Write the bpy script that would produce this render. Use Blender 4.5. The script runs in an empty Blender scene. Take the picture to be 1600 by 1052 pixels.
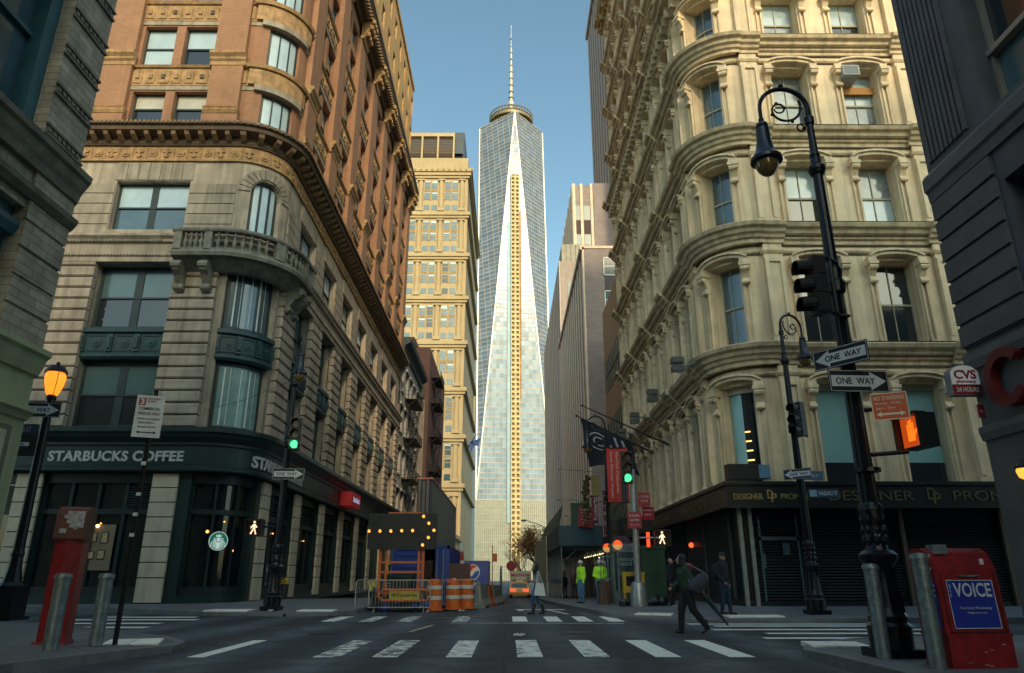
import bpy, bmesh, math, random
from mathutils import Vector, Matrix
random.seed(7)
PI=math.pi; R_=math.radians
S=bpy.context.scene; COL=S.collection
# ---------------------------------------------------------------- materials
MATS={}
def mat(name,col,rough=.75,metal=0,var=.18,vs=1.5,bump=0,bs=30,emit=None,es=1,spec=.5,brick=None,streak=0,alpha=1,coat=0,ior=1.5):
    if name in MATS: return MATS[name]
    m=bpy.data.materials.new(name); m.use_nodes=True; nt=m.node_tree; N=nt.nodes; L=nt.links
    b=N['Principled BSDF']; b.inputs['Roughness'].default_value=rough; b.inputs['Metallic'].default_value=metal
    b.inputs['Specular IOR Level'].default_value=spec; b.inputs['IOR'].default_value=ior
    b.inputs['Coat Weight'].default_value=coat
    b.inputs['Base Color'].default_value=(*col,1)
    if alpha<1: b.inputs['Alpha'].default_value=alpha
    if emit:
        b.inputs['Emission Color'].default_value=(*emit,1); b.inputs['Emission Strength'].default_value=es
    tc=N.new('ShaderNodeTexCoord'); src=None; h=None
    def mixc(fac,a,bb,mode='MIX'):
        x=N.new('ShaderNodeMix'); x.data_type='RGBA'; x.blend_type=mode
        for s_,v in ((0,fac),(6,a),(7,bb)):
            if isinstance(v,(int,float)): x.inputs[s_].default_value=v
            elif isinstance(v,tuple): x.inputs[s_].default_value=(*v,1)
            else: L.new(v,x.inputs[s_])
        return x.outputs[2]
    base=None
    if brick:
        bw,bh,mc,c2=brick
        sp=N.new('ShaderNodeSeparateXYZ'); L.new(tc.outputs['Object'],sp.inputs[0])
        ad=N.new('ShaderNodeMath'); L.new(sp.outputs[0],ad.inputs[0]); L.new(sp.outputs[1],ad.inputs[1])
        cb=N.new('ShaderNodeCombineXYZ'); L.new(ad.outputs[0],cb.inputs[0]); L.new(sp.outputs[2],cb.inputs[1])
        bt=N.new('ShaderNodeTexBrick'); L.new(cb.outputs[0],bt.inputs['Vector'])
        bt.inputs['Scale'].default_value=1; bt.inputs['Brick Width'].default_value=bw; bt.inputs['Row Height'].default_value=bh
        bt.inputs['Mortar Size'].default_value=min(.012,bh*.12); bt.inputs['Color1'].default_value=(*col,1); bt.inputs['Color2'].default_value=(*c2,1)
        bt.inputs['Mortar'].default_value=(*mc,1); base=bt.outputs['Color']; h=bt.outputs['Fac']
    if var>0:
        n=N.new('ShaderNodeTexNoise'); n.inputs['Scale'].default_value=vs; n.inputs['Detail'].default_value=8; n.inputs['Roughness'].default_value=.65
        L.new(tc.outputs['Object'],n.inputs['Vector'])
        r=N.new('ShaderNodeMapRange'); r.inputs[1].default_value=.3; r.inputs[2].default_value=.7; L.new(n.outputs[0],r.inputs[0])
        r.inputs[3].default_value=1-var; r.inputs[4].default_value=1+var*.8
        cc=N.new('ShaderNodeCombineColor')
        for i in range(3): L.new(r.outputs[0],cc.inputs[i])
        base=mixc(1.0,base if base else col,cc.outputs[0],'MULTIPLY')
    if streak>0:
        mp=N.new('ShaderNodeMapping'); mp.inputs['Scale'].default_value=(2.2,2.2,.16); L.new(tc.outputs['Object'],mp.inputs[0])
        n2=N.new('ShaderNodeTexNoise'); n2.inputs['Scale'].default_value=1.6; n2.inputs['Detail'].default_value=6; L.new(mp.outputs[0],n2.inputs['Vector'])
        r2=N.new('ShaderNodeMapRange'); r2.inputs[1].default_value=.46; r2.inputs[2].default_value=.75; r2.inputs[4].default_value=streak; L.new(n2.outputs[0],r2.inputs[0])
        base=mixc(r2.outputs[0],base if base else col,tuple(c*.35 for c in col))
    if base: L.new(base,b.inputs['Base Color'])
    if bump>0:
        bn=N.new('ShaderNodeTexNoise'); bn.inputs['Scale'].default_value=bs; bn.inputs['Detail'].default_value=5; L.new(tc.outputs['Object'],bn.inputs['Vector'])
        bp=N.new('ShaderNodeBump'); bp.inputs['Strength'].default_value=bump; bp.inputs['Distance'].default_value=.02; L.new(bn.outputs[0],bp.inputs['Height'])
        L.new(bp.outputs[0],b.inputs['Normal'])
    MATS[name]=m; return m
# ---------------------------------------------------------------- mesh builder
class MB:
    def __init__(s,tf=None): s.v=[]; s.f=[]; s.m=[]; s.tf=tf
    def add(s,pts,faces,m=0):
        o=len(s.v)
        for p in pts: s.v.append(s.tf(p) if s.tf else tuple(p))
        for f in faces: s.f.append([o+i for i in f]); s.m.append(m)
    def poly(s,pts,m=0): s.add(pts,[list(range(len(pts)))],m)
    def box(s,a,b,m=0):
        (x0,y0,z0),(x1,y1,z1)=a,b
        s.add([(x0,y0,z0),(x1,y0,z0),(x1,y1,z0),(x0,y1,z0),(x0,y0,z1),(x1,y0,z1),(x1,y1,z1),(x0,y1,z1)],
              [(0,3,2,1),(4,5,6,7),(0,1,5,4),(1,2,6,5),(2,3,7,6),(3,0,4,7)],m)
    def cbox(s,c,d,m=0): s.box([c[i]-d[i]/2 for i in range(3)],[c[i]+d[i]/2 for i in range(3)],m)
    def tube(s,pts,rs,n=8,m=0,cap=True,flat=1):
        pts=[Vector(p) for p in pts]
        if not isinstance(rs,(list,tuple)): rs=[rs]*len(pts)
        V=[];F=[]; pu=None
        for i,p in enumerate(pts):
            t=(pts[min(i+1,len(pts)-1)]-pts[max(i-1,0)])
            t=t.normalized() if t.length>1e-9 else Vector((0,0,1))
            if pu is None: pu=t.cross(Vector((0,0,1)) if abs(t.z)<.9 else Vector((0,1,0))).normalized()
            else:
                pu=(pu-t*pu.dot(t)); pu=pu.normalized() if pu.length>1e-6 else t.orthogonal().normalized()
            w=t.cross(pu)
            for k in range(n):
                a=2*PI*k/n; V.append(p+(pu*math.cos(a)+w*math.sin(a)*flat)*rs[i])
        for i in range(len(pts)-1):
            for k in range(n):
                k2=(k+1)%n; F.append((i*n+k,i*n+k2,(i+1)*n+k2,(i+1)*n+k))
        if cap: F.append(tuple(range(n))[::-1]); F.append(tuple((len(pts)-1)*n+k for k in range(n)))
        s.add(V,F,m)
    def lathe(s,c,prof,n=16,m=0,sx=1,sy=1):
        V=[];F=[]
        for r,z in prof:
            for k in range(n):
                a=2*PI*(k+.5)/n; V.append((c[0]+r*sx*math.cos(a),c[1]+r*sy*math.sin(a),c[2]+z))
        for i in range(len(prof)-1):
            for k in range(n):
                k2=(k+1)%n; F.append((i*n+k,i*n+k2,(i+1)*n+k2,(i+1)*n+k))
        F.append(tuple(range(n))[::-1]); F.append(tuple((len(prof)-1)*n+k for k in range(n)))
        s.add(V,F,m)
    def ball(s,c,r,n=12,m=0,rz=None,rx=None,ry=None):
        rz=rz or r; k=max(4,n//2)
        s.lathe(c,[(max(r*math.sin(PI*i/k),.0005),-rz*math.cos(PI*i/k)) for i in range(k+1)],n,m,(rx or r)/r,(ry or r)/r)
    def prism(s,poly,y0,y1,m=0):            # polygon in xz extruded along y
        n=len(poly); s.add([(x,y0,z) for x,z in poly]+[(x,y1,z) for x,z in poly],
            [tuple(range(n)),tuple(range(n,2*n))[::-1]]+[(i,(i+1)%n,n+(i+1)%n,n+i) for i in range(n)],m)
    def prismx(s,poly,x0,x1,m=0):           # polygon in yz extruded along x
        n=len(poly); s.add([(x0,y,z) for y,z in poly]+[(x1,y,z) for y,z in poly],
            [tuple(range(n)),tuple(range(n,2*n))[::-1]]+[(i,(i+1)%n,n+(i+1)%n,n+i) for i in range(n)],m)
    def prismz(s,poly,z0,z1,m=0):
        n=len(poly); s.add([(x,y,z0) for x,y in poly]+[(x,y,z1) for x,y in poly],
            [tuple(range(n))[::-1],tuple(range(n,2*n))]+[(i,(i+1)%n,n+(i+1)%n,n+i) for i in range(n)],m)
    def mesh(s,name,mats,smooth=False):
        me=bpy.data.meshes.new(name); me.from_pydata([tuple(p) for p in s.v],[],s.f)
        for mm in (mats if isinstance(mats,(list,tuple)) else [mats]): me.materials.append(mm)
        me.polygons.foreach_set('material_index',s.m)
        bm=bmesh.new(); bm.from_mesh(me); bmesh.ops.recalc_face_normals(bm,faces=bm.faces[:])
        if smooth:
            for f in bm.faces: f.smooth=True
            for e in bm.edges:
                if len(e.link_faces)==2 and e.calc_face_angle(0)>.6: e.smooth=False
        bm.to_mesh(me); bm.free(); return me
    def build(s,name,mats,parent=None,smooth=False,**kw):
        o=bpy.data.objects.new(name,s.mesh(name,mats,smooth)); COL.objects.link(o)
        if parent is not None: o.parent=parent
        for k,v in kw.items(): o[k]=v
        return o
def build_pieces(mb,name,mats,parent,cap=96,**kw):
    """every marked piece becomes its own part; past the cap the rest is one stuff part"""
    ms=getattr(mb,'marks',[0])+[len(mb.f)]; rest=MB()
    for i in range(len(ms)-1):
        f=mb.f[ms[i]:ms[i+1]]; m=mb.m[ms[i]:ms[i+1]]
        if not f: continue
        ids=sorted(set(q for x in f for q in x)); mp={q:k for k,q in enumerate(ids)}
        t=MB() if i<cap else rest; o=len(t.v)
        t.v+=[mb.v[q] for q in ids]; t.f+=[[mp[q]+o for q in x] for x in f]; t.m+=m
        if i<cap: t.build(name,mats,parent,**kw)
    if rest.f: rest.build('more_'+name,mats,parent,kind='stuff')
def mark(mb):
    if not hasattr(mb,'marks'): mb.marks=[]
    mb.marks.append(len(mb.f))
def thing(name,label,cat,loc=(0,0,0),rz=0,group=None,rx=0,ry=0):
    o=bpy.data.objects.new(name,None); COL.objects.link(o); o.location=loc; o.rotation_euler=(rx,ry,rz)
    o['label']=label; o['category']=cat
    if group: o['group']=group
    return o
def dup(root,loc,rz,label,group=None):
    def cp(o,p):
        c=o.copy(); COL.objects.link(c); c.parent=p
        for ch in [x for x in o.children]: cp(ch,c)
        return c
    r=cp(root,None); r.location=loc; r.rotation_euler=(0,0,rz); r['label']=label
    if group: r['group']=group
    return r
def tag(o,label,cat,group=None):
    o['label']=label; o['category']=cat
    if group: o['group']=group
    return o
# text as mesh in local xz plane facing -y
def text_mb(mb,s,w,cx,cz,h=None,y=0,th=.01,m=0,vert=0,tf=None,bold=0,spacing=1,align='C',shear=0):
    cu=bpy.data.curves.new('t','FONT'); cu.body=s; cu.size=1; cu.extrude=.5; cu.offset=bold; cu.space_character=spacing; cu.resolution_u=3; cu.shear=shear
    ob=bpy.data.objects.new('t',cu); COL.objects.link(ob); dg=bpy.context.evaluated_depsgraph_get(); dg.update()
    me=bpy.data.meshes.new_from_object(ob.evaluated_get(dg))
    xs=[v.co.x for v in me.vertices]; ys=[v.co.y for v in me.vertices]
    if xs:
        x0,x1,y0,y1=min(xs),max(xs),min(ys),max(ys); kx=w/(x1-x0); kz=(h/(y1-y0)) if h else kx
        pts=[]
        for v in me.vertices:
            lx=(v.co.x-(x0+x1)/2)*kx; lz=(v.co.y-(y0+y1)/2)*kz
            if vert==1: lx,lz=-lz,lx
            if vert==-1: lx,lz=lz,-lx
            p=(cx+lx,y+(-th/2 if v.co.z>0 else th/2),cz+lz); pts.append(tf(p) if tf else p)
        mb.add(pts,[tuple(p.vertices) for p in me.polygons],m)
    bpy.data.objects.remove(ob); bpy.data.curves.remove(cu); bpy.data.meshes.remove(me)
# ---------------------------------------------------------------- facades on a path
class Fac:
    """path of straight runs and one quarter arc; s along, z up, d outward (right hand of travel)"""
    def __init__(s,arc_start,t0,R,sgn=1):
        s.p0=Vector(arc_start); s.t0=Vector(t0).normalized(); s.R=R; s.L=R*PI/2; s.sgn=sgn
        # sgn +1: turns left (outward on the right is the convex side)
        s.c=s.p0+Vector((-s.t0.y,s.t0.x))*R
    def base(s,q):
        n0=Vector((s.t0.y,-s.t0.x))
        if q<=0: return s.p0+s.t0*q,n0
        if q>=s.L:
            t1=Vector((-s.t0.y,s.t0.x)); n1=Vector((t1.y,-t1.x)); return s.c+n1*s.R+t1*(q-s.L),n1
        a=q/s.R; n=Vector((n0.x*math.cos(a)-n0.y*math.sin(a),n0.x*math.sin(a)+n0.y*math.cos(a))); return s.c+n*s.R,n
    def P(s,q,z,d=0):
        p,n=s.base(q); p=p+n*d; return (p.x,p.y,z)
    def cuts(s,a,b):
        r=[a]
        if b>0 and a<s.L:
            k=max(1,int(s.L/.22)); 
            for i in range(k+1):
                q=s.L*i/k
                if a+1e-4<q<b-1e-4: r.append(q)
        r.append(b); return r
    def mould(s,mb,a,b,prof,m=0):          # closed profile [(d,z)] swept along s
        cs=s.cuts(a,b); n=len(prof); V=[];F=[]
        for q in cs:
            for d,z in prof: V.append(s.P(q,z,d))
        for i in range(len(cs)-1):
            for k in range(n):
                k2=(k+1)%n; F.append((i*n+k,i*n+k2,(i+1)*n+k2,(i+1)*n+k))
        F.append(tuple(range(n))); F.append(tuple((len(cs)-1)*n+k for k in range(n))[::-1])
        mb.add(V,F,m)
    def box(s,mb,a,b,z0,z1,d0,d1,m=0): s.mould(mb,a,b,[(d0,z0),(d1,z0),(d1,z1),(d0,z1)],m)
    def lathe(s,mb,q,d,prof,n=10,m=0):
        p=s.P(q,0,d); mb.lathe(p,prof,n,m)
    def wall(s,mb,a,b,z0,z1,ops,dep=.3,m=0,mr=None):
        mr=m if mr is None else mr
        ss=sorted(set([round(x,4) for x in [a,b]+[o[0] for o in ops]+[o[1] for o in ops]]+[round(x,4) for x in s.cuts(a,b)]))
        zs=sorted(set([z0,z1]+[o[2] for o in ops]+[o[3] for o in ops]))
        for i in range(len(ss)-1):
            sm=(ss[i]+ss[i+1])/2
            rel=[o for o in ops if o[0]<sm<o[1]]
            run=None
            for j in range(len(zs)-1):
                zm=(zs[j]+zs[j+1])/2; hole=any(o[2]<zm<o[3] for o in rel)
                if not hole and run is None: run=zs[j]
                if run is not None and (hole or j==len(zs)-2):
                    e=zs[j] if hole else zs[j+1]
                    mb.poly([s.P(ss[i],run),s.P(ss[i+1],run),s.P(ss[i+1],e),s.P(ss[i],e)],m); run=None
        for o in ops:
            cs=s.cuts(o[0],o[1])
            mb.poly([s.P(o[0],o[2]),s.P(o[0],o[3]),s.P(o[0],o[3],-dep),s.P(o[0],o[2],-dep)],mr)
            mb.poly([s.P(o[1],o[2]),s.P(o[1],o[3]),s.P(o[1],o[3],-dep),s.P(o[1],o[2],-dep)],mr)
            for i in range(len(cs)-1):
                for z in (o[2],o[3]): mb.poly([s.P(cs[i],z),s.P(cs[i+1],z),s.P(cs[i+1],z,-dep),s.P(cs[i],z,-dep)],mr)
    def sheet(s,mb,a,b,z0,z1,d,m=0):
        cs=s.cuts(a,b)
        for i in range(len(cs)-1): mb.poly([s.P(cs[i],z0,d),s.P(cs[i+1],z0,d),s.P(cs[i+1],z1,d),s.P(cs[i],z1,d)],m)
# glass kinds
G_DARK=mat('glass_dark',(.012,.02,.026),.06,var=.3,vs=.8,spec=.8,ior=1.6)
G_MID=mat('glass_mid',(.05,.1,.125),.07,var=.4,vs=.7,spec=.8,ior=1.7)
G_SKY=mat('glass_blind_sky',(.42,.56,.62),.12,var=.15,vs=.9,spec=.8,ior=1.6)  # pale blue mixes blinds with sky reflection painted into the colour
G_TEAL=mat('glass_shade_teal',(.07,.14,.15),.12,var=.15,vs=.8,spec=.7,ior=1.6)
G_WARM=mat('glass_lit_warm',(.5,.28,.1),.15,emit=(1,.5,.16),es=.35,var=.4,vs=2.5)
G_CRM=mat('glass_blind_cream',(.46,.44,.34),.14,var=.18,vs=1.1,spec=.8,ior=1.6)
G_GRY=mat('glass_curtain_grey',(.2,.24,.26),.1,var=.5,vs=1.8,spec=.8,ior=1.65)
G_PT=mat('glass_pale_teal',(.27,.5,.5),.14,var=.12,vs=.6,spec=.7)
def up_pane(): return random.choice([G_SKY,G_SKY,G_SKY,G_CRM,G_GRY,G_SKY])
def lo_pane(): return random.choice([G_MID,G_MID,G_DARK,G_GRY,G_DARK,G_SKY])
def glass_pick(w): return random.choices([G_DARK,G_MID,G_SKY,G_TEAL],w)[0]
class Windows:
    """counts windows of a building; past 100 they go in one stuff part"""
    def __init__(s,parent,fmat): s.p=parent; s.n=0; s.fm=fmat; s.sf=MB(); s.sg=MB()
    def add(s,F,a,b,z0,z1,d,rail=True,mull=1,upper=None,lower=None,fw=.06,mw=.05,hood=None,name='window',extra=None):
        s.n+=1; over=s.n>96; fr=s.sf if over else MB(); gl=MB()
        F.box(fr,a,a+fw,z0,z1,d,d+.07); F.box(fr,b-fw,b,z0,z1,d,d+.07)
        F.box(fr,a+fw,b-fw,z1-fw,z1,d,d+.07); F.box(fr,a+fw,b-fw,z0,z0+fw*1.3,d,d+.07)
        zm=(z0+z1)/2
        if rail: F.box(fr,a+fw,b-fw,zm-.04,zm+.04,d,d+.09)
        for i in range(mull):
            c=a+(b-a)*(i+1)/(mull+1); F.box(fr,c-mw/2,c+mw/2,z0+fw*1.3,z1-fw,d+.003,d+.063)
        lo=lower or G_DARK; up=upper or lo
        if over:
            F.sheet(s.sg,a,b,z0,zm,d+.02,0); F.sheet(s.sg,a,b,zm,z1,d+.02,1); return None
        F.sheet(gl,a+.01,b-.01,z0+.01,zm,d+.02,0); F.sheet(gl,a+.01,b-.01,zm,z1-.01,d+.02,1)
        o=fr.build(name,s.fm,s.p); gl.build('pane',[lo,up],o)
        if hood: hood[0].build('window_hood',hood[1],o)
        return o
    def done(s):
        if s.n>96:
            s.sf.build('upper_windows',s.fm,s.p,kind='stuff'); s.sg.build('upper_panes',[G_MID,G_SKY],s.p,kind='stuff')
# ================================================================ ground
def gz(y): return 0 if y<30 else -.018*(y-30) if y<170 else -2.52
ASPH=mat('asphalt',(.06,.074,.088),.75,var=.5,vs=1.6,bump=.5,bs=60)
CONC=mat('pavement',(.15,.16,.17),.75,var=.22,vs=1.2,bump=.3,bs=40)
KERB=mat('kerb_stone',(.17,.175,.18),.8,var=.25,vs=3)
WHITE=mat('road_paint',(.88,.88,.8),.7,var=.12,vs=3)
# worn paint: paint breaks up to asphalt
def worn(name,thr):
    m=mat(name,(.6,.6,.56),.75,var=0); nt=m.node_tree; N=nt.nodes; L=nt.links; b=N['Principled BSDF']
    tc=N.new('ShaderNodeTexCoord'); n=N.new('ShaderNodeTexNoise'); n.inputs['Scale'].default_value=3.3; n.inputs['Detail'].default_value=12; n.inputs['Roughness'].default_value=.8
    L.new(tc.outputs['Object'],n.inputs['Vector'])
    r=N.new('ShaderNodeMapRange'); r.inputs[1].default_value=thr; r.inputs[2].default_value=thr+.09; L.new(n.outputs[0],r.inputs[0])
    x=N.new('ShaderNodeMix'); x.data_type='RGBA'; L.new(r.outputs[0],x.inputs[0]); x.inputs[6].default_value=(.85,.85,.78,1); x.inputs[7].default_value=(.075,.08,.09,1)
    L.new(x.outputs[2],b.inputs['Base Color']); return m
PW1=worn('paint_worn_light',.56); PW2=worn('paint_worn_heavy',.5); PW3=worn('paint_worn_very_heavy',.455)
# asphalt patches and cracks
def asphalt_detail():
    m=ASPH; nt=m.node_tree; N=nt.nodes; L=nt.links; b=N['Principled BSDF']
    src=b.inputs['Base Color'].links[0].from_socket
    tc=N.new('ShaderNodeTexCoord'); v=N.new('ShaderNodeTexVoronoi'); v.feature='DISTANCE_TO_EDGE'; v.inputs['Scale'].default_value=.22
    nz=N.new('ShaderNodeTexNoise'); nz.inputs['Scale'].default_value=1.3; nz.inputs['Detail'].default_value=6
    L.new(tc.outputs['Object'],nz.inputs['Vector'])
    va=N.new('ShaderNodeVectorMath'); va.operation='MULTIPLY_ADD'; L.new(nz.outputs['Color'],va.inputs[0]); va.inputs[1].default_value=(1.2,1.2,0); L.new(tc.outputs['Object'],va.inputs[2])
    L.new(va.outputs[0],v.inputs['Vector'])
    r=N.new('ShaderNodeMapRange'); r.inputs[1].default_value=.002; r.inputs[2].default_value=.009; r.inputs[3].default_value=.45; r.inputs[4].default_value=0; L.new(v.outputs['Distance'],r.inputs[0])
    x=N.new('ShaderNodeMix'); x.data_type='RGBA'; L.new(r.outputs[0],x.inputs[0]); L.new(src,x.inputs[6]); x.inputs[7].default_value=(.018,.02,.022,1)
    v2=N.new('ShaderNodeTexVoronoi'); v2.inputs['Scale'].default_value=.13; v2.distance='CHEBYCHEV'; L.new(tc.outputs['Object'],v2.inputs['Vector'])
    r2=N.new('ShaderNodeMapRange'); r2.inputs[3].default_value=.78; r2.inputs[4].default_value=1.28; sc=N.new('ShaderNodeSeparateColor'); L.new(v2.outputs['Color'],sc.inputs[0]); L.new(sc.outputs[0],r2.inputs[0])
    cc=N.new('ShaderNodeCombineColor'); [L.new(r2.outputs[0],cc.inputs[i]) for i in range(3)]
    x2=N.new('ShaderNodeMix'); x2.data_type='RGBA'; x2.blend_type='MULTIPLY'; x2.inputs[0].default_value=1; L.new(x.outputs[2],x2.inputs[6]); L.new(cc.outputs[0],x2.inputs[7])
    sp=N.new('ShaderNodeSeparateXYZ'); L.new(tc.outputs['Object'],sp.inputs[0])
    w1=N.new('ShaderNodeTexWave'); w1.inputs['Scale'].default_value=.16; w1.inputs['Distortion'].default_value=2.5; w1.inputs['Detail'].default_value=3; L.new(tc.outputs['Object'],w1.inputs['Vector'])
    n4=N.new('ShaderNodeTexNoise'); n4.inputs['Scale'].default_value=14; n4.inputs['Detail'].default_value=10; n4.inputs['Roughness'].default_value=.8; L.new(tc.outputs['Object'],n4.inputs['Vector'])
    mm=N.new('ShaderNodeMath'); mm.operation='MULTIPLY'; L.new(w1.outputs['Fac'],mm.inputs[0]); L.new(n4.outputs[0],mm.inputs[1])
    r4=N.new('ShaderNodeMapRange'); r4.inputs[1].default_value=.05; r4.inputs[2].default_value=.6; r4.inputs[3].default_value=.62; r4.inputs[4].default_value=1.75; L.new(mm.outputs[0],r4.inputs[0])
    c4=N.new('ShaderNodeCombineColor'); [L.new(r4.outputs[0],c4.inputs[i]) for i in range(3)]
    x4=N.new('ShaderNodeMix'); x4.data_type='RGBA'; x4.blend_type='MULTIPLY'; x4.inputs[0].default_value=1; L.new(x2.outputs[2],x4.inputs[6]); L.new(c4.outputs[0],x4.inputs[7])
    bt=N.new('ShaderNodeTexBrick'); bt.inputs['Scale'].default_value=1; bt.inputs['Brick Width'].default_value=5.3; bt.inputs['Row Height'].default_value=3.1; bt.offset=.37; bt.inputs['Mortar Size'].default_value=.018; bt.inputs['Color1'].default_value=(1,1,1,1); bt.inputs['Color2'].default_value=(.58,.64,.7,1); bt.inputs['Mortar'].default_value=(.25,.25,.27,1)
    va2=N.new('ShaderNodeVectorMath'); va2.operation='MULTIPLY_ADD'; L.new(nz.outputs['Color'],va2.inputs[0]); va2.inputs[1].default_value=(.12,.12,0); L.new(tc.outputs['Object'],va2.inputs[2]); L.new(va2.outputs[0],bt.inputs['Vector'])
    x5=N.new('ShaderNodeMix'); x5.data_type='RGBA'; x5.blend_type='MULTIPLY'; x5.inputs[0].default_value=1; L.new(x4.outputs[2],x5.inputs[6]); L.new(bt.outputs[0],x5.inputs[7])
    L.new(x5.outputs[2],b.inputs['Base Color'])
asphalt_detail()
def pave_joints():
    m=CONC; nt=m.node_tree; N=nt.nodes; L=nt.links; b=N['Principled BSDF']; src=b.inputs['Base Color'].links[0].from_socket
    tc=N.new('ShaderNodeTexCoord'); bt=N.new('ShaderNodeTexBrick'); bt.offset=0; bt.inputs['Scale'].default_value=1; bt.inputs['Brick Width'].default_value=1.5; bt.inputs['Row Height'].default_value=1.5
    bt.inputs['Mortar Size'].default_value=.012; bt.inputs['Color1'].default_value=(1,1,1,1); bt.inputs['Color2'].default_value=(.86,.87,.88,1); bt.inputs['Mortar'].default_value=(.3,.3,.3,1)
    L.new(tc.outputs['Object'],bt.inputs['Vector'])
    x=N.new('ShaderNodeMix'); x.data_type='RGBA'; x.blend_type='MULTIPLY'; x.inputs[0].default_value=1; L.new(src,x.inputs[6]); L.new(bt.outputs[0],x.inputs[7]); L.new(x.outputs[2],b.inputs['Base Color'])
pave_joints()
mb=MB()
ys=[-120,0,30,60,100,170,300,700,2500]
for i in range(len(ys)-1):
    a,b=ys[i],ys[i+1]
    for x0,x1 in ((-1200,-60),(-60,60),(60,1200)):
        mb.poly([(x0,a,gz(a)),(x1,a,gz(a)),(x1,b,gz(b)),(x0,b,gz(b))])
ROAD=mb.build('road',ASPH); ROAD['kind']='structure'
def stripe(pts,m,nm='crosswalk_stripe',z=.005):
    b=MB(); b.poly([(x,y,gz(y)+z) for x,y in pts]); b.build(nm,m,ROAD)
# near crosswalk, bars run along the street
mats=[PW1,PW3,PW3,PW2,PW2,PW2,PW1,PW1]
xs=[-5.05,-2.95,-2.0,-.8,.36,1.45,2.6,3.8]
for x,m in zip(xs,mats):
    w=.42 if x!=-5.05 else .28
    stripe([(x-w/2,12.5),(x+w/2,12.5),(x+w/2,15.7),(x-w/2,15.7)],m)
for x,m in ((-5.2,PW2),(-4.1,PW3),(-3.0,PW3),(-1.4,PW3),(.35,WHITE),(1.35,PW1),(2.25,PW1),(3.15,WHITE)):
    stripe([(x-.22,21.9),(x+.22,21.9),(x+.22,24.6),(x-.22,24.6)],m)
for y,x0,x1 in ((19.3,-13.6,-9.2),(20.9,-13.6,-9.6),(22.6,-13.2,-9.3),(24.0,-12.9,-9.9)):
    stripe([(x0,y),(x1,y),(x1,y+.5),(x0,y+.5)],PW1)
for y,x0,x1 in ((16.0,5.4,9.4),(17.3,5.9,9.6),(18.5,5.0,10.2),(19.8,5.4,10.6),(20.6,4.9,11)):
    stripe([(x0,y),(x1,y),(x1,y+.35),(x0,y+.35)],PW1)
stripe([(-1.6,21.2),(3.2,21.0),(3.2,21.12),(-1.6,21.32)],PW2,'stop_line')
stripe([(.3,29.3),(2.2,29.3),(2.2,29.75),(.3,29.75)],PW1,'stop_line')
stripe([(.4,28.5),(.55,28.5),(.62,29.3),(.35,29.3)],PW1,'lane_line')
stripe([(2.0,26.0),(2.12,26.0),(1.6,29.3),(1.48,29.3)],PW1,'lane_line')
stripe([(-2.35,18.0),(-2.27,18),(-1.95,20.4),(-2.05,20.4)],mat('plate_edge',(.55,.42,.3),.7),'lane_line')
# manhole covers
IRON=mat('cast_iron',(.05,.05,.055),.55,.4,var=.4,vs=6)
for x,y in ((-1.9,23.7),(-.9,24.3),(1.6,17.8),(-4.2,17.5)):
    b=MB(); b.lathe((x,y,.004),[(.36,0),(.36,.006),(.32,.007),(.3,.004),(.1,.004),(.08,.008)],20); b.build('manhole_cover',IRON,ROAD)
def walk(name,outer,inner,n_out):
    """outer: kerb polyline (x,y,z), inner: building polyline; same count"""
    b=MB()
    for i in range(len(outer)-1):
        o0,o1,i0,i1=outer[i],outer[i+1],inner[i],inner[i+1]
        b.poly([o0,o1,i1,i0],0)
    o=b.build(name,[CONC]); o['kind']='structure'
    k=MB()
    for i in range(len(outer)-1):
        p,q=Vector(outer[i]),Vector(outer[i+1]); t=(q-p); t.z=0; t.normalize(); nn=Vector((t.y,-t.x,0))*n_out
        a=p+nn*.16; c=q+nn*.16
        k.poly([(p.x,p.y,p.z+.006),(q.x,q.y,q.z+.006),(c.x,c.y,q.z+.006),(a.x,a.y,p.z+.006)])
        k.poly([(a.x,a.y,p.z+.006),(c.x,c.y,q.z+.006),(c.x,c.y,q.z-.3),(a.x,a.y,p.z-.3)])
        k.poly([(p.x,p.y,p.z+.006),(a.x,a.y,p.z+.006),(a.x,a.y,p.z-.3),(p.x,p.y,p.z-.3)])
    k.build('kerb',KERB,o)
    return o
def kz(y,h=.15): return gz(y)+h
W1=walk('pavement',[(-6.75,-30,.15),(-6.75,10.4,.15),(-6.2,12.2,.14),(-5.95,13.4,.1),(-6.15,14.3,.08),(-6.9,15.3,.1),(-9.8,17.5,.13),(-13.4,19.9,.15),(-32,26,.15)],
          [(-9,-30,.2),(-9,10,.2),(-9,12,.2),(-9,12.7,.2),(-9.2,12.7,.2),(-9.4,12.7,.2),(-11,12.7,.2),(-14,12.7,.2),(-32,14,.2)],1)
W2=walk('pavement',[(-34,30,.2),(-20,28,.2),(-14,27,.18),(-9.9,25.4,.1),(-7.2,24.7,.08),(-5.9,25,.1),(-5.4,26.5,.14),(-5.4,30,.15),(-5.4,60,kz(60)),(-5.4,170,kz(170))],
          [(-34,34,.34),(-20,30,.34),(-13.3,30,.34),(-12.5,30,.33),(-12,30.3,.32),(-11.5,31,.31),(-11,32,.3),(-11,33,.3),(-11,60,kz(60)),(-11,170,kz(170))],1)
W3=walk('pavement',[(4.9,-30,.15),(4.9,11.2,.15),(5.0,12.6,.1),(5.5,13.8,.08),(6.6,14.5,.12),(9,14.8,.15),(34,15.5,.15)],
          [(8.7,-30,.2),(8.7,10,.2),(8.7,11,.2),(8.7,12,.2),(8.8,12.5,.2),(9.5,12.5,.2),(34,12.7,.2)],-1)
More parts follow.
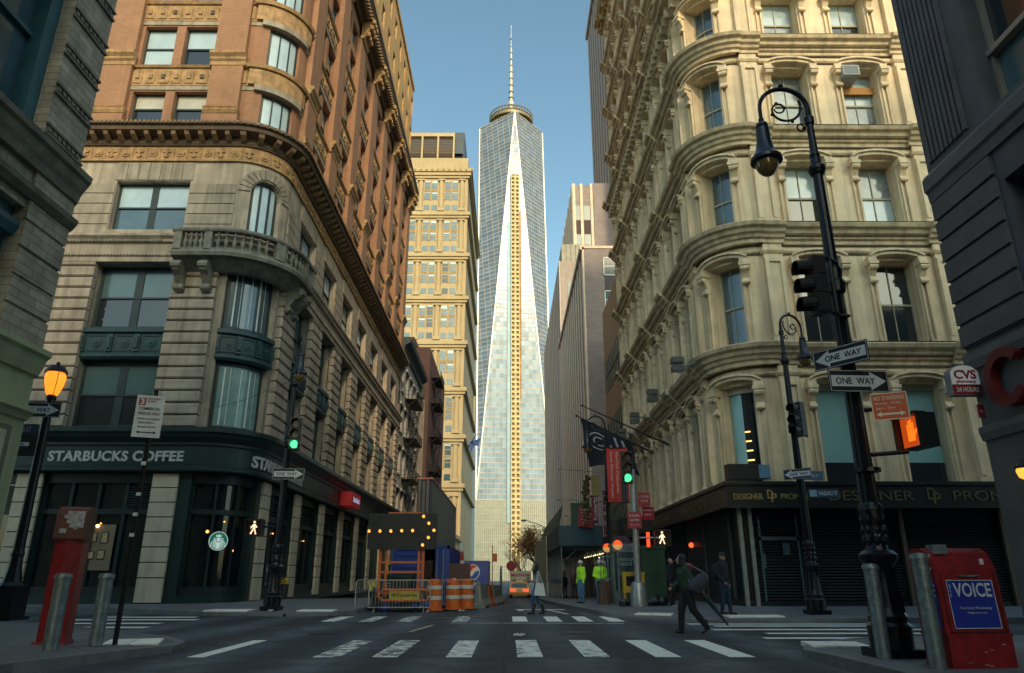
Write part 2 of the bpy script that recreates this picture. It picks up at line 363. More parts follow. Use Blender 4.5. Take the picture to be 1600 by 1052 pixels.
W4=walk('pavement',[(34,21.4,.15),(12,21.3,.15),(8.2,21.4,.1),(5.6,21.5,.08),(4.2,22.0,.08),(3.55,23.2,.12),(3.2,25,.15),(2.4,33,.11),(2.3,45,kz(45)),(2.7,90,kz(90)),(2.9,170,kz(170))],
          [(34,26.3,.26),(12,26.3,.26),(10,26.3,.26),(8.9,26.3,.26),(8.6,26.5,.26),(8.5,27,.26),(8.5,28,.25),(8.5,34,.2),(8.5,45,kz(45)),(8.5,90,kz(90)),(8.5,170,kz(170))],-1)
# tactile pads at the dropped kerbs
PAD=mat('tactile_pad',(.92,.9,.78),.7,var=.15,vs=4)
def pad(par,c,w,l,rz,z):
    b=MB(); cs,sn=math.cos(rz),math.sin(rz)
    for (x0,x1) in ((-w/2,-.01),(.01,w/2)):
        pts=[(x0,-l/2),(x1,-l/2),(x1,l/2),(x0,l/2)]
        b.prismz([(c[0]+x*cs-y*sn,c[1]+x*sn+y*cs) for x,y in pts],z-.08,z)
    b.build('tactile_pad',PAD,par)
pad(W1,(-6.75,13.9),.9,1.1,.35,.135); pad(W2,(-9.5,26.0),1.5,.9,-.05,.155); pad(W2,(-6.5,25.9),1.2,.8,0,.15)
pad(W3,(5.75,13.5),.95,.9,-.15,.125); pad(W4,(7.2,22.3),1.6,.75,0,.15); pad(W4,(4.5,23.4),1.1,.9,-.3,.15)
# far embankments of the city floor: more pavement further away is hidden
# ================================================================ left corner building (brick over stone)
STONE=mat('stone_tan',(.34,.3,.235),.85,var=.32,vs=1.0,bump=.45,bs=25,streak=.75)
STONE2=mat('stone_tan_light',(.4,.345,.27),.85,var=.32,vs=.9,bump=.4,bs=25,streak=.75)
STONED=mat('stone_weathered',(.21,.2,.165),.9,var=.4,vs=2,bump=.4,bs=20,streak=.6)
BRICK=mat('brick_orange',(.37,.19,.105),.85,var=.16,vs=1.1,bump=.15,bs=50,brick=(.24,.08,(.3,.18,.11),(.31,.15,.085)),streak=.3)
BRICK2=mat('brick_pier',(.36,.19,.105),.85,var=.14,vs=1.3,bump=.15,bs=50,brick=(.24,.08,(.33,.2,.12),(.31,.155,.085)),streak=.22)
TERRA=mat('terracotta',(.4,.25,.115),.8,var=.45,vs=3,bump=.6,bs=14,streak=.6)
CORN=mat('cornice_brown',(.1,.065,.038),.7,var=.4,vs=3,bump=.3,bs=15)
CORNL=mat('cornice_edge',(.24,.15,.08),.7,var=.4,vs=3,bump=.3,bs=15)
TEALM=mat('teal_iron',(.022,.06,.068),.45,var=.3,vs=3,bump=.2)
BLK_=mat('cord_black',(.01,.01,.01),.6)
GREEN=mat('shopfront_green',(.012,.036,.034),.4,var=.3,vs=1.5)
WFRAME=mat('window_frame_dark',(.02,.036,.04),.5,var=.2)
R=2.0; LB=Fac((-12.6,28.5),(1,0),R); L1=LB.L; A0=-15.5; B1=L1+36.1; BP=4.85; BA=5.35
bl=thing('brick_corner_building','orange brick corner building over tan stone storeys with curved balcony and coffee shop','building',(-13,31,0))
bl.location=(0,0,0)
bays=[(-.1-4.8*(i+1),-.1-4.8*i-1.0) for i in range(3)]
def pier_c(side):
    return [-.95-BA*i for i in range(3)] if side=='A' else [L1+.95+BP*i for i in range(8)]
PIERS=pier_c('A')+pier_c('B')
BAYS=[(-.95-BA*(i+1),-.95-BA*i) for i in range(2)]+[(L1+.95+BP*i,L1+.95+BP*(i+1)) for i in range(7)]
wl=Windows(bl,WFRAME)
wall_mb=MB()
def wallseg(z0,z1,ops,dep,m,mr=None): LB.wall(wall_mb,A0,B1,z0,z1,ops,dep,m,mr)
# -- stone storeys 6.9-14.2
ops=[]
for a,b in BAYS: ops+= [(a+.95,b-.95,6.9,14.2)]
ops.append((.3,L1-.3,6.9,14.2))
wallseg(6.9,14.2,ops,.45,0)
for zi,(z0,z1) in enumerate(((6.95,9.8),(11.25,14.2))):
    for a,b in BAYS+[(0,L1)]:
        arc=(a==0); a2,b2=(a+.3,b-.3) if arc else (a+.95,b-.95)
        if arc:
            wl.add(LB,a2+.05,b2-.05,z0,z1,-.3,rail=False,mull=0,upper=mat('curtain_teal',(.17,.3,.28),.2,var=.25,vs=2,spec=.7) if zi==0 else G_MID,lower=MATS['curtain_teal'] if zi==0 else G_MID,fw=.12)
        else:
            wl.add(LB,a2,b2,z0,z1,-.42,rail=True,mull=1,upper=G_TEAL if random.random()<.7 else G_MID,lower=random.choice([G_DARK,G_DARK,G_MID]),fw=.13,mw=.34)
# tall vertical blind strips in the curved windows
for z0,z1 in ((7.15,9.6),(11.45,14.0)):
    m_=MB()
    for k,w in ((.7,.07),(1.0,.03),(1.5,.05),(1.95,.09),(2.3,.03)): LB.box(m_,k,k+w,z0,z1,-.27,-.262)
    m_.build('curtain_edge',mat('curtain_white',(.62,.68,.66),.5),bl)
# spandrels (ornamented iron)
for a,b in BAYS+[(0,L1)]:
    m_=MB(); a2,b2=(a+.3,b-.3) if a==0 else (a+.95,b-.95)
    LB.mould(m_,a2-.05,b2+.05,[(-.4,9.85),(.02,9.85),(.12,9.95),(.12,10.08),(.04,10.15),(.04,10.95),(.16,11.02),(.16,11.2),(-.4,11.2)])
    n=3
    for k in range(n+1):
        c=a2+(b2-a2)*k/n; LB.box(m_,max(a2,c-.12),min(b2,c+.12),10.17,10.93,.04,.13)
        LB.box(m_,max(a2,c-.07),min(b2,c+.07),10.3,10.8,.13,.2)
    for k in range(n):
        c=a2+(b2-a2)*(k+.5)/n
        for r,dd in ((.24,.07),(.15,.11),(.06,.15)):
            pts=[LB.P(c+r*math.cos(t*PI/6),10.55+r*math.sin(t*PI/6),dd) for t in range(12)]; q=[LB.P(c+r*math.cos(t*PI/6),10.55+r*math.sin(t*PI/6),.03) for t in range(12)]
            m_.add(pts+q,[tuple(range(12))]+[(t,(t+1)%12,12+(t+1)%12,12+t) for t in range(12)])
        LB.box(m_,c-.34,c+.34,10.2,10.24,.04,.08); LB.box(m_,c-.34,c+.34,10.86,10.9,.04,.08)
    m_.build('spandrel',TEALM,bl)
# rusticated piers
for c in PIERS:
    m_=MB(); LB.box(m_,c-.85,c+.85,6.95,14.1,-.05,.05); z=6.95
    while z<14.1:
        LB.mould(m_,c-.95,c+.95,[(-.05,z+.0),(.22,z+.0),(.28,z+.05),(.28,z+.41),(.22,z+.46),(-.05,z+.46)]); z+=.5067
    m_.build('pier',STONE2,bl)
# entablature 14.2-15.5
m_=MB()
LB.mould(m_,A0,B1,[(-.05,14.2),(.3,14.2),(.3,14.42),(.36,14.46),(.36,14.55),(.3,14.6),(.3,15.05),(.42,15.1),(.42,15.22),(.55,15.34),(.55,15.45),(.1,15.52),(-.05,15.52)])
m_.build('belt_course',STONE2,bl)
m_=MB(); s_=A0
while s_<B1-.1:
    if not(-2.6<s_<L1+2.4):
        LB.box(m_,s_,s_+.07,15.1,15.2,.42,.47); LB.box(m_,s_,s_+.06,14.46,14.53,.36,.39)
    s_+=.14
m_.build('dentils',STONED,bl,kind='stuff')
# stone storey 15.5-19.4
ops=[]
for a,b in BAYS: ops.append((a+1.0,b-1.0,15.9,18.35))
ops.append((L1/2-.75,L1/2+.75,15.6,18.6))
wallseg(15.5,19.4,ops,.4,1)
for a,b in BAYS: wl.add(LB,a+1.0,b-1.0,15.9,18.35,-.38,upper=up_pane(),lower=lo_pane(),fw=.1,mw=.3)
wl.add(LB,L1/2-.75,L1/2+.75,15.6,18.6,-.3,rail=False,mull=2,upper=G_SKY,lower=G_SKY,fw=.14,mw=.12)
# arch fill above corner window + joints + voussoirs
def archfill(F,mb,a,b,zs,zt,d0,d1,n=10,m=0,ell=None):
    c=(a+b)/2; w=(b-a)/2; rise=ell if ell else w
    for i in range(n):
        t0=PI*i/n; t1=PI*(i+1)/n
        s0,s1=c-w*math.cos(t0),c-w*math.cos(t1); z0,z1=zs+rise*math.sin(t0),zs+rise*math.sin(t1)
        mb.poly([F.P(s0,z0,d1),F.P(s1,z1,d1),F.P(s1,zt,d1),F.P(s0,zt,d1)],m)
        mb.poly([F.P(s0,z0,d1),F.P(s1,z1,d1),F.P(s1,z1,d0),F.P(s0,z0,d0)],m)
m_=MB(); archfill(LB,m_,L1/2-.75,L1/2+.75,17.9,18.62,-.28,.005)
for i in range(14):
    t0=PI*i/14+.02; t1=PI*(i+1)/14-.02; c=L1/2
    pp=[(c-.8*math.cos(t0),17.9+.8*math.sin(t0)),(c-.8*math.cos(t1),17.9+.8*math.sin(t1)),(c-1.3*math.cos(t1),17.9+1.3*math.sin(t1)),(c-1.3*math.cos(t0),17.9+1.3*math.sin(t0))]
    V=[LB.P(s0,z0,.07) for s0,z0 in pp]+[LB.P(s0,z0,.0) for s0,z0 in pp]
    m_.add(V,[(0,1,2,3),(0,1,5,4),(1,2,6,5),(2,3,7,6),(3,0,4,7)])
m_.build('arch_surround',STONE,bl)
m_=MB()
for a,b in [(-.95-BA*i-1.0,-.95-BA*i+1.0) for i in range(1,3)]+[(L1+.95+BP*i-1.0,L1+.95+BP*i+1.0) for i in range(0,8)]+[(-1.95,L1/2-1.35)]:
    z=15.62; mark(m_)
    while z<18.2:
        LB.box(m_,a+.04,b-.04,z+.03,z+.5,-.01,.045); z+=.52
for a,b in BAYS:          # splayed lintel stones
    n=7; mark(m_)
    for k in range(n):
        x0=a+.9+(b-a-1.8)*k/n; x1=a+.9+(b-a-1.8)*(k+1)/n
        LB.box(m_,x0+.015,x1-.015,18.4,19.3,-.01,.05)
build_pieces(m_,'quoin_stones',STONE,bl)
# frieze and main lower cornice
m_=MB(); LB.box(m_,A0,B1,19.4,20.15,-.05,.06)
LB.box(m_,A0,B1,19.36,19.44,.0,.12)
s_=A0+.3; k=0
while s_<B1-.3:
    if k%2==0:
        for r,dd in ((.2,.1),(.1,.14)):
            pts=[LB.P(s_+r*math.cos(t*PI/4),19.78+r*math.sin(t*PI/4),dd) for t in range(8)]; q=[LB.P(s_+r*math.cos(t*PI/4),19.78+r*math.sin(t*PI/4),.05) for t in range(8)]
            m_.add(pts+q,[tuple(range(8))]+[(t,(t+1)%8,8+(t+1)%8,8+t) for t in range(8)])
    else:
        LB.box(m_,s_-.05,s_+.05,19.55,20.0,.06,.12); LB.box(m_,s_-.18,s_+.18,19.82,19.92,.06,.11); LB.box(m_,s_-.12,s_+.12,19.6,19.67,.06,.11)
    LB.box(m_,s_+.29,s_+.34,19.46,20.1,.06,.1)
    s_+=.63; k+=1
m_.build('frieze',TERRA,bl)
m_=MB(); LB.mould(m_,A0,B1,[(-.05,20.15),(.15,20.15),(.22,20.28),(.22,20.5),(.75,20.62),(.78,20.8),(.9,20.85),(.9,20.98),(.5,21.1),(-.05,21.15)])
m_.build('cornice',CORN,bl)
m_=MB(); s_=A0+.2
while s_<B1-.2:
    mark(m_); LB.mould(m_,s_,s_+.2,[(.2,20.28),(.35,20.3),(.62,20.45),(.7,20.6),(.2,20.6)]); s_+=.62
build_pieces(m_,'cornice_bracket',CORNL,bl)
m_=MB(); s_=A0
while s_<B1-.1: LB.box(m_,s_,s_+.1,20.87,21.0,.9,.94); s_+=.2
m_.build('cornice_beading',CORNL,bl,kind='stuff')
# brick storeys
flz=[(21.55,23.25),(24.75,27.1),(28.75,31.1),(32.6,34.9),(35.6,37.3)]
ops=[]
for z0,z1 in flz:
    for a,b in BAYS:
        c=(a+b)/2
        ops+=[(c-1.78,c-.22,z0,z1),(c+.22,c+1.78,z0,z1)]
    ops.append((L1/2-.85,L1/2+.85,z0,z1))
wallseg(21.15,38.2,ops,.35,2)
for fi,(z0,z1) in enumerate(flz):
    for a,b in [(0,L1)]+BAYS:
        if a==0: wl.add(LB,L1/2-.85,L1/2+.85,z0,z1,-.2,rail=False,mull=2,upper=G_SKY,lower=G_SKY,fw=.12,mw=.07); continue
        c=(a+b)/2
        for q in (-1,1): wl.add(LB,c+q*1.0-.78,c+q*1.0+.78,z0,z1,-.33,rail=True,mull=0,upper=up_pane(),lower=lo_pane(),fw=.07)
wl.done()
# ornamental terracotta bands between brick storeys
for zb in (23.3,27.15,31.15):
    m_=MB(); LB.box(m_,A0,B1,zb+.02,zb+.24,-.02,.05,1)
    LB.box(m_,A0,B1,zb+.26,zb+1.2,-.02,.06,0); LB.mould(m_,A0,B1,[(0,zb+1.2),(.14,zb+1.25),(.2,zb+1.36),(0,zb+1.4)],0)
    s_=A0+.3; k=0
    while s_<B1-.3:
        w=.2 if k%3 else .28
        LB.box(m_,s_-w,s_+w,zb+.38,zb+1.08,.06,.1,0)
        LB.box(m_,s_-.09,s_+.09,zb+.62,zb+.84,.1,.16,2 if k%3==0 else 0); s_+=.62; k+=1
    LB.box(m_,L1/2-1.5,L1/2+1.5,zb+.3,zb+1.15,.05,.2,0); LB.mould(m_,L1/2-1.6,L1/2+1.6,[(0,zb+1.13),(.3,zb+1.2),(.36,zb+1.38),(0,zb+1.42)],0)
    LB.box(m_,L1/2-1.2,L1/2+1.2,zb-.02,zb+.28,.0,.22,1)
    m_.build('ornament_band',[TERRA,STONE,CORN],bl)
for c in PIERS:
    m_=MB(); LB.box(m_,c-.75,c+.75,21.15,37.0,-.02,.3)
    LB.box(m_,c-.84,c+.84,21.15,21.75,-.02,.38); m_.build('brick_pier',BRICK2,bl)
    m_=MB()
    LB.mould(m_,c-.84,c+.84,[(.2,21.78),(.36,21.8),(.44,21.95),(.36,22.05),(.42,22.15),(.3,22.25),(.2,22.25)])
    LB.mould(m_,c-.86,c+.86,[(.2,24.5),(.33,24.55),(.33,24.75),(.42,24.85),(.42,24.95),(.55,25.1),(.55,25.25),(.2,25.3)])
    # capital with scroll and figure bracket under the top cornice
    LB.mould(m_,c-.8,c+.8,[(.2,36.9),(.4,36.95),(.5,37.15),(.2,37.2)])
    LB.mould(m_,c-.55,c+.55,[(.2,37.0),(.5,37.3),(.75,37.9),(.8,38.3),(1.0,38.9),(.2,38.9)])
    for q in (-.45,0,.45):
        for zz,dd,rr in ((37.5,.66,.2),(38.1,.85,.22),(38.6,.98,.2)):
            p=LB.P(c+q,zz,dd); m_.ball(p,rr,8)
    LB.box(m_,c-.3,c+.3,21.9,38.9,.15,.25); m_.build('pier_capital',TERRA,bl)
# top cornice
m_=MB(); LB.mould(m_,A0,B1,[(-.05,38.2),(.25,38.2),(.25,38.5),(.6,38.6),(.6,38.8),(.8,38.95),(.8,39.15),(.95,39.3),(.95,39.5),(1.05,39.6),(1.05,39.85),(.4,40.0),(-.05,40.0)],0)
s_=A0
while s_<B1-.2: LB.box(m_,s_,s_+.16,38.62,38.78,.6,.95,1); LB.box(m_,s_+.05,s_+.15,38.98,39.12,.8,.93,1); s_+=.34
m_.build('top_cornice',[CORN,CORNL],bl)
wall_o=wall_mb.build('wall',[STONE,STONE2,BRICK],bl)
# floor slabs / inner dark core so rooms are not see-through
m_=MB(); m_.box((-27.5,32.6,0),(-13.9,66,39.9)); m_.build('core',mat('interior_dark',(.02,.02,.022),.9),bl)
m_=MB(); m_.prismz([(-27.8,28.6),(-12.6,28.6),(-11.1,29.3),(-10.7,30.8),(-10.7,66.4),(-27.8,66.4)],40.0,40.1); m_.build('roof',CORN,bl)
# penthouse storeys
m_=MB()
PH=Fac((-11.1,32.0),(1,0),.4); pops=[]
for zi in range(3):
    z0=41.6+zi*3.8
    for k in range(12):
        c=PH.L+1.6+k*2.9; pops.append((c-.55,c+.55,z0,z0+2.1))
PH.wall(m_,-12,PH.L+34,40.0,52.6,pops,.25); PH.box(m_,-12,PH.L+34,52.6,53.1,-.3,.15)
m_.poly([(-25,32,53),(-10.8,32,53),(-10.8,66.4,53),(-25,66.4,53)])
m_.poly([PH.P(PH.L+34,39,0),(-26,PH.P(PH.L+34,0)[1],39),(-26,PH.P(PH.L+34,0)[1],53.1),PH.P(PH.L+34,53.1,0)])
m_.build('penthouse',mat('penthouse_brick',(.6,.36,.12),.8,var=.2,vs=1,brick=(.24,.08,(.4,.25,.12),(.45,.26,.1))),bl)
m_=MB(); 
for a,b,z0,z1 in pops: PH.sheet(m_,a,b,z0,z1,-.24)
m_.build('penthouse_glazing',G_MID,bl)
m_=MB()
for a,b,z0,z1 in pops: PH.box(m_,a,b,(z0+z1)/2-.04,(z0+z1)/2+.04,-.23,-.18); PH.box(m_,a,a+.07,z0,z1,-.23,-.18); PH.box(m_,b-.07,b,z0,z1,-.23,-.18)
m_.build('penthouse_sash',WFRAME,bl)
# balcony on the curved corner
m_=MB(tf=lambda p:(p[0],p[1],p[2]-1.05)); bs0,bs1=-1.75,L1+1.5
LB.mould(m_,bs0,bs1,[(.1,14.75),(.3,14.78),(.85,15.15),(1.1,15.2),(1.15,15.35),(1.1,15.45),(.1,15.45)])
LB.mould(m_,bs0,bs1,[(.9,15.45),(1.08,15.45),(1.08,15.55),(.9,15.55)])
LB.mould(m_,bs0-.05,bs1+.05,[(.84,16.3),(1.14,16.3),(1.18,16.36),(1.18,16.44),(1.1,16.5),(.84,16.5)])
for s_ in (bs0+.2,bs0+1.5,L1/2+.3,bs1-1.3,bs1-.2): LB.box(m_,s_-.16,s_+.16,15.5,16.32,.86,1.12)
m_.build('balcony_slab',STONED,bl)
m_=MB(tf=lambda p:(p[0],p[1],p[2]-1.05)); s_=bs0+.5
while s_<bs1-.4:
    if min(abs(s_-q) for q in (bs0+.2,bs0+1.5,L1/2+.3,bs1-1.3,bs1-.2))>.22:
        mark(m_)
        LB.lathe(m_,s_,.99,[(.075,15.55),(.075,15.6),(.04,15.63),(.085,15.78),(.09,15.86),(.04,16.02),(.035,16.12),(.07,16.18),(.07,16.3)],8)
    s_+=.225
build_pieces(m_,'baluster',STONED,bl)
for s_ in (-1.5,-.35,L1+.3,L1+1.25):
    m_=MB(tf=lambda p:(p[0],p[1],p[2]-1.05)); LB.mould(m_,s_-.17,s_+.17,[(.25,13.85),(.4,13.8),(.5,13.95),(.45,14.15),(.7,14.45),(.95,14.6),(1.05,14.8),(1.0,15.0),(.8,15.1),(.25,15.1)])
    for q,zz,rr in ((.93,14.82,.17),(.42,13.98,.13)):
        m_.tube([LB.P(s_-.21,zz,q),LB.P(s_+.21,zz,q)],rr,10)
    m_.build('console',STONED,bl)
# ground floor
m_=MB(); gops=[(a+.5,b-.5,.5,5.15) for a,b in BAYS]+[(.05,L1-.05,.5,5.15)]
for c in PIERS:
    z=.3; i=0; mark(m_)
    while z<5.0:
        h=.9 if i==0 else .56
        LB.box(m_,c-.5,c+.5,z,z+h-.04,-.05,.12); z+=h; i+=1
build_pieces(m_,'ground_pier',mat('stone_ground',(.6,.53,.4),.85,var=.15,vs=1,bump=.25,streak=.35),bl)
m_=MB(); LB.wall(m_,A0,B1,.1,5.2,gops,.35); m_.build('ground_wall',GREEN,bl)
SHOPG=mat('shop_glass',(.008,.014,.016),.05,var=.5,vs=.6,spec=.7)
for a,b,z0,z1 in gops:
    g=MB(); LB.sheet(g,a,b,z0,z1,-.33); f=MB()
    for q in (a,b-.1): LB.box(f,q,q+.1,z0,z1,-.33,-.2)
    LB.box(f,a,b,z0,z0+.35,-.32,-.16); LB.box(f,a,b,3.55,3.75,-.32,-.18); LB.box(f,a,b,4.75,5.15,-.32,-.14)
    n=3 if b-a<4.1 else 4
    for k in range(1,n): c=a+(b-a)*k/n; LB.box(f,c-.06,c+.06,z0,4.75,-.32,-.2)
    if a>L1 :
        for k in range(7): LB.mould(f,a+.12,b-.12,[(-.31,3.8+k*.13),(-.22,3.78+k*.13),(-.22,3.82+k*.13),(-.31,3.88+k*.13)])
    elif a<-1:
        for k in range(9): LB.mould(f,b-1.25,b-.12,[(-.31,3.8+k*.1),(-.22,3.78+k*.1),(-.22,3.82+k*.1),(-.31,3.86+k*.1)])
    o=f.build('shop_window',mat('shop_frame',(.014,.03,.03),.4),bl); g.build('pane',SHOPG,o)
# sign band
m_=MB(); LB.mould(m_,A0,B1,[(-.05,5.15),(.3,5.15),(.36,5.2),(.36,5.3),(.28,5.36),(.28,6.15),(.34,6.2),(.34,6.3),(.55,6.5),(.6,6.62),(.7,6.68),(.7,6.86),(-.05,6.95)])
s_=A0
while s_<L1+18: LB.box(m_,s_,s_+1.58,5.42,6.1,.28,.295); s_+=1.62
m_.build('sign_band',GREEN,bl)
# shop name lettering
SIGNW=mat('sign_letters',(.5,.52,.52),.6,var=.25,vs=5)
m_=MB(); text_mb(m_,'STARBUCKS COFFEE',5.35,-2.95,5.75,h=.42,tf=lambda p:LB.P(p[0],p[2],.31-p[1]),bold=.035,th=.04,spacing=1.05)
m_.build('shop_lettering',SIGNW,bl,label='pale capitals reading STARBUCKS COFFEE')
m_=MB(); text_mb(m_,'STARBUCKS COFFEE',6.4,L1+2.2,5.72,h=.5,tf=lambda p:LB.P(p[0],p[2],.31-p[1]),bold=.035,th=.04,spacing=1.05)
m_.build('shop_lettering',SIGNW,bl,label='pale capitals on the street side of the band')
# interior glimpses: lit picture, warm lamps (things behind the glass)
pw=thing('wall_picture','small lit framed picture inside the coffee shop window on a pale panel','picture',(-15.9,28.72,1.55))
m_=MB(); m_.box((-.55,.0,-.1),(.55,.02,1.6)); m_.build('panel',mat('panel_tan',(.25,.2,.13),.8),pw)
m_=MB(); 
for x0,z0,w,h in ((-.3,.95,.2,.35),(.05,.9,.28,.42),(-.35,.3,.24,.3),(.0,.3,.3,.35)):
    m_.box((x0,-.02,z0),(x0+w,-.002,z0+h),0); m_.box((x0+.03,-.025,z0+.03),(x0+w-.03,-.021,z0+h-.03),1)
m_.build('frame',[mat('frame_black',(.015,.012,.01),.5),mat('print_cream',(.5,.38,.2),.7,var=.5,vs=9)],pw)
def lampglow(name,label,loc,r=.07,col=(1,.5,.15),es=6):
    m_=MB(); m_.ball((0,0,0),r,10); o=m_.build(name,mat('glow_%d_%d'%(int(col[1]*10),es),col,emit=col,es=es,var=0)); o.location=loc; return tag(o,label,'lamp')
lampglow('picture_lamp','tiny warm bulb above the framed pictures in the coffee shop',(-16.05,28.68,3.1),.06,es=6)
# round emblem on the door glass
ez=2.55; em=LB.P(L1*.5-.2,ez,-.12)
eo=thing('round_emblem','round green and white crowned mermaid emblem hanging in the corner shop window','sign',em,rz=PI/4*.75)
m_=MB(); n=28
m_.prism([(.36*math.cos(2*PI*k/n),.36*math.sin(2*PI*k/n)) for k in range(n)],0,.03); m_.build('disc',mat('emblem_green',(.01,.16,.1),.5,emit=(.01,.2,.12),es=.25),eo)
m_=MB(); EW=mat('emblem_white',(.7,.75,.72),.5,emit=(.6,.75,.7),es=.35,var=0)
def arcs(mb,r0,r1,a0,a1,n=14,cx=0,cz=0,y0=-.012,y1=-.001,m=0):
    for i in range(n):
        t0=a0+(a1-a0)*i/n; t1=a0+(a1-a0)*(i+1)/n
        mb.prism([(cx+r0*math.cos(t0),cz+r0*math.sin(t0)),(cx+r1*math.cos(t0),cz+r1*math.sin(t0)),(cx+r1*math.cos(t1),cz+r1*math.sin(t1)),(cx+r0*math.cos(t1),cz+r0*math.sin(t1))],y0,y1,m)
arcs(m_,.335,.36,0,2*PI,28)
for sg in (-1,1):
    for k in range(5):
        x=sg*(.3-.035*k); zc=.02*k
        arcs(m_,.09+.02*k,.103+.02*k,PI/2-1.1 if sg>0 else PI/2+1.1-2.2,PI/2+1.1,5,cx=x*.7,cz=-.28+zc*1.5)
    for k in range(4): m_.prism([(sg*.07,-.3+k*.05),(sg*.2,-.22+k*.07),(sg*.2,-.2+k*.07),(sg*.07,-.275+k*.05)],-.012,-.001)
    for k in range(5): m_.prism([(sg*(.09+.02*k),-.1+.02*k),(sg*(.1+.02*k),-.1+.02*k),(sg*(.08+.025*k),.12),(sg*(.07+.025*k),.12)],-.012,-.001)
m_.prism([(-.05,-.02),(.05,-.02),(.065,.08),(.04,.13),(-.04,.13),(-.065,.08)],-.014,-.001)
m_.prism([(-.06,-.3),(.06,-.3),(.08,-.05),(-.08,-.05)],-.011,-.001)
m_.prism([(-.09,.15),(.09,.15),(.12,.25),(.06,.2),(.0,.27),(-.06,.2),(-.12,.25)],-.012,-.001)
m_.build('motif',EW,eo)
# red shop sign box on the street side
rs=thing('shop_sign','red box sign mounted on the dark band of the brick building','sign',LB.P(L1+15.2,5.75,.3),rz=PI/2)
m_=MB(); m_.box((-1.35,-.7,-.42),(1.35,0,.42)); m_.build('box',mat('sign_red',(.4,.012,.015),.5,emit=(.6,.02,.02),es=.06),rs)
m_=MB(); text_mb(m_,'RadioShack',1.9,.1,0,h=.32,y=-.71,th=.02,bold=.02); m_.build('lettering',mat('sign_blue_white',(.35,.4,.6),.5,emit=(.5,.5,.8),es=.3),rs)
ys_=thing('hydrant_flowers','small pot of yellow flowers by the coffee shop wall','flower pot',(-10.0,33.6,.3))
m_=MB(); m_.lathe((0,0,0),[(.16,0),(.2,.55),(.22,.6),(.18,.6)],10); m_.build('pot',IRON,ys_)
m_=MB()
for k in range(60):
    a=random.uniform(0,6.28); r=random.uniform(0,.22); x,y,z=r*math.cos(a),r*math.sin(a),.62+random.uniform(0,.25); m_.ball((x,y,z),.025,5)
m_.build('blossom',mat('flower_yellow',(.7,.5,.04),.7),ys_)

for i,(sx,zz) in enumerate(((-3.4,3.2),(-4.1,2.6),(.9,2.9),(1.6,3.3),(2.2,2.2),(L1+2.3,2.8),(L1+3.5,3.1),(L1+4.9,2.0),(L1+7.6,2.6),(L1+8.7,3.0))):
    p=LB.P(sx,zz,-.28); t=thing('pendant_lamp','tiny warm lamp glowing inside the coffee shop windows','lamp',p,group='warm lamps inside the coffee shop')
    m_=MB(); m_.ball((0,0,0),.035+.015*(i%3),8); m_.build('bulb',mat('bulb_warm',(1,.5,.2),emit=(1,.42,.12),es=1.6,var=0),t); m_=MB(); m_.tube([(0,0,.03),(0,0,.5)],.006,4); m_.build('cord',BLK_,t)
# ================================================================ right corner building (cream cast iron)
CREAM=mat('cast_iron_cream',(.82,.65,.42),.55,var=.2,vs=1.0,bump=.2,bs=30,streak=.62)
CREAMD=mat('cast_iron_cream_soiled',(.78,.62,.4),.6,var=.28,vs=2,bump=.15,bs=25,streak=.6)
LEDGE=mat('ledge_cream',(.68,.54,.34),.6,var=.3,vs=1.6,bump=.15,bs=25,streak=.7)
GOLDL=mat('cornice_ochre',(.42,.28,.1),.6,var=.3,vs=2,bump=.2)
SASH=mat('sash_cream',(.4,.37,.27),.6,var=.2,vs=3)
SASHG=mat('sash_green',(.1,.13,.11),.6,var=.2,vs=3)
RB=Fac((8.2,28.0),(0,-1),2.0); L2=RB.L; C0=-20.4; C1=L2+9.2
br=thing('cast_iron_corner_building','cream cast iron corner building with curved ledges, arched windows and a jeweller shop below','building')
wr=Windows(br,SASH)
LZ=[4.35,9.67,14.76,19.35,24.1,28.2,32.4,36.7,41.0,45.4]
WIN=[(L2/2,1.35,'arc'),(L2+2.2,1.6,'a'),(L2+5.3,1.6,'a')]
PIL=[L2+.42,L2+7.3]
COLS=[]
for g in range(4):
    sp=-.42-4.95*g; PIL.append(sp); WIN+=[(sp-1.5,1.25,'b'),(sp-3.45,1.25,'b')]; COLS.append(sp-2.47)
    COLS+= [sp-.6,sp-4.35]
PIL.append(C0+.42)
wm=MB()
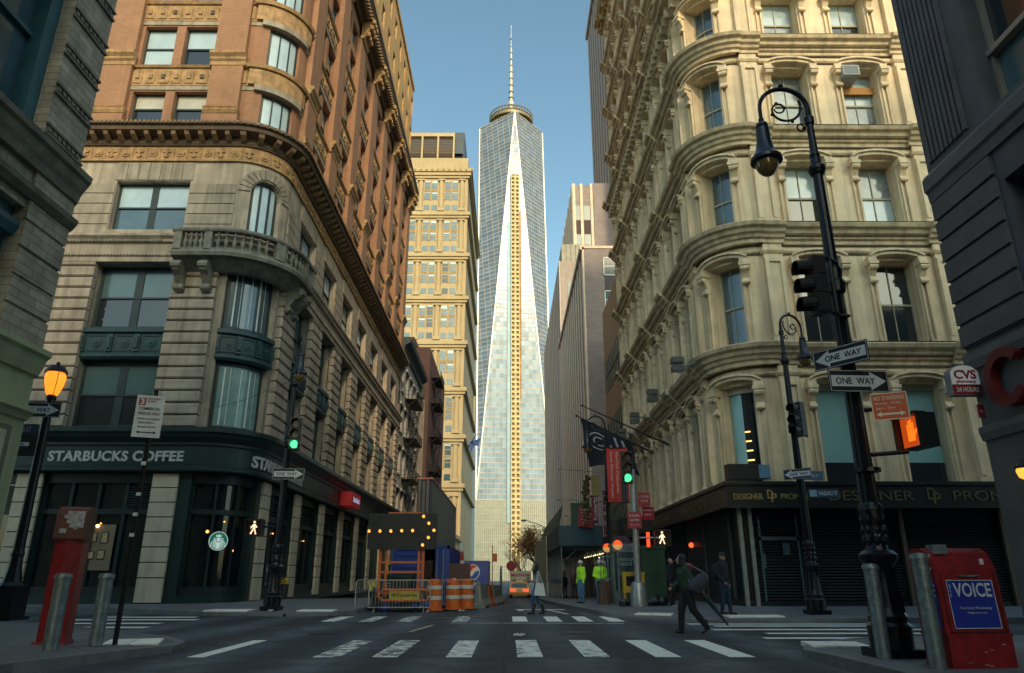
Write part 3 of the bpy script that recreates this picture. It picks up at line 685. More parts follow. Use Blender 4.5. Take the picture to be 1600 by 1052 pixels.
for fi in range(9):
    zb,zt=LZ[fi],LZ[fi+1]; first=fi==0
    wz0=zb+(.15 if not first else .05); wz1=zt-1.45
    ops=[(c-w/2,c+w/2,wz0,wz1) for c,w,k in WIN]
    RB.wall(wm,C0,C1,zb,zt,ops,.7,0)
    heavy=fi in (4,8)
    # ledge
    m_=MB(); e=.28 if heavy else 0
    prof=[(-.05,zt-.78-e),(.05,zt-.78-e),(.05,zt-.62),(.16,zt-.58),(.2,zt-.46),(.32+e,zt-.4),(.36+e,zt-.26),(.52+e,zt-.2),(.58+e,zt-.06),(.5+e,zt),(-.05,zt+.02)]
    RB.mould(m_,C0,C1,prof)
    RB.mould(m_,-.05,L2+.05,[(d+.22 if d>0 else d,z+(.0 if d>0 else 0)) for d,z in prof])
    for p in PIL: RB.mould(m_,p-.5,p+.5,[(d+.17 if d>0 else d,z) for d,z in prof])
    RB.mould(m_,C0,C1,[(-.02,zt-1.18),(.06,zt-1.18),(.11,zt-1.12),(.11,zt-1.06),(0,zt-1.0)])
    if heavy or fi>=6:
        s_=C0
        while s_<L2+8: RB.box(m_,s_,s_+.2,zt-.72-e,zt-.42,.05,.3+e); s_+=.55
    RB.box(m_,C0,C1,zt-.86-e,zt-.79-e,-.02,.075,1); RB.box(m_,C0,C1,zt-.5,zt-.455,.19,.215,1); RB.box(m_,C0,C1,zt-1.24,zt-1.19,-.02,.05,1); RB.box(m_,C0,C1,zt+.021,zt+.05,.3,.5+e,1)  # dark lines below are painted ledge shade; the top one is black drips
    m_.build('ledge',[GOLDL if fi==8 else LEDGE,mat('shade_and_drip_line',(.1,.08,.05),.9,var=.5,vs=6)],br)
    for c,w,k in WIN:
        # arched hood, brackets, jamb strips
        h=MB(); hw=w/2+.3; zs=wz1-.32
        n=8; rise=.36
        def az(x,r=rise,b=zs+.12): return b+r*math.sqrt(max(0,1-(x/hw)**2*.92))
        for i in range(n):
            x0=-hw+2*hw*i/n; x1=-hw+2*hw*(i+1)/n
            for (lo,hi,d1) in ((.0,.13,.3),(.13,.21,.4)):
                V=[RB.P(c+x0,az(x0)+lo,.0),RB.P(c+x1,az(x1)+lo,.0),RB.P(c+x1,az(x1)+hi,.0),RB.P(c+x0,az(x0)+hi,.0),
                   RB.P(c+x0,az(x0)+lo,d1),RB.P(c+x1,az(x1)+lo,d1),RB.P(c+x1,az(x1)+hi,d1),RB.P(c+x0,az(x0)+hi,d1)]
                h.add(V,[(4,5,6,7),(0,1,5,4),(3,2,6,7),(0,3,7,4),(1,2,6,5)])
            # arch infill in the opening top
            xa=max(-w/2,x0); xb=min(w/2,x1)
            if xb>xa and az(xa)<wz1:
                h.add([RB.P(c+xa,min(az(xa),wz1),-.3),RB.P(c+xb,min(az(xb),wz1),-.3),RB.P(c+xb,wz1,-.3),RB.P(c+xa,wz1,-.3)],[(0,1,2,3)])
                V=[RB.P(c+xa,min(az(xa),wz1),.02),RB.P(c+xb,min(az(xb),wz1),.02),RB.P(c+xb,wz1,.02),RB.P(c+xa,wz1,.02)]
                h.add(V,[(0,1,2,3)])
                h.add([RB.P(c+xa,min(az(xa),wz1),.02),RB.P(c+xb,min(az(xb),wz1),.02),RB.P(c+xb,min(az(xb),wz1),-.3),RB.P(c+xa,min(az(xa),wz1),-.3)],[(0,1,2,3)])
        h.tube([RB.P(c+x_*hw,az(x_*hw)-.03,.05) for x_ in [-.98+1.96*i_/10 for i_ in range(11)]],.03,5,0)
        for q in (-1,1):
            cc=c+q*(w/2+.2); RB.box(h,cc-.16,cc+.16,zs-.02,zs+.36,0,.33)
            if k!='b' or True:
                zc=zs+.05
                RB.box(h,cc-.19,cc+.19,zc-.04,zc+.1,.0,.42)
                RB.mould(h,cc-.13,cc+.13,[(0,zc-.75),(.14,zc-.75),(.18,zc-.62),(.12,zc-.5),(.22,zc-.32),(.34,zc-.14),(.34,zc),(0,zc)])
                h.tube([RB.P(cc-.16,zc-.14,.3),RB.P(cc+.16,zc-.14,.3)],.11,8)
                h.tube([RB.P(cc-.15,zc-.7,.16),RB.P(cc+.15,zc-.7,.16)],.08,8)
                RB.box(h,cc-.12,cc-.07,wz0,zc-.76,.0,.1); RB.box(h,cc+.07,cc+.12,wz0,zc-.76,.0,.1)
                RB.box(h,cc-.12,cc+.12,wz0,wz0+.12,.0,.09)
        rnd=random.random()
        if first: up,lo=(G_PT,G_DARK) if k!='b' else (G_MID,G_DARK)
        elif k=='a': up,lo=(up_pane(),lo_pane()) if fi>1 else (G_DARK,G_DARK)
        elif k=='arc': up,lo=(G_MID,G_MID)
        else: up,lo=(random.choice([G_MID,G_DARK,G_GRY,G_CRM]),G_DARK)
        if first and k!='b':
            # big shop-floor windows with blinds down to two thirds
            f=MB(); a,b=c-w/2,c+w/2; RB.box(f,a,a+.07,wz0,wz1,-.42,-.34); RB.box(f,b-.07,b,wz0,wz1,-.42,-.34); RB.box(f,a,b,wz1-.25,wz1,-.42,-.3); RB.box(f,a,b,wz0,wz0+.1,-.42,-.3)
            g=MB(); zz=wz0+(wz1-wz0)*.22; RB.sheet(g,a,b,wz0,zz,-.4,0); RB.sheet(g,a,b if k=='a' else (a+b)/2,zz,wz1,-.4,1)
            if k=='arc': RB.sheet(g,(a+b)/2,b,zz,wz1,-.4,0)
            o=f.build('window',SASH,br); g.build('pane',[G_DARK,G_PT],o); h.build('window_hood',CREAM,o); wr.n+=1
            if k=='arc':
                g=MB()
                for j in range(4): RB.box(g,(a+b)/2+.02,(a+b)/2+.34-.02*j,zz+.12+j*.36,zz+.17+j*.36,-.39,-.37)
                g.build('ceiling_lamp_strip',mat('lamp_strip',(1,.6,.15),emit=(1,.55,.12),es=1.5,var=0),o)
            continue
        over=wr.n>=96
        if over:
            wr.sh=getattr(wr,'sh',MB()); off=len(wr.sh.v); wr.sh.v+=h.v; wr.sh.f+=[[i+off for i in f] for f in h.f]; wr.sh.m+=h.m
            wr.add(RB,c-w/2,c+w/2,wz0,wz1,-.64,mull=1,upper=up,lower=lo,mw=.035)
        else:
            wr.add(RB,c-w/2,c+w/2,wz0,wz1,-.64,mull=1,upper=up,lower=lo,mw=.035,hood=(h,CREAM if k!='b' else CREAMD))
wr.done()
if hasattr(wr,'sh'): wr.sh.build('upper_hoods',CREAM,br,kind='stuff')
# pilasters full height
for p in PIL:
    m_=MB()
    for fi in range(9):
        zb,zt=LZ[fi],LZ[fi+1]
        RB.box(m_,p-.38,p+.38,zb,zt-.0,0,.16)
        RB.box(m_,p-.38,p-.22,zb+.35,zt-1.45,.16,.25); RB.box(m_,p+.22,p+.38,zb+.35,zt-1.45,.16,.25)
        RB.box(m_,p-.42,p+.42,zb,zb+.35,.0,.22); RB.box(m_,p-.22,p+.22,zt-1.6,zt-1.45,.16,.25)
        RB.mould(m_,p-.46,p+.46,[(0,zt-1.25),(.2,zt-1.22),(.26,zt-1.12),(.26,zt-1.05),(0,zt-1.0)])
    m_.build('pilaster',CREAM,br)
for c in COLS:
    m_=MB(); RB.box(m_,c-.08,c+.08,LZ[0],LZ[-1]-.5,-.02,.04)
    for fi in range(9):
        zb,zt=LZ[fi],LZ[fi+1]; z1=zt-1.75
        RB.lathe(m_,c,.12,[(.26,zb),(.26,zb+.25),(.2,zb+.32),(.19,zb+.5),(.17,z1-.35),(.2,z1-.3),(.2,z1-.22),(.26,z1-.05),(.28,z1)],10)
        RB.box(m_,c-.3,c+.3,z1,z1+.14,0,.42)
        for q in (-1,1): m_.tube([RB.P(c+q*.2,z1-.08,.05),RB.P(c+q*.2,z1-.08,.4)],.075,8)
        m_.ball(RB.P(c,z1-.15,.3),.11,6)
    m_.build('column',CREAMD,br)
wm.build('wall',[CREAM],br)
m_=MB(); RB.mould(m_,C0,C1,[(-.05,45.4),(.6,45.4),(.9,45.7),(.95,46.1),(.6,46.3),(-.05,46.4)],0)
s_=C0
while s_<L2+8: RB.box(m_,s_,s_+.3,44.6,45.4,.4,.75); s_+=1.35
m_.build('top_cornice',GOLDL,br)
m_=MB(); m_.box((12,29.8,0),(19.5,48,46)); m_.build('core',MATS['interior_dark'],br)
m_=MB(); m_.prismz([(8.35,28.3),(9,26.8),(10.4,26.15),(19.4,26.15),(19.4,48.3),(8.35,48.3)],46.35,46.45); m_.build('roof',LEDGE,br)
m_=MB(); m_.box((8.25,48.2,0),(19.5,48.4,46)); m_.build('party_wall',mat('party_brick',(.3,.17,.1),.85,brick=(.24,.08,(.3,.2,.14),(.26,.14,.08))),br)
# ground floor: shutters behind posts, black sign band with square corner
SHUT=mat('shutter_dark',(.02,.026,.03),.5,.3,var=.3,vs=2)
BLK=mat('shop_black',(.012,.013,.015),.4,var=.3,vs=2)
ALU=mat('aluminium',(.32,.36,.37),.4,.7,var=.2,vs=4)
m_=MB(); m_.box((8.35,26.35,.1),(19.4,26.5,3.6)); m_.box((8.35,26.35,.1),(8.5,48.3,3.6)); m_.build('ground_backing',BLK,br)
for (x0,x1) in ((8.75,10.55),(10.75,14.0),(14.2,17.6)):
    m_=MB(); z=.42
    while z<3.45: m_.prismx([(26.33,z),(26.26,z+.015),(26.24,z+.05),(26.26,z+.075),(26.33,z+.09)],x0,x1); z+=.1
    m_.box((x0-.06,26.2,.3),(x0,26.34,3.5)); m_.box((x1,26.2,.3),(x1+.06,26.34,3.5))
    m_.build('roller_shutter',SHUT,br)
for y0 in (27.4,31.0,34.6,38.2,41.8,45.4):
    m_=MB(); y1=min(y0+3.3,48.2)
    z=.5
    k=0
    while z<3.4:
        y=y0+(.1 if k%2 else 0)
        while y<y1-.2: m_.box((8.26,y,z),(8.3,y+.12,z+.045)); y+=.2
        z+=.085; k+=1
    m_.box((8.22,y0-.06,.3),(8.34,y0,3.5)); m_.build('grille_shutter',SHUT if y0>31 else mat('grille_grey',(.06,.07,.07),.5,.4),br)
m_=MB(); m_.box((8.2,26.2,.1),(19.4,26.36,.42)); m_.box((8.2,26.36,.1),(8.36,48.3,.46)); m_.build('stall_riser',BLK,br)
for x in (8.3,8.66,10.62,14.08,17.7):
    m_=MB(); m_.box((x-.07,26.08,.2),(x+.07,26.22,3.62)); m_.build('shopfront_post',ALU if x<9 else mat('post_bronze',(.14,.11,.08),.5,.5),br)
# shop door behind shutter: lighter frame members and a notice
m_=MB()
for a,b in (((8.95,26.21,.3),(9.03,26.235,3.3)),((10.3,26.21,.3),(10.38,26.235,3.3)),((8.95,26.21,2.45),(10.4,26.235,2.58)),((9.03,26.21,1.5),(9.12,26.23,2.0))): m_.box(a,b)
m_.box((9.75,26.2,1.95),(10.0,26.22,2.35)); m_.build('door_frame',mat('door_frame_teal',(.08,.13,.15),.4,.4),br)
m_=MB()
m_.box((7.7,25.4,3.55),(19.4,26.3,4.3)); m_.box((7.7,26.3,3.55),(8.3,48.3,4.3)); m_.box((7.62,25.32,4.3),(19.4,26.4,4.42)); m_.box((7.62,26.4,4.3),(8.3,48.3,4.42))
m_.box((7.66,25.36,3.5),(19.4,25.46,3.58)); m_.build('sign_band',BLK,br)
GOLD=mat('letters_gold',(.42,.3,.1),.5,.3,var=.3,vs=6); GOLDD=mat('letters_gold_dim',(.12,.085,.035),.6,var=.3,vs=6)
def dp(mb,cx,cz,s,y,th=.03):
    text_mb(mb,'D',.62*s,cx-.12*s,cz+.16*s,h=.85*s,y=y,th=th,bold=.01); text_mb(mb,'P',.55*s,cx+.2*s,cz-.18*s,h=.85*s,y=y-.01,th=th,bold=.01)
m_=MB(); text_mb(m_,'DESIGNER',1.02,8.45,3.9,h=.2,y=25.385,th=.03); dp(m_,9.28,3.92,.36,25.385); text_mb(m_,'PROMISE',.95,10.08,3.9,h=.2,y=25.385,th=.03)
m_.build('shop_lettering',GOLD,br,label='small gold lettering DESIGNER DP PROMISE near the corner')
m_=MB(); text_mb(m_,'DESIGNER',3.0,12.8,3.93,h=.34,y=25.385,th=.03); dp(m_,15.0,3.92,.5,25.385); text_mb(m_,'PROMISE',2.6,17.0,3.93,h=.34,y=25.385,th=.03)
m_.build('shop_lettering',GOLDD,br,label='large dim gold lettering DESIGNER DP PROMISE')
m_=MB()
for y,s in ((30.0,'DESIGNER PROMISE'),(37,'DESIGNER PROMISE')):
    text_mb(m_,s,4.6,0,3.92,h=.34,y=0,th=.03,tf=lambda p,y=y:(7.69+p[1],y-p[0],p[2]))
m_.build('shop_lettering',GOLDD,br)
lampglow('neon_glow','red neon sign glowing in the shutter window behind the green jacket',(8.2,33.0,2.55),.12,(1,.12,.03),1)
# air conditioner in the upper right window
ac=thing('air_conditioner','boxy air conditioner sticking out of a high window of the cream building','air conditioner',(14.95,25.5,22.2))
m_=MB(); m_.box((-.36,0,-.25),(.36,.95,.25)); m_.build('case',mat('ac_grey',(.35,.38,.4),.5),ac)
m_=MB(); m_.box((-.3,-.012,-.19),(.3,.0,.19)); m_.build('grille',G_DARK,ac)
m_=MB(); m_.box((-.4,.9,-.6),(1.4,.94,-.25)); m_.build('filler_board',mat('board_wood',(.5,.25,.08),.8),ac)
# flood lights on arms
def flood(y,n):
    t=thing('flood_light','pair of floodlights on a double arm above the shops, %s'%n,'floodlight',(8.2,y,9.35),group='floodlights on arms along the cream building')
    m_=MB()
    for q in (-.12,.12): m_.tube([(0,q,0),(-1.25,q,0)],.02,6)
    m_.tube([(0,0,.7),(-.8,0,.02)],.012,5); m_.box((-.02,-.2,-.15),(.02,.2,.15)); m_.build('arm',ALU,t)
    for q in (.14,-.2):
        m_=MB(); m_.box((-1.62,-.2,q-.11),(-1.15,.22,q+.11)); m_.build('lamp_head',mat('flood_case',(.05,.055,.06),.5),t)
        m_=MB(); m_.box((-1.6,-.16,q-.125),(-1.17,.18,q-.112)); m_.build('lens',mat('flood_lens',(.5,.52,.5),.2),t)
for y,n in ((27.4,'nearest the corner'),(32.6,'second from the corner'),(37.6,'third from the corner'),(42.0,'farthest, by the flags')): flood(y,n)
t=thing('wall_bracket','empty white bracket arms on the right end of the cream facade','bracket',(17.6,26,9.9))
m_=MB()
for q in (-.1,.1): m_.tube([(q,0,0),(q+.1,-1.3,.05)],.025,6)
m_.tube([(0,-1.3,.05),(.2,-1.3,.05)],.025,6); m_.tube([(-.3,0,.8),(.1,-1.25,.05)],.015,5); m_.box((-.25,-.06,-.15),(.25,0,.15)); m_.build('arm',ALU,t)
# camera box on the sign band
t=thing('floodlight_box','dark box light on top of the black sign band by the corner','light box',(8.6,25.7,4.5))
m_=MB(); m_.box((-.75,-.25,.0),(.35,.2,.55),0); m_.box((.35,-.25,.05),(.75,.2,.52),1); m_.build('box',[BLK,mat('box_blue',(.1,.2,.3),.4)],t)
# ================================================================ orange brick building with factory windows
bo=thing('orange_brick_building','narrow orange brick building with industrial windows beyond the cream building','building')
m_=MB(); OB=Fac((9.3,66),(0,-1),.01); o_=[(1.5,9.0,z,z+3.2) for z in (5.5,11,16.5,21.2)]
OB.wall(m_,0.02,17.5,0,26,[(a,b,c,d) for a,b,c,d in [(1.5,14.5,z,z+3.0) for z in (5.5,11.5,17.5)]],.25)
m_.box((9.32,48.6,-1),(16,66,25.9)); m_.build('wall',mat('brick_orange_far',(.46,.24,.11),.85,brick=(.24,.08,(.35,.22,.12),(.4,.2,.09))),bo)
# (path starts travelling -Y from y=66)
m_=MB()
for z in (5.5,11.5,17.5):
    m_.box((9.27,51.5,z),(9.31,64.5,z+3))
m_.build('window',mat('glass_factory',(.25,.25,.17),.3,var=.5,vs=2),bo)
m_=MB()
for z in (5.5,11.5,17.5):
    for k in range(15): y=51.5+13*k/14; m_.box((9.2,y-.05,z),(9.27,y+.05,z+3))
    m_.box((9.19,51.5,z+1.4),(9.27,64.5,z+1.5))
m_.build('glazing_bar',WFRAME,bo)
# ================================================================ striped concrete slab building
SC=mat('concrete_pink',(.36,.29,.25),.85,var=.15,vs=.6,streak=.3); SP=mat('purple_brick',(.32,.27,.26),.85,var=.15,vs=.5,brick=(.6,.2,(.24,.2,.2),(.28,.23,.225)))
STP=mat('concrete_rib',(.75,.58,.45),.8,var=.15,vs=1); RECESS=mat('recess_dark',(.07,.05,.045),.8)  # light-and-shade contrast of the fins is painted into rib and recess colours
G_FAR=mat('glass_teal_far',(.04,.12,.14),.3,var=.3,vs=.5)
bs=thing('ribbed_building','lower ribbed building whose long street side is striped with concrete fins','building')
m_=MB(); m_.box((8.4,72,-2),(24,109,36)); m_.build('wall',SP,bs)
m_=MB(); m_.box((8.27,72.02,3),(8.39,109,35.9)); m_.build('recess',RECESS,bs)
m_=MB(); y=72.0
while y<109: m_.box((8.2,y,5),(8.4,y+1.35,36.2)); y+=2.7
m_.build('fins',STP,bs,kind='stuff')
m_=MB(); m_.box((7.95,72,35.9),(8.6,109,36.4)); m_.box((8.4,71.9,36),(24,72.4,36.3)); m_.build('coping',STP,bs)
for z in range(8,34,4):
    z+=.8; m_=MB(); m_.box((10.6,71.93,z),(12.2,71.98,z+2.0)); o=m_.build('window',G_FAR,bs); f=MB(); s_=MB(); s_.box((10.62,71.95,z-1.9),(12.18,71.985,z-.12)); s_.build('spandrel',mat('spandrel_mauve',(.1,.085,.095),.8),bs)
    f.box((10.5,71.88,z-.1),(10.6,71.99,z+2.1)); f.box((12.2,71.88,z-.1),(12.3,71.99,z+2.1)); f.box((10.5,71.88,z+2),(12.3,71.99,z+2.1)); f.box((10.5,71.88,z-.1),(12.3,71.99,z)); f.box((10.6,71.9,z+.95),(12.2,71.97,z+1.05)); f.build('frame',WHITE,o)
bs2=thing('stepped_concrete_building','concrete building with pale box on its roof behind the ribbed building','building')
m_=MB(); m_.box((8.6,109,-3),(30,160,51.5)); m_.build('wall',SC,bs2)
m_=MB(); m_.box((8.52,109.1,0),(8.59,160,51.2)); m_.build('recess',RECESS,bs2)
m_=MB(); y=109
while y<160: m_.box((8.46,y,2),(8.6,y+2.2,51.6)); y+=4.2
m_.build('fins',mat('concrete_pale_pink',(.55,.44,.37),.8,var=.1,vs=1),bs2,kind='stuff')
m_=MB(); m_.box((9.0,109.6,51.5),(14,150,54.9)); 
for k in range(6): m_.box((9.0+k*.8,109.4,51.5),(9.2+k*.8,109.62,54.9))
m_.build('roof_box',mat('roof_box_cream',(.33,.31,.25),.8),bs2)
for z in range(10,50,5):
    for x in (9.8,12.4):
        m_=MB(); m_.box((x,108.93,z),(x+1.4,108.99,z+2.6)); m_.build('window',G_FAR,bs2)
        m_=MB(); m_.box((x,108.95,z-2.2),(x+1.4,108.99,z-.1)); m_.build('spandrel',RECESS,bs2)
bs3=thing('plain_brick_tower','grey pink tower with windows on its left strip, seen above the stepped building','building')
m_=MB(); m_.box((12,118,0),(34,165,71.5)); m_.box((15.9,117.7,0),(34,118,71.7)); m_.build('wall',SP,bs3)
m_=MB(); y=118
while y<165: m_.box((11.88,y,0),(12,y+2.2,71.6)); y+=4.2
for x in (12.0,13.4,15.3): m_.box((x,117.7,0),(x+.5,118,71.6))
m_.build('fins',STP,bs3,kind='stuff')
for z in range(46,70,6):
    for x in (12.5,14.0):
        m_=MB(); m_.box((x,117.9,z),(x+1.2,117.98,z+3)); m_.build('window',G_FAR,bs3); m_=MB(); m_.box((x,117.93,z-2.8),(x+1.2,117.98,z-.1)); m_.build('spandrel',RECESS,bs3)
bs4=thing('tall_pink_tower','very tall pinkish ribbed tower leaning out behind the cream building','building')
m_=MB(); m_.box((20.6,108,0),(55,150,134)); m_.build('wall',SC,bs4)
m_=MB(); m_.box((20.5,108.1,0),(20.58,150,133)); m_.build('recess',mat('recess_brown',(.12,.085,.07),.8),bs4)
m_=MB(); y=108
while y<150: m_.box((20.4,y,0),(20.6,y+1.8,134)); y+=3.6
m_.box((19.9,108,133.4),(21,150,134.6)); m_.build('fins',mat('concrete_pink_rib',(.42,.31,.26),.8,var=.1,vs=.5),bs4,kind='stuff')
# ================================================================ cream office tower left
CT=mat('limestone_warm',(.47,.37,.21),.8,var=.12,vs=.12,bump=.1,bs=3,streak=.25); CTD=mat('bronze_spandrel',(.32,.2,.06),.6,var=.3,vs=1)
ct=thing('limestone_tower','warm limestone office tower of stacked colonnades left of the glass skyscraper','building')
X1,Y0=-11.5,175; Zm=[8,22.5,34.5,46.6,59,71.5,84,96.5,109]
m_=MB(); m_.box((-60,Y0,-4),(X1,230,114)); m_.build('wall',CT,ct)
cols=[X1-1.6-5.75*k for k in range(6)]
wn=0
for zi,z0 in enumerate(Zm[:-1]):
    z1=Zm[zi+1]; s=(z1-z0)/12.4
    m_=MB(); m_.box((-60,Y0-.9,z1-1.0),(X1+.9,Y0,z1)); m_.box((-60,Y0-.5,z1-1.7),(X1+.5,Y0,z1-1.0)); m_.box((X1,Y0,z1-1.0),(X1+.9,230,z1)); m_.box((-60,Y0-.25,z0),(X1,Y0,z0+.35)); m_.build('cornice',CT,ct)
    for c in cols:
        xc=c-2.9
        m_=MB(); m_.tube([(c,Y0-.1,z0+.3),(c,Y0-.1,z1-2.6*s)],[.75,.65],10); m_.box((c-.95,Y0-.85,z1-2.6*s),(c+.95,Y0,z1-2.2*s)); m_.box((c-.95,Y0-.85,z0+.3),(c+.95,Y0,z0+1.2)); m_.build('column',CT,ct)
        if xc<-30: continue
        for q in (-1.02,1.02):
            x=xc+q
            o=MB(); o.box((x-.78,Y0-.06,z0+4.0*s),(x+.78,Y0-.02,z0+9.9*s),0); o.box((x-.78,Y0-.06,z0+.8*s),(x+.78,Y0-.02,z0+2.4*s),0)
            f=MB(); f.box((x-.78,Y0-.2,z0+6.4*s),(x+.78,Y0-.03,z0+7.2*s),1)
            for zz in (5.2,8.5): f.box((x-.78,Y0-.12,z0+zz*s),(x+.78,Y0-.03,z0+(zz+.16)*s),0)
            f.box((x-.9,Y0-.3,z0+3.9*s),(x-.78,Y0,z0+10*s),0); f.box((x+.78,Y0-.3,z0+3.9*s),(x+.9,Y0,z0+10*s),0)
            f=f.build('window',[CT,CTD],ct); o.build('pane',random.choice([G_DARK,G_MID,G_MID]),f)
            b=MB(); h_=random.uniform(.1,.9); b.box((x-.77,Y0-.085,z0+9.88*s-h_),(x+.77,Y0-.065,z0+9.88*s)); b.box((x-.77,Y0-.085,z0+6.4*s-h_*.8),(x+.77,Y0-.065,z0+6.4*s)); b.build('window_blind',G_SKY,f)
m_=MB(); m_.box((-60,Y0-1.3,109),(X1+1.3,Y0,110.0)); m_.box((X1,Y0,109),(X1+1.3,230,110)); m_.box((-60,Y0-.6,108),(X1+.6,Y0,109)); 
x=X1+1
while x>-34: m_.box((x,Y0-1.6,109.3),(x+.4,Y0-1.3,110)); x-=1.6
m_.build('top_cornice',CT,ct)
m_=MB(); m_.box((-50,180,114),(X1-1.6,220,126)); m_.box((-50,178.8,118),(X1-1.8,179,124.5)); m_.build('roof_screen',mat('screen_dark',(.03,.045,.06),.4,.3,var=.3),ct)
m_=MB(); m_.box((-50,177.8,123.2),(X1-4.3,178.4,124.4)); 
x=X1-4.8
while x>-34: m_.box((x,177.8,114),(x+.5,178.3,123.2)); x-=4.6
m_.box((-50,177.9,114),(X1-4.3,178.3,114.8)); m_.build('roof_frame',CT,ct)
m_=MB(); z=115
while z<123: m_.box((-50,178.35,z),(X1-4.6,178.4,z+.25)); z+=.6
m_.build('louvres',mat('louvre_brown',(.12,.07,.03),.6),ct)
# far slim towers between
ft=thing('distant_tower','slim blue grey tower glimpsed between the limestone tower and the skyscraper','building')
m_=MB(); m_.box((-60,300,-3),(-15.6,330,66)); z=0
m_.build('wall',mat('tower_bluegrey',(.2,.26,.3),.5,var=.2,vs=.2),ft)
m_=MB()
for k in range(18):
    for j in range(5): m_.box((-16.9-j*2,299.9,3+k*3.5),(-15.9-j*2,299.98,5.2+k*3.5))
m_.build('window_band',G_DARK,ft)
ft2=thing('distant_tower','small sunlit beige tower top between the limestone tower and the skyscraper','building')
m_=MB(); m_.box((-70,340,0),(-16.6,360,93)); m_.box((-70,342,93),(-18.5,358,97)); m_.build('wall',CT,ft2)
m_=MB()
for k in range(9):
    for j in range(3): m_.box((-18.6-j*2.4,339.9,62+k*3.5),(-17.4-j*2.4,339.98,64+k*3.5))
m_.build('window_band',G_DARK,ft2)
# ================================================================ glass skyscraper
def glass_tower():
    m=mat('curtain_wall_glass',(.25,.33,.38),.12,.3,var=0,spec=.16); nt=m.node_tree; N=nt.nodes; L=nt.links; b=N['Principled BSDF']
    tc=N.new('ShaderNodeTexCoord'); sp=N.new('ShaderNodeSeparateXYZ'); L.new(tc.outputs['Object'],sp.inputs[0])
    def M(op,a,bv=None):
        x=N.new('ShaderNodeMath'); x.operation=op
        for i,v in enumerate((a,bv)):
            if v is None: continue
            if isinstance(v,(int,float)): x.inputs[i].default_value=v
            else: L.new(v,x.inputs[i])
        return x.outputs[0]
    h=M('ADD',sp.outputs[0],M('MULTIPLY',sp.outputs[1],.37))
    zf=M('FRACT',M('DIVIDE',sp.outputs[2],4.1)); xf=M('FRACT',M('DIVIDE',h,3.04))
    line=M('MAXIMUM',M('LESS_THAN',zf,.17),M('LESS_THAN',xf,.09))
    wn=N.new('ShaderNodeTexWhiteNoise'); wn.noise_dimensions='2D'; cb=N.new('ShaderNodeCombineXYZ')
    L.new(M('FLOOR',M('DIVIDE',h,3.04)),cb.inputs[0]); L.new(M('FLOOR',M('DIVIDE',sp.outputs[2],4.1)),cb.inputs[1]); L.new(cb.outputs[0],wn.inputs['Vector'])
    r=N.new('ShaderNodeMapRange'); L.new(wn.outputs['Value'],r.inputs[0]); r.inputs[3].default_value=.82; r.inputs[4].default_value=1.15
    c0=N.new('ShaderNodeMix'); c0.data_type='RGBA'; L.new(line,c0.inputs[0]); c0.inputs[6].default_value=(.17,.235,.3,1); c0.inputs[7].default_value=(.42,.37,.33,1)
    cc=N.new('ShaderNodeCombineColor'); [L.new(r.outputs[0],cc.inputs[i]) for i in range(3)]
    c1=N.new('ShaderNodeMix'); c1.data_type='RGBA'; c1.blend_type='MULTIPLY'; c1.inputs[0].default_value=1; L.new(c0.outputs[2],c1.inputs[6]); L.new(cc.outputs[0],c1.inputs[7])
    L.new(c1.outputs[2],b.inputs['Base Color'])
    rr=N.new('ShaderNodeMapRange'); L.new(wn.outputs['Value'],rr.inputs[0]); rr.inputs[3].default_value=.16; rr.inputs[4].default_value=.24
    L.new(M('ADD',rr.outputs[0],M('MULTIPLY',line,.4)),b.inputs['Roughness']); L.new(M('SUBTRACT',.13,M('MULTIPLY',line,.13)),b.inputs['Metallic'])
    bp=N.new('ShaderNodeBump'); bp.inputs['Strength'].default_value=.05; bp.inputs['Distance'].default_value=.3; L.new(wn.outputs['Value'],bp.inputs['Height']); L.new(bp.outputs[0],b.inputs['Normal'])
    return m
GT=glass_tower()
wt=thing('glass_skyscraper','tall tapering glass skyscraper with faceted sides and a spire at the end of the street','skyscraper',(2.2,597,0),rz=R_(6))
hb=30.8; ht=31.0; zb,zt=57,417
Bc=[(-hb,-hb,zb),(hb,-hb,zb),(hb,hb,zb),(-hb,hb,zb)]; Tc=[(0,-ht,zt),(ht,0,zt),(0,ht,zt),(-ht,0,zt)]
for i in range(4):
    j=(i+1)%4
    m_=MB(); m_.poly([Bc[i],Bc[j],Tc[i]]); m_.build('facet',GT,wt)
    m_=MB(); m_.poly([Bc[j],Tc[j],Tc[i]]); m_.build('facet',GT,wt)
WM=mat('edge_metal',(.6,.58,.52),.35,.2,var=.1)
m_=MB()
for i in range(4):
    for t in (Tc[i],Tc[(i-1)%4]): m_.tube([Bc[i],t],.8,6)
    m_.tube([Tc[i],Tc[(i+1)%4]],.7,6)
m_.build('edge_trim',WM,wt)
PFIN=mat('podium_fin',(.33,.32,.27),.4,.1,var=.15,vs=.2); PGL=mat('podium_glass',(.2,.22,.2),.3,.3,var=.25,vs=.15)
m_=MB(); m_.box((-hb,-hb,-4),(hb,hb,zb)); m_.build('podium',PGL,wt)
m_=MB(); x=-hb
while x<hb+.1: m_.box((x-.2,-hb-.8,-4),(x+.2,-hb,zb)); x+=1.54
z=4
while z<zb: m_.box((-hb,-hb-.5,z),(hb,-hb,z+.5)); z+=5.3
m_.build('podium_fins',PFIN,wt,kind='stuff')
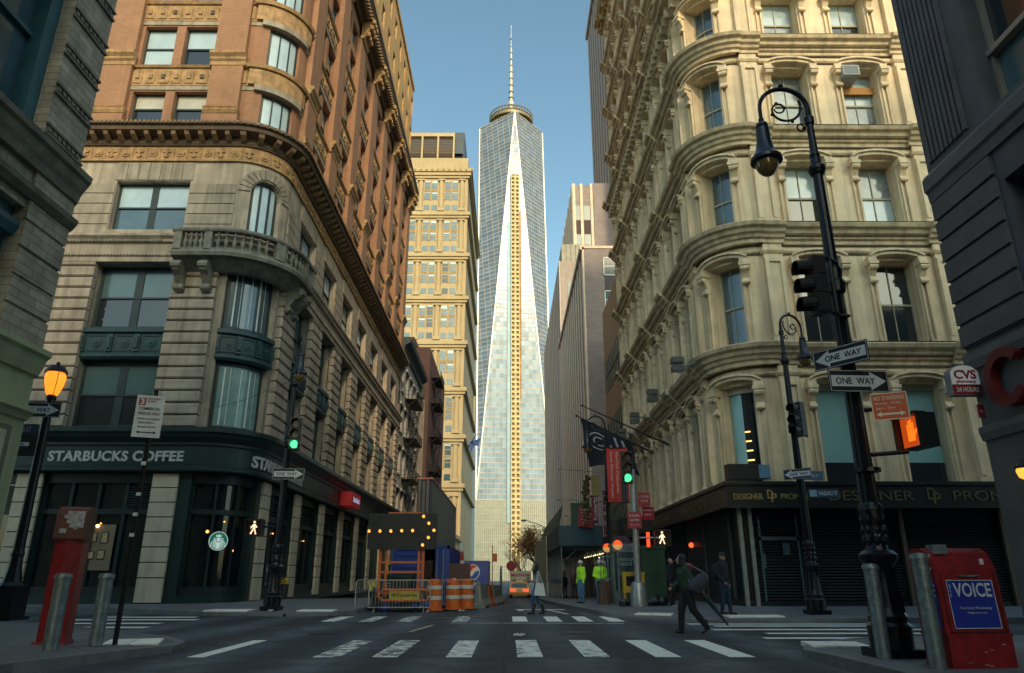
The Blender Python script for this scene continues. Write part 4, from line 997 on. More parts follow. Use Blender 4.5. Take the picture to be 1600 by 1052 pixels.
# construction hoist up the middle
HY=mat('hoist_yellow',(.55,.44,.23),.7,var=.3,vs=.3); HD=mat('hoist_shade',(.2,.13,.06),.8)
m_=MB(); z=20
while z<348:
    m_.box((-3.8,-34.3,z),(3.8,-31,z+1.7)); 
    if int(z/4.1)%2==0: m_.box((-1.2,-34.4,z+1.0),(1.2,-34.0,z+2.4))
    z+=4.1
for x,w_ in ((-3.8,.8),(-.8,1.6),(3.0,.8)): m_.box((x,-34.35,0),(x+w_,-33.8,348))
m_.build('hoist_decks',HY,wt,kind='stuff')
m_=MB(); m_.box((-3.6,-33.0,0),(3.6,-30.9,348)); m_.build('hoist_shaft',HD,wt)
m_=MB(); m_.box((-6.6,-32.4,40),(-3.8,-31.2,300)); m_.build('blue_net',mat('net_blue',(.22,.35,.42),.5,.2,var=.2,vs=.1),wt)
m_=MB(); m_.box((4.0,-34.6,140),(5.0,-33,310)); z=140
m_.build('hoist_mast',mat('mast_rust',(.38,.2,.08),.7,var=.5,vs=.3),wt)
# parapet, ring and spire
m_=MB()
n=40
for (r0,z0,r) in ((21,424,.5),(21,428,.7),(21,432,.6),(18,426,.5)):
    m_.tube([(r0*math.cos(2*PI*k/n),r0*math.sin(2*PI*k/n),z0) for k in range(n+1)],r,5)
for k in range(n): 
    a=2*PI*k/n; m_.tube([(21*math.cos(a),21*math.sin(a),424),(21*math.cos(a),21*math.sin(a),432)],.35,5); m_.tube([(21*math.cos(a),21*math.sin(a),425),(16*math.cos(a),16*math.sin(a),418)],.3,5)
for k in range(12):
    a=2*PI*k/12; m_.tube([(21*math.cos(a),21*math.sin(a),430),(1.5*math.cos(a),1.5*math.sin(a),446)],.18,4)
m_.lathe((0,0,0),[(20.8,423.5),(21.3,423.5),(21.3,426.5),(20.8,426.5)],40)
m_.build('ring',mat('ring_steel',(.3,.24,.13),.5,.5),wt)
m_=MB(); m_.lathe((0,0,0),[(19,417),(19,424),(18,425),(0.1,425)],32); m_.build('ring_drum',mat('drum_dark',(.06,.06,.05),.5),wt)
SPM=mat('spire_metal',(.62,.6,.52),.45,.3)
m_=MB(); m_.lathe((0,0,0),[(2.2,425),(2.2,446),(3.0,447),(3.0,450),(1.7,451),(1.5,495),(1.1,496),(.9,520),(.5,521),(.3,546)],10)
m_.build('spire_mast',SPM,wt)
m_=MB()
for k,z in enumerate([455,462,470,478,486,494,502,510,518,528]):
    r=2.5-k*.16; m_.lathe((0,0,0),[(r*.5,z-.6),(r,z),(r,z+1.0),(r*.5,z+1.5)],10)
m_.build('spire_collars',mat('spire_collar',(.22,.2,.15),.5,.4),wt)
# ================================================================ dark left building
DST=mat('dark_stone',(.5,.43,.32),.9,var=.4,vs=1.5,bump=.3,brick=(.5,.16,(.26,.23,.18),(.38,.33,.25)),streak=.3)
DST2=mat('dark_stone_trim',(.2,.18,.14),.85,var=.4,vs=3,bump=.4,bs=15)
DTE=mat('dark_teal_frame',(.035,.12,.14),.5,var=.3,vs=2)
CRP=mat('cream_paint_shop',(.42,.45,.26),.7,var=.15,vs=1.5,streak=.3)
dl=thing('dark_stone_building','shadowed stone building with teal window bays at the left edge of the picture','building')
DL=Fac((-8.8,12.7),(0,1),.02)    # s<0 runs back towards the camera
m_=MB(); ops=[]
for k in range(4):
    b=-1.2-k*5.6; a=b-4.4
    for z0,z1 in ((9.1,13.3),(14.0,16.4)): ops.append((a,b,z0,z1))
    ops.append((a,b,5.4,7.6))
DL.wall(m_,-36,.0,5.1,17,ops,.6); m_.poly([(-8.8,12.7,0),(-30,12.7,0),(-30,12.7,17),(-8.8,12.7,17)]); m_.poly([(-8.8,12.7,17),(-30,12.7,17),(-30,-23,17),(-8.8,-23,17)]); m_.poly([(-8.8,-23.3,0),(-30,-23.3,0),(-30,-23.3,17),(-8.8,-23.3,17)])
m_.build('wall',DST,dl)
for a,b,z0,z1 in ops:
    f=MB(); DL.box(f,a,a+.3,z0,z1,-.6,-.25); DL.box(f,b-.3,b,z0,z1,-.6,-.25); c=(a+b)/2; DL.box(f,c-.2,c+.2,z0,z1,-.6,-.2)
    DL.box(f,a,b,z1-.35,z1,-.6,-.2); DL.box(f,a,b,z0,z0+.2,-.6,-.2); DL.box(f,a,b,(z0+z1)/2-.05,(z0+z1)/2+.05,-.58,-.45)
    DL.mould(f,a,b,[(-.3,z1-.6),(-.1,z1-.55),(-.02,z1-.4),(-.02,z1-.3),(-.3,z1-.28)])
    o=f.build('window',DTE,dl); g=MB(); DL.sheet(g,a+.05,b-.05,z0,z1,-.55); g.build('pane',random.choice([G_DARK,G_MID]),o)
m_=MB()
for k in range(7):
    c1_=-.0 if k==0 else -5.6*k+.0; p0,p1=(-1.2,0) if k==0 else (-5.6*k-1.2,-5.6*k)
    z=5.25; mark(m_); DL.box(m_,p0+.01,p1-.01,5.25,8.4,-.01,.03)
    while z<8.4: DL.box(m_,p0+.0,p1-(.0 if k else .001),z+.03,z+.5,-.0,.07); z+=.53
build_pieces(m_,'pier_blocks',DST,dl)
m_=MB()
for k in range(7):
    p0,p1=(-1.2,0) if k==0 else (-5.6*k-1.2,-5.6*k)
    z=9.2
    while z<16:
        DL.box(m_,p0,p1,z,z+.05,0,.05); DL.box(m_,p0,p1,z+.2,z+.25,0,.05)
        s_=p0+.06
        while s_<p1-.1: DL.mould(m_,s_,s_+.09,[(0,z+.06),(.05,z+.08),(.03,z+.18),(0,z+.19)]); s_+=.15
        z+=.92
m_.build('ornament_bands',DST2,dl,kind='stuff')
m_=MB()
DL.mould(m_,-36,.15,[(-.05,8.35),(.12,8.35),(.15,8.5),(.2,8.6),(.24,8.75),(.31,8.8),(.32,8.92),(-.05,9.0)])
DL.mould(m_,-36,.3,[(-.05,7.75),(.1,7.75),(.2,7.85),(.22,7.95),(-.05,8.0)])
for z in (13.4,): DL.mould(m_,-36,-1.25,[(-.05,z),(.1,z),(.18,z+.15),(.18,z+.25),(-.05,z+.3)])
m_.build('belt_course',DST2,dl)
m_=MB(); DL.box(m_,-36,-.0,.15,5.05,-.3,.03); DL.mould(m_,-36,.15,[(-.05,4.75),(.1,4.75),(.16,4.9),(.2,5.05),(.27,5.1),(.27,5.2),(-.05,5.3)]); DL.mould(m_,-36,.1,[(-.05,3.9),(.08,3.92),(.12,4.0),(.2,4.05),(.2,4.12),(-.05,4.15)])
m_.build('shopfront_fascia',CRP,dl)
m_=MB(); DL.box(m_,-8,-.35,1.2,3.75,.03,.08); m_.build('panel_frame',mat('panel_frame_grey',(.16,.18,.12),.7),dl)
m_=MB(); DL.box(m_,-7.9,-.5,3.0,3.65,.08,.1); m_.build('sign_panel',mat('sign_panel_pale',(.5,.52,.32),.6),dl)
m_=MB()
for k,s in enumerate(('FULLY','LICENSED','SINCE')):
    text_mb(m_,s,.34*len(s)/5,-.62-.17*len(s)/5-.02,3.52-k*.19,h=.12,tf=lambda p:DL.P(p[0],p[2],.105-p[1]),th=.01)
m_.build('lettering',BLK,dl)
# ================================================================ dark right building
DR=mat('black_granite',(.1,.1,.105),.6,var=.25,vs=1.5,bump=.15,bs=30); DR2=mat('black_granite_ledge',(.12,.12,.125),.6,var=.25,vs=2)
dr=thing('dark_granite_building','near black granite building with pharmacy signs at the right edge of the picture','building')
DRF=Fac((8.5,-22),(0,1),.01)
DRR=Fac((8.5,12.5),(0,-1),.01) # unused path direction helper
class Flat:
    """plane x=8.5 facing -x; s measured back from the corner y=12.5"""
    L=-1;R=1
    def P(s,q,z,d=0): return (8.5-d,12.5-q,z)
    def cuts(s,a,b): return [a,b]
    mould=Fac.mould; box=Fac.box; wall=Fac.wall; sheet=Fac.sheet
DF=Flat()
ops=[]
for k in range(5):
    a=1.9+k*4.6
    for z0,z1 in ((9.05,12.6),(13.8,16.4)): ops.append((a,a+2.6,z0,z1))
    ops.append((a,a+2.6,5.3,7.7))
m_=MB(); DF.wall(m_,0,36,.1,17,ops,.45); m_.poly([(8.5,12.5,0),(34,12.5,0),(34,12.5,17),(8.5,12.5,17)]); m_.poly([(8.5,12.5,17),(34,12.5,17),(34,-23.5,17),(8.5,-23.5,17)]); m_.poly([(8.5,-23.5,0),(34,-23.5,0),(34,-23.5,17),(8.5,-23.5,17)])
m_.build('wall',DR,dr)
m_=MB()
for k in range(6):
    p=.15+k*4.6
    for j in range(9): DF.box(m_,p+j*.14+(.0),p+j*.14+.09,9.1,16.6,0,.05)
m_.build('fluting',DR,dr,kind='stuff')
m_=MB(); DF.mould(m_,-.05,36,[(-.02,8.3),(.06,8.3),(.08,8.5),(.13,8.55),(.13,8.8),(.07,8.9),(-.02,8.9)])
DF.mould(m_,-.0,36,[(-.02,4.8),(.06,4.8),(.1,4.95),(.1,5.1),(-.02,5.15)]); DF.mould(m_,.0,36,[(-.02,3.5),(.05,3.52),(.09,3.65),(.09,3.75),(-.02,3.8)])
m_.build('belt_course',DR2,dr)
m_=MB(); 
for k in range(8):
    z=5.2+k*.44
    if z<8.2:
        pass
for j in range(6):
    mark(m_); DF.box(m_,j*4.6+.01,j*4.6+1.74,5.22,8.25,-.01,.03)
    for k in range(7): z=5.2+k*.44; DF.box(m_,j*4.6+.0,j*4.6+1.75,z+.05,z+.42,-.01,.08)
build_pieces(m_,'rusticated_blocks',DR,dr)
for i,(a,b,z0,z1) in enumerate(ops):
    f=MB(); DF.box(f,a,a+.08,z0,z1,-.42,-.3); DF.box(f,b-.08,b,z0,z1,-.42,-.3); DF.box(f,a,b,z1-.08,z1,-.42,-.3); DF.box(f,a,b,z0,z0+.08,-.42,-.3)
    zm=z0+(z1-z0)*.36; DF.box(f,a,b,zm-.09,zm+.02,-.42,-.24)
    o=f.build('window',mat('steel_sash',(.4,.31,.24),.5,.2) if z0<10 and z0>9 else WFRAME,dr); g=MB(); DF.sheet(g,a,b,z0,zm,-.4,0); DF.sheet(g,a,b,zm,z1,-.4,1); g.build('pane',[G_TEAL if i==0 else G_DARK,G_DARK],o)
m_=MB(); DF.sheet(m_,1.95,4.4,11.5,12.5,-.39); m_.build('roller_blind',mat('blind_brown',(.2,.17,.12),.8),dr)
# pharmacy signs
cs=thing('pharmacy_blade_sign','rounded blade sign reading CVS pharmacy 24 HOURS projecting from the dark corner','sign',(8.25,12.4,4.6))
m_=MB()
poly=[(-.28,-.28),(.28,-.28),(.28,.12)]+[(.28*math.cos(t)*1.0,.12+.17*math.sin(t)) for t in [PI*k/10 for k in range(1,10)]]+[(-.28,.12)]
m_.prism(poly,-.08,.08); m_.build('case',mat('sign_grey_case',(.2,.22,.24),.5),cs)
m_=MB(); p2=[(x*.93,z*.93) for x,z in poly if z>-.1]; p2=[(.26,-.08)]+[q for q in p2]+[(-.26,-.08)]
m_.prism(p2,-.086,-.08); m_.build('white_face',mat('sign_face_white',(.55,.57,.6),.5,emit=(.5,.5,.5),es=.12),cs)
m_=MB(); m_.prism([(-.26,-.27),(.26,-.27),(.26,-.09),(-.26,-.09)],-.086,-.08); m_.build('red_face',mat('sign_face_red',(.25,.012,.02),.5),cs)
m_=MB(); text_mb(m_,'CVS',.4,0,.1,h=.17,y=-.09,th=.01,bold=.03); text_mb(m_,'pharmacy',.36,0,-.035,h=.075,y=-.09,th=.01,bold=.02); m_.build('red_lettering',mat('letter_red',(.3,.01,.03),.5),cs)
m_=MB(); text_mb(m_,'24 HOURS',.4,0,-.18,h=.085,y=-.09,th=.01,bold=.02); m_.build('white_lettering',mat('letter_white',(.6,.6,.6),.5),cs)
m_=MB(); m_.box((.28,-.03,-.05),(.34,.03,.05)); m_.build('bracket',BLK,cs)
cr=thing('red_letter','big red channel letter C on the dark granite wall, cut by the right edge','sign',(8.42,11.45,4.43))
m_=MB(); arcs(m_,.33,.5,.7,2*PI-.7,20,y0=-.1,y1=.1)
m_.tf=None; m_.v=[(p[1],-p[0],p[2]) for p in m_.v]; m_.build('letter_face',mat('channel_red',(.14,.008,.01),.45),cr)
rp=thing('wall_plate','small red numbered plate under the pharmacy blade sign','sign',(8.42,12.3,4.02))
m_=MB(); m_.box((-.09,-.012,-.12),(.03,0,.12)); m_.build('plate',MATS['sign_face_red'],rp); m_=MB(); text_mb(m_,'24',.05,-.03,0,y=-.016,th=.004); m_.build('lettering',MATS['letter_white'],rp)
wl_=thing('wall_lantern','small lit amber wall lantern on the dark granite building','lamp',(8.32,11.45,2.85))
m_=MB(); m_.lathe((0,0,0),[(.03,-.14),(.1,-.1),(.13,.0),(.12,.04)],12); m_.build('lamp_glass',mat('amber_glow',(1,.55,.1),emit=(1,.48,.06),es=.9,var=0),wl_)
m_=MB(); m_.lathe((0,0,0),[(.14,.04),(.15,.07),(.08,.15),(.02,.18)],12); m_.box((.0,-.02,.08),(.25,.02,.12))
m_.build('cap',BLK,wl_)
# ================================================================ fire escape buildings
FE1=mat('painted_facade_white',(.36,.35,.31),.8,var=.2,vs=1.5,streak=.5); FEB=mat('dark_red_brick',(.08,.035,.03),.9,var=.2,brick=(.24,.08,(.1,.06,.05),(.1,.04,.035)))
FIR=mat('black_iron',(.015,.016,.018),.5,.3)
f1=thing('fire_escape_building','old pale building with black cornice and fire escapes left of the limestone tower','building')
F1=Fac((-10.5,82),(0,1),.01)
m_=MB(); ops=[]
for k in range(5):
    for z in (6.5,10.5,14.5,18.5): ops.append((-14.7+k*2.9,-13.0+k*2.9,z,z+2.6))
F1.wall(m_,-15.3,0,-1,22.5,ops,.3); m_.box((-20,66.8,-1),(-10.9,81.9,22.4)); m_.poly([(-10.5,82,-1),(-20,82,-1),(-20,82,22.5),(-10.5,82,22.5)]); m_.build('wall',FE1,f1)
for a,b,z0,z1 in ops:
    g=MB(); F1.sheet(g,a,b,z0,z1,-.25); o=g.build('window',G_DARK,f1); f=MB(); F1.box(f,a-.15,b+.15,z1,z1+.25,0,.15); F1.box(f,a-.1,b+.1,z0-.12,z0,0,.12); F1.box(f,a,b,(z0+z1)/2-.04,(z0+z1)/2+.04,-.24,-.2); f.build('lintel',FE1,o)
m_=MB(); F1.mould(m_,-15.3,.3,[(0,22.3),(.2,22.4),(.3,22.9),(.8,23.2),(.9,23.6),(0,23.7)]); F1.box(m_,-.6,.3,21.2,22.4,0,.5); m_.build('cornice',mat('cornice_black_green',(.02,.04,.04),.6),f1)
m_=MB(); m_.box((-10.9,82.0,-1.5),(-9.9,83.2,21)); m_.build('party_pier',mat('pier_grey',(.2,.17,.14),.85,var=.3,vs=1),f1)
f2=thing('red_brick_building','dark red brick building with blank party wall behind the fire escapes','building')
m_=MB(); m_.box((-22,90,-2),(-10.4,112,30)); m_.add([(-22,90,30),(-12.6,90,30),(-10.4,112,30),(-22,112,30),(-22,90,31.6),(-12.6,90,31.6),(-12.2,112,31.6),(-22,112,31.6)],[(4,5,6,7),(0,1,5,4),(1,2,6,5)]); m_.build('wall',FEB,f2)
def fire_escape(loc,ln,zs,lab,par=None):
    t=thing('fire_escape',lab,'fire escape',loc,group='black iron fire escapes')
    for i,z in enumerate(zs):
        m_=MB(); m_.box((0,0,z),(1.2,ln,z+.06))
        for zz in (.45,.9): 
            m_.tube([(0,0,z+zz),(1.2,0,z+zz),(1.2,ln,z+zz),(0,ln,z+zz)],.025,5)
        for k in range(int(ln/.3)+1): m_.tube([(1.2,k*.3,z),(1.2,k*.3,z+.9)],.013,4)
        for k in range(5): m_.tube([(k*.3,0,z),(k*.3,0,z+.9)],.013,4)
        m_.tube([(1.15,.2,z),(0,.2,z-.9)],.03,5); m_.tube([(1.15,ln-.2,z),(0,ln-.2,z-.9)],.03,5)
        m_.build('platform',FIR,t)
        if i<len(zs)-1:
            m_=MB(); z2=zs[i+1]; a=Vector((.5,.3,z+.05)); b=Vector((.5,ln-.5,z2))
            for q in (0,.5):
                m_.tube([a+Vector((q,0,0)),b+Vector((q,0,0))],.045,5); m_.tube([a+Vector((q,0,.8)),b+Vector((q,0,.8))],.02,5)
            for k in range(11): p=a.lerp(b,k/11+.04); m_.box((p.x,p.y-.1,p.z),(p.x+.5,p.y+.1,p.z+.03))
            m_.build('stair',FIR,t)
    return t
fire_escape((-10.45,70,0),5.5,(6.2,10.2,14.2,18.2),'fire escape on the pale facade of the old building, nearer one')
fire_escape((-10.35,92,0),6,(5,9.5,14,18.5,23,26.5),'taller fire escape at the dark red brick wall, farther one')
# dark corrugated hoarding tower over the left sidewalk
hc=thing('corrugated_hoarding','tall dark corrugated enclosure rising over the left pavement behind the arrow board','hoarding')
m_=MB(); m_.box((-7.9,62.5,2.4),(-6.75,92,9.2)); 
y=62.5
while y<92: m_.prismz([(-6.75,y),(-6.6,y+.1),(-6.6,y+.4),(-6.75,y+.5)],2.3,9.25 ); y+=.75
x=-7.9
while x<-6.8: m_.prismz([(x,62.5),(x+.1,62.38),(x+.35,62.38),(x+.45,62.5)],2.3,9.25); x+=.7
m_.build('panels',mat('corrugated_navy',(.03,.04,.055),.5,.3,var=.25,vs=1),hc)
m_=MB(); m_.box((-6.85,62.4,9.2),(-6.55,92,9.35)); m_.box((-7.9,62.3,9.2),(-6.6,62.5,9.35)); m_.build('top_rail',mat('rail_red',(.25,.1,.08),.6),hc)
m_=MB()
for y in (63,70,77,84,91):
    for x in (-7.7,-6.8): m_.tube([(x,y,-.5+gz(y)),(x,y,2.5)],.06,6)
m_.build('post',FIR,hc)
# small grey building behind between hoarding and limestone tower
gb=thing('stone_podium_building','pale stone low building seen between the hoarding and the limestone tower','building')
m_=MB(); m_.box((-22,112,-3),(-10.6,172,9)); m_.box((-22,111.8,8.2),(-10.2,172,9.0)); m_.build('wall',CT,gb)
m_=MB()
for k in range(8): m_.box((-10.58,116+k*6,1),(-10.5,119+k*6,6))
m_.build('window',G_DARK,gb)
# right side low buildings beside the sidewalk shed

# unseen blocks added behind the camera, heights set to shade the street
for (x0,x1,y0,y1,h,l) in ((8.5,34,-60,-24,47,'unseen block added on the right behind the camera to shade the street'),(8.5,34,-160,-62,68,'unseen block added further behind the camera on the right for shade'),(-30,-8.8,-80,-24,26,'unseen block added on the left of the street behind the camera'),(-30,-8.8,-150,-81,30,'unseen block added further behind the camera on the left')):
    t=thing('shade_block',l,'building'); b=MB(); b.box((x0,y0,-1),(x1,y1,h)); b.box((x0-.3,y0,h),(x1+.3,y1,h+1)); b.build('wall',mat('shade_block_limestone',(.5,.44,.34),.85,var=.2),t)
    b=MB(); xf=x0 if x0>0 else x1; sg=-1 if x0>0 else 1
    for z in range(6,int(h)-3,4):
        y=y0+2
        while y<y1-2 and y0>-155: b.box((min(xf,xf+sg*.06),y,z),(max(xf,xf+sg*.06),y+1.5,z+2.2)); y+=3.2
    if b.f: b.build('shade_block_windows',G_MID,t,kind='stuff')
# ================================================================ street lamps
POLE=mat('lamp_black',(.012,.014,.02),.32,.5,var=.4,vs=6,bump=.35,bs=22,spec=.6)
STEEL=mat('galvanised',(.2,.25,.27),.45,.55,var=.5,vs=9,bump=.3,bs=50,streak=.25); SILV=mat('pole_silver',(.36,.38,.38),.4,.6,var=.3,vs=5)
GLOBE=mat('globe_amber_off',(.16,.1,.03),.15,var=.2,spec=.8)
def bishop(label,loc,ang,H=9.75):
    t=thing('street_lamp',label,'street lamp',loc,group='bishop crook street lamps')
    m_=MB(); m_.box((-.31,-.31,0),(.31,.31,.12)); m_.lathe((0,0,0),[(.29,.12),(.3,.42),(.26,.47),(.27,.55),(.24,.6),(.22,.7),(.19,1.0),(.175,1.2),(.21,1.26),(.26,1.33),(.27,1.4),(.2,1.46)],16)
    for k in range(8): a=2*PI*k/8; m_.tube([(.23*math.cos(a),.23*math.sin(a),.6),(.185*math.cos(a),.185*math.sin(a),1.0),(.18*math.cos(a),.18*math.sin(a),1.22)],.03,5)
    m_.build('base',POLE,t,True)
    m_=MB(); pr=[(.17,1.46),(.145,1.55),(.17,1.65),(.145,1.8),(.17,1.95),(.18,2.05),(.14,2.15)]
    m_.lathe((0,0,0),pr,14)
    for z in (1.6,1.75,1.9,2.05):
        for k in range(8): a=2*PI*(k+z)/8; m_.ball((.15*math.cos(a),.15*math.sin(a),z),.042,6,rz=.08)
    n=20; V=[];F=[]; zs=[(2.15,.14),(3.4,.122),(4.9,.11),(5.6,.1)]
    for z,r in zs:
        for k in range(n): a=2*PI*k/n; rr=r*(1 if k%2 else .82); V.append((rr*math.cos(a),rr*math.sin(a),z))
    for i in range(len(zs)-1):
        for k in range(n): F.append((i*n+k,i*n+(k+1)%n,(i+1)*n+(k+1)%n,(i+1)*n+k))
    m_.add(V,F)
    m_.lathe((0,0,0),[(.1,H-4.2),(.15,H-4.15),(.17,H-4.0),(.13,H-3.9),(.15,H-3.75),(.11,H-3.65),(.1,H-3.5),(.085,H-1.9),(.12,H-1.88),(.15,H-1.8),(.15,H-1.74),(.1,H-1.68),(.08,H-1.55),(.095,H-1.5),(.07,H-1.4),(.06,H-.85),(.085,H-.83),(.09,H-.7),(.055,H-.66)],14)
    m_.build('shaft',POLE,t)
    ca,sa=math.cos(ang),math.sin(ang)
    def q(x,z): return (x*ca,x*sa,z)
    rC=.44; cz=H-.5
    m_=MB(); pts=[q(0,H-.9),q(0,cz-.1)]+[q(rC-rC*math.cos(PI*k/14),cz+rC*math.sin(PI*k/14)) for k in range(15)]+[q(2*rC,cz-.3)]
    m_.tube(pts,[.055]*2+[.05-.001*k for k in range(15)]+[.035],10)
    for k in range(3): m_.tube([q(2*rC,cz-.22-.05*k),q(2*rC,cz-.24-.05*k)],.05,8)
    m_.build('crook',POLE,t,True)
    m_=MB(); pts=[]
    for k in range(40):
        a=-.2+k*.27; r=.36*math.exp(-k*.055); pts.append(q(rC+ .02*k/6+ r*math.cos(PI+.4-a),cz-.02-r*math.sin(PI+.4-a)))
    m_.tube(pts,[.026-.0003*k for k in range(40)],6)
    pts=[q(.08+.1*(1-math.cos(k*.5))*math.exp(-k*.08)+.03,cz-.42+.12*math.sin(k*.5)*math.exp(-k*.08)) for k in range(14)]
    m_.tube(pts,.018,6); m_.ball(pts[-1],.04,8)
    for k in (6,12,18,24): 
        a=-.2+k*.27; r=.36*math.exp(-k*.055); m_.ball(q(rC+.02*k/6+r*1.12*math.cos(PI+.4-a),cz-.02-r*1.12*math.sin(PI+.4-a)),.035,6)
    m_.ball(q(rC,cz+rC+.06),.05,8)
    m_.build('scrollwork',POLE,t,True)
    zc=cz-.3
    m_=MB(); c=q(2*rC,0); m_.lathe((c[0],c[1],zc),[(.03,0),(.1,-.03),(.11,-.08),(.09,-.1),(.12,-.13),(.13,-.4),(.17,-.6),(.24,-.72),(.28,-.76),(.28,-.82),(.2,-.84)],18)
    o=m_.build('luminaire',mat('lamp_hood',(.012,.02,.035),.3,.4,var=.3,vs=5,spec=.7),t,True)
    m_=MB(); m_.lathe((c[0],c[1],zc),[(.2,-.83),(.2,-.9),(.165,-1.0),(.09,-1.08),(.01,-1.1)],16); m_.build('lens',GLOBE,o,True)
    return t
big=bishop('tall ornate black bishop crook lamp in the right foreground carrying two one way signs',(5.5,11.0,.15),PI)
bishop('bishop crook lamp with green signal and one way sign at the coffee shop corner',(-8.1,26.0,.15),-1.1)
bishop('bishop crook lamp in front of the roller shutters of the cream building',(9.34,22.9,.15),.35)
bishop('bishop crook lamp behind the red hospital banner, partly hidden by the black flag',(4.75,34.5,.1),PI,8.7)
# left acorn lamp
ll=thing('acorn_lamp','black lamp post with glowing orange acorn globe at the far left','street lamp',(-13.2,20.0,.15))
m_=MB(); m_.box((-.4,-.4,0),(.4,.4,.08)); m_.box((-.32,-.32,.08),(.32,.32,.85)); m_.lathe((0,0,0),[(.3,.85),(.24,.95),(.17,1.3),(.15,1.6),(.17,1.65),(.14,1.8),(.13,3),(.11,5.9),(.13,5.92),(.14,6.0),(.1,6.05)],12); m_.build('post',POLE,ll)
m_=MB(); m_.lathe((0,0,6.05),[(.14,0),(.17,.05),(.25,.3),(.28,.5),(.26,.62),(.2,.68)],16); m_.build('globe',mat('globe_orange',(1,.35,.03),.3,emit=(1,.27,.02),es=1.1,var=0),ll,True)
m_=MB(); m_.ball((.0,-.02,6.48),.09,8); m_.build('bulb',mat('bulb_yellow',(1,.7,.2),emit=(1,.6,.15),es=6,var=0),ll)
m_=MB(); m_.lathe((0,0,6.05),[(.3,.66),(.3,.7),(.2,.85),(.05,.9),(.05,.98),(.01,1.0)],16)
for k in range(4): a=PI/4+PI*k/2; m_.tube([(.14*math.cos(a),.14*math.sin(a),6.05),(.27*math.cos(a),.27*math.sin(a),6.4),(.29*math.cos(a),.29*math.sin(a),6.7)],.012,4)
m_.build('cap',POLE,ll)
# ---------------- signs
SBLK=mat('sign_black',(.015,.015,.02),.4,var=.2); SWH=mat('sign_white',(.6,.62,.66),.4,var=.1,vs=5); SRED=mat('sign_red_dark',(.3,.015,.03),.45,var=.15)
def oneway(label,loc,rz,w=.92,h=.33,left=False,rx=0):
    t=thing('one_way_sign',label,'sign',loc,rz=rz,group='one way signs',rx=rx)
    m_=MB(); m_.box((-w/2,-.008,-h/2),(w/2,.008,h/2)); m_.build('plate',SBLK,t)
    m_=MB(); s=-1 if left else 1; a=w*.46; hh=h*.25
    m_.prism([(-a*s,-hh),(a*.42*s,-hh),(a*.42*s,-h*.42),(a*s,0),(a*.42*s,h*.42),(a*.42*s,hh),(-a*s,hh)],-.012,-.0085); 
    m_.build('arrow',SWH,t)
    m_=MB(); text_mb(m_,'ONE  WAY',w*.66,-.06*w*s,0,h=h*.3,y=-.016,th=.005,bold=.01); m_.build('lettering',SBLK,t)
    m_=MB(); e=.008
    for (x0,z0,x1,z1) in ((-w/2+.01,h/2-.02,w/2-.01,h/2-.02+e),(-w/2+.01,-h/2+.012,w/2-.01,-h/2+.012+e),(-w/2+.01,-h/2+.012,-w/2+.01+e,h/2-.012),(w/2-.01-e,-h/2+.012,w/2-.01,h/2-.012)): m_.box((x0,-.011,z0),(x1,-.0085,z1))
    m_.build('border',SWH,t)
    return t
oneway('larger one way sign with right arrow facing the camera on the big lamp',(5.52,10.78,4.16),.05,w=.96,h=.36)
oneway('angled one way sign above the other on the big lamp, arrow to the left',(5.3,10.8,4.58),-.95,w=.92,h=.33,left=True)
oneway('one way sign with right arrow on the acorn lamp at the far left',(-13.35,19.8,5.72),.12,w=1.18,h=.42)
oneway('one way sign with right arrow under the green signal by the coffee shop',(-7.9,25.75,4.72),.05,w=1.12,h=.4)
oneway('small one way sign with left arrow on the lamp before the shutters',(9.2,22.7,4.32),-.75,w=.9,h=.33,left=True)
def plate(name,label,loc,rz,w,h,m,cat='sign',th=.01,group=None,rx=0,ry=0):
    t=thing(name,label,cat,loc,rz=rz,group=group,rx=rx,ry=ry); b=MB(); b.box((-w/2,-th/2,-h/2),(w/2,th/2,h/2)); b.build('plate',m,t); return t
def letters(t,m,rows,y=-.012,bold=0):
    b=MB()
    for s,w,cx,cz,h in rows: text_mb(b,s,w,cx,cz,h=h,y=y,th=.005,bold=bold)
    b.build('lettering',m,t)
t=plate('parking_sign','white parking sign about commercial vehicles on a thin post at left',(-6.62,12.85,4.03),.35,.47,.78,SWH)
b=MB(); b.box((-.2,-.009,.2),(-.08,-.006,.34)); b.build('red_square',SRED,t)
letters(t,SWH,[('3',.07,-.14,.27,.11)],bold=.02)
letters(t,SRED,[('HOUR METERED',.22,.05,.33,.03),('PARKING',.14,.02,.28,.03)])
letters(t,SBLK,[('COMMERCIAL',.36,0,.14,.055),('VEHICLES ONLY',.38,0,.05,.055),('OTHERS NO STANDING',.38,0,-.05,.035),('7am-6pm',.26,-.03,-.12,.05),('Except Sunday',.3,0,-.2,.045)],bold=.01)
b=MB(); b.prism([(-.17,-.3),(-.12,-.27),(-.12,-.29),(.12,-.29),(.12,-.27),(.17,-.3),(.12,-.33),(.12,-.31),(-.12,-.31),(-.12,-.33)],-.012,-.006); b.build('arrow',SBLK,t)
sp=thing('sign_post','thin dark perforated post holding the parking sign by the bollards','post',(-6.6,12.95,.15))
m_=MB(); m_.box((-.03,-.03,0),(.03,.03,4.4)); m_.build('channel',POLE,sp)
m_=MB(); z=.3
for z in (1.75,2.1,2.45,3.0): m_.box((-.04,-.05,z),(.04,-.03,z+.06)); 
m_.build('stickers',SWH,sp)
sp['label']='thin dark post with peeling stickers holding the parking sign by the bollards'
t=plate('no_standing_sign','red NO STANDING sign lit orange beside the hand signal on the big lamp',(5.86,10.62,3.72),-.45,.5,.42,mat('sign_red_lit_orange',(.4,.06,.02),.4,emit=(1,.22,.03),es=.03,var=.25,vs=4))  # orange light of the signal is painted into the plate colour and faint glow
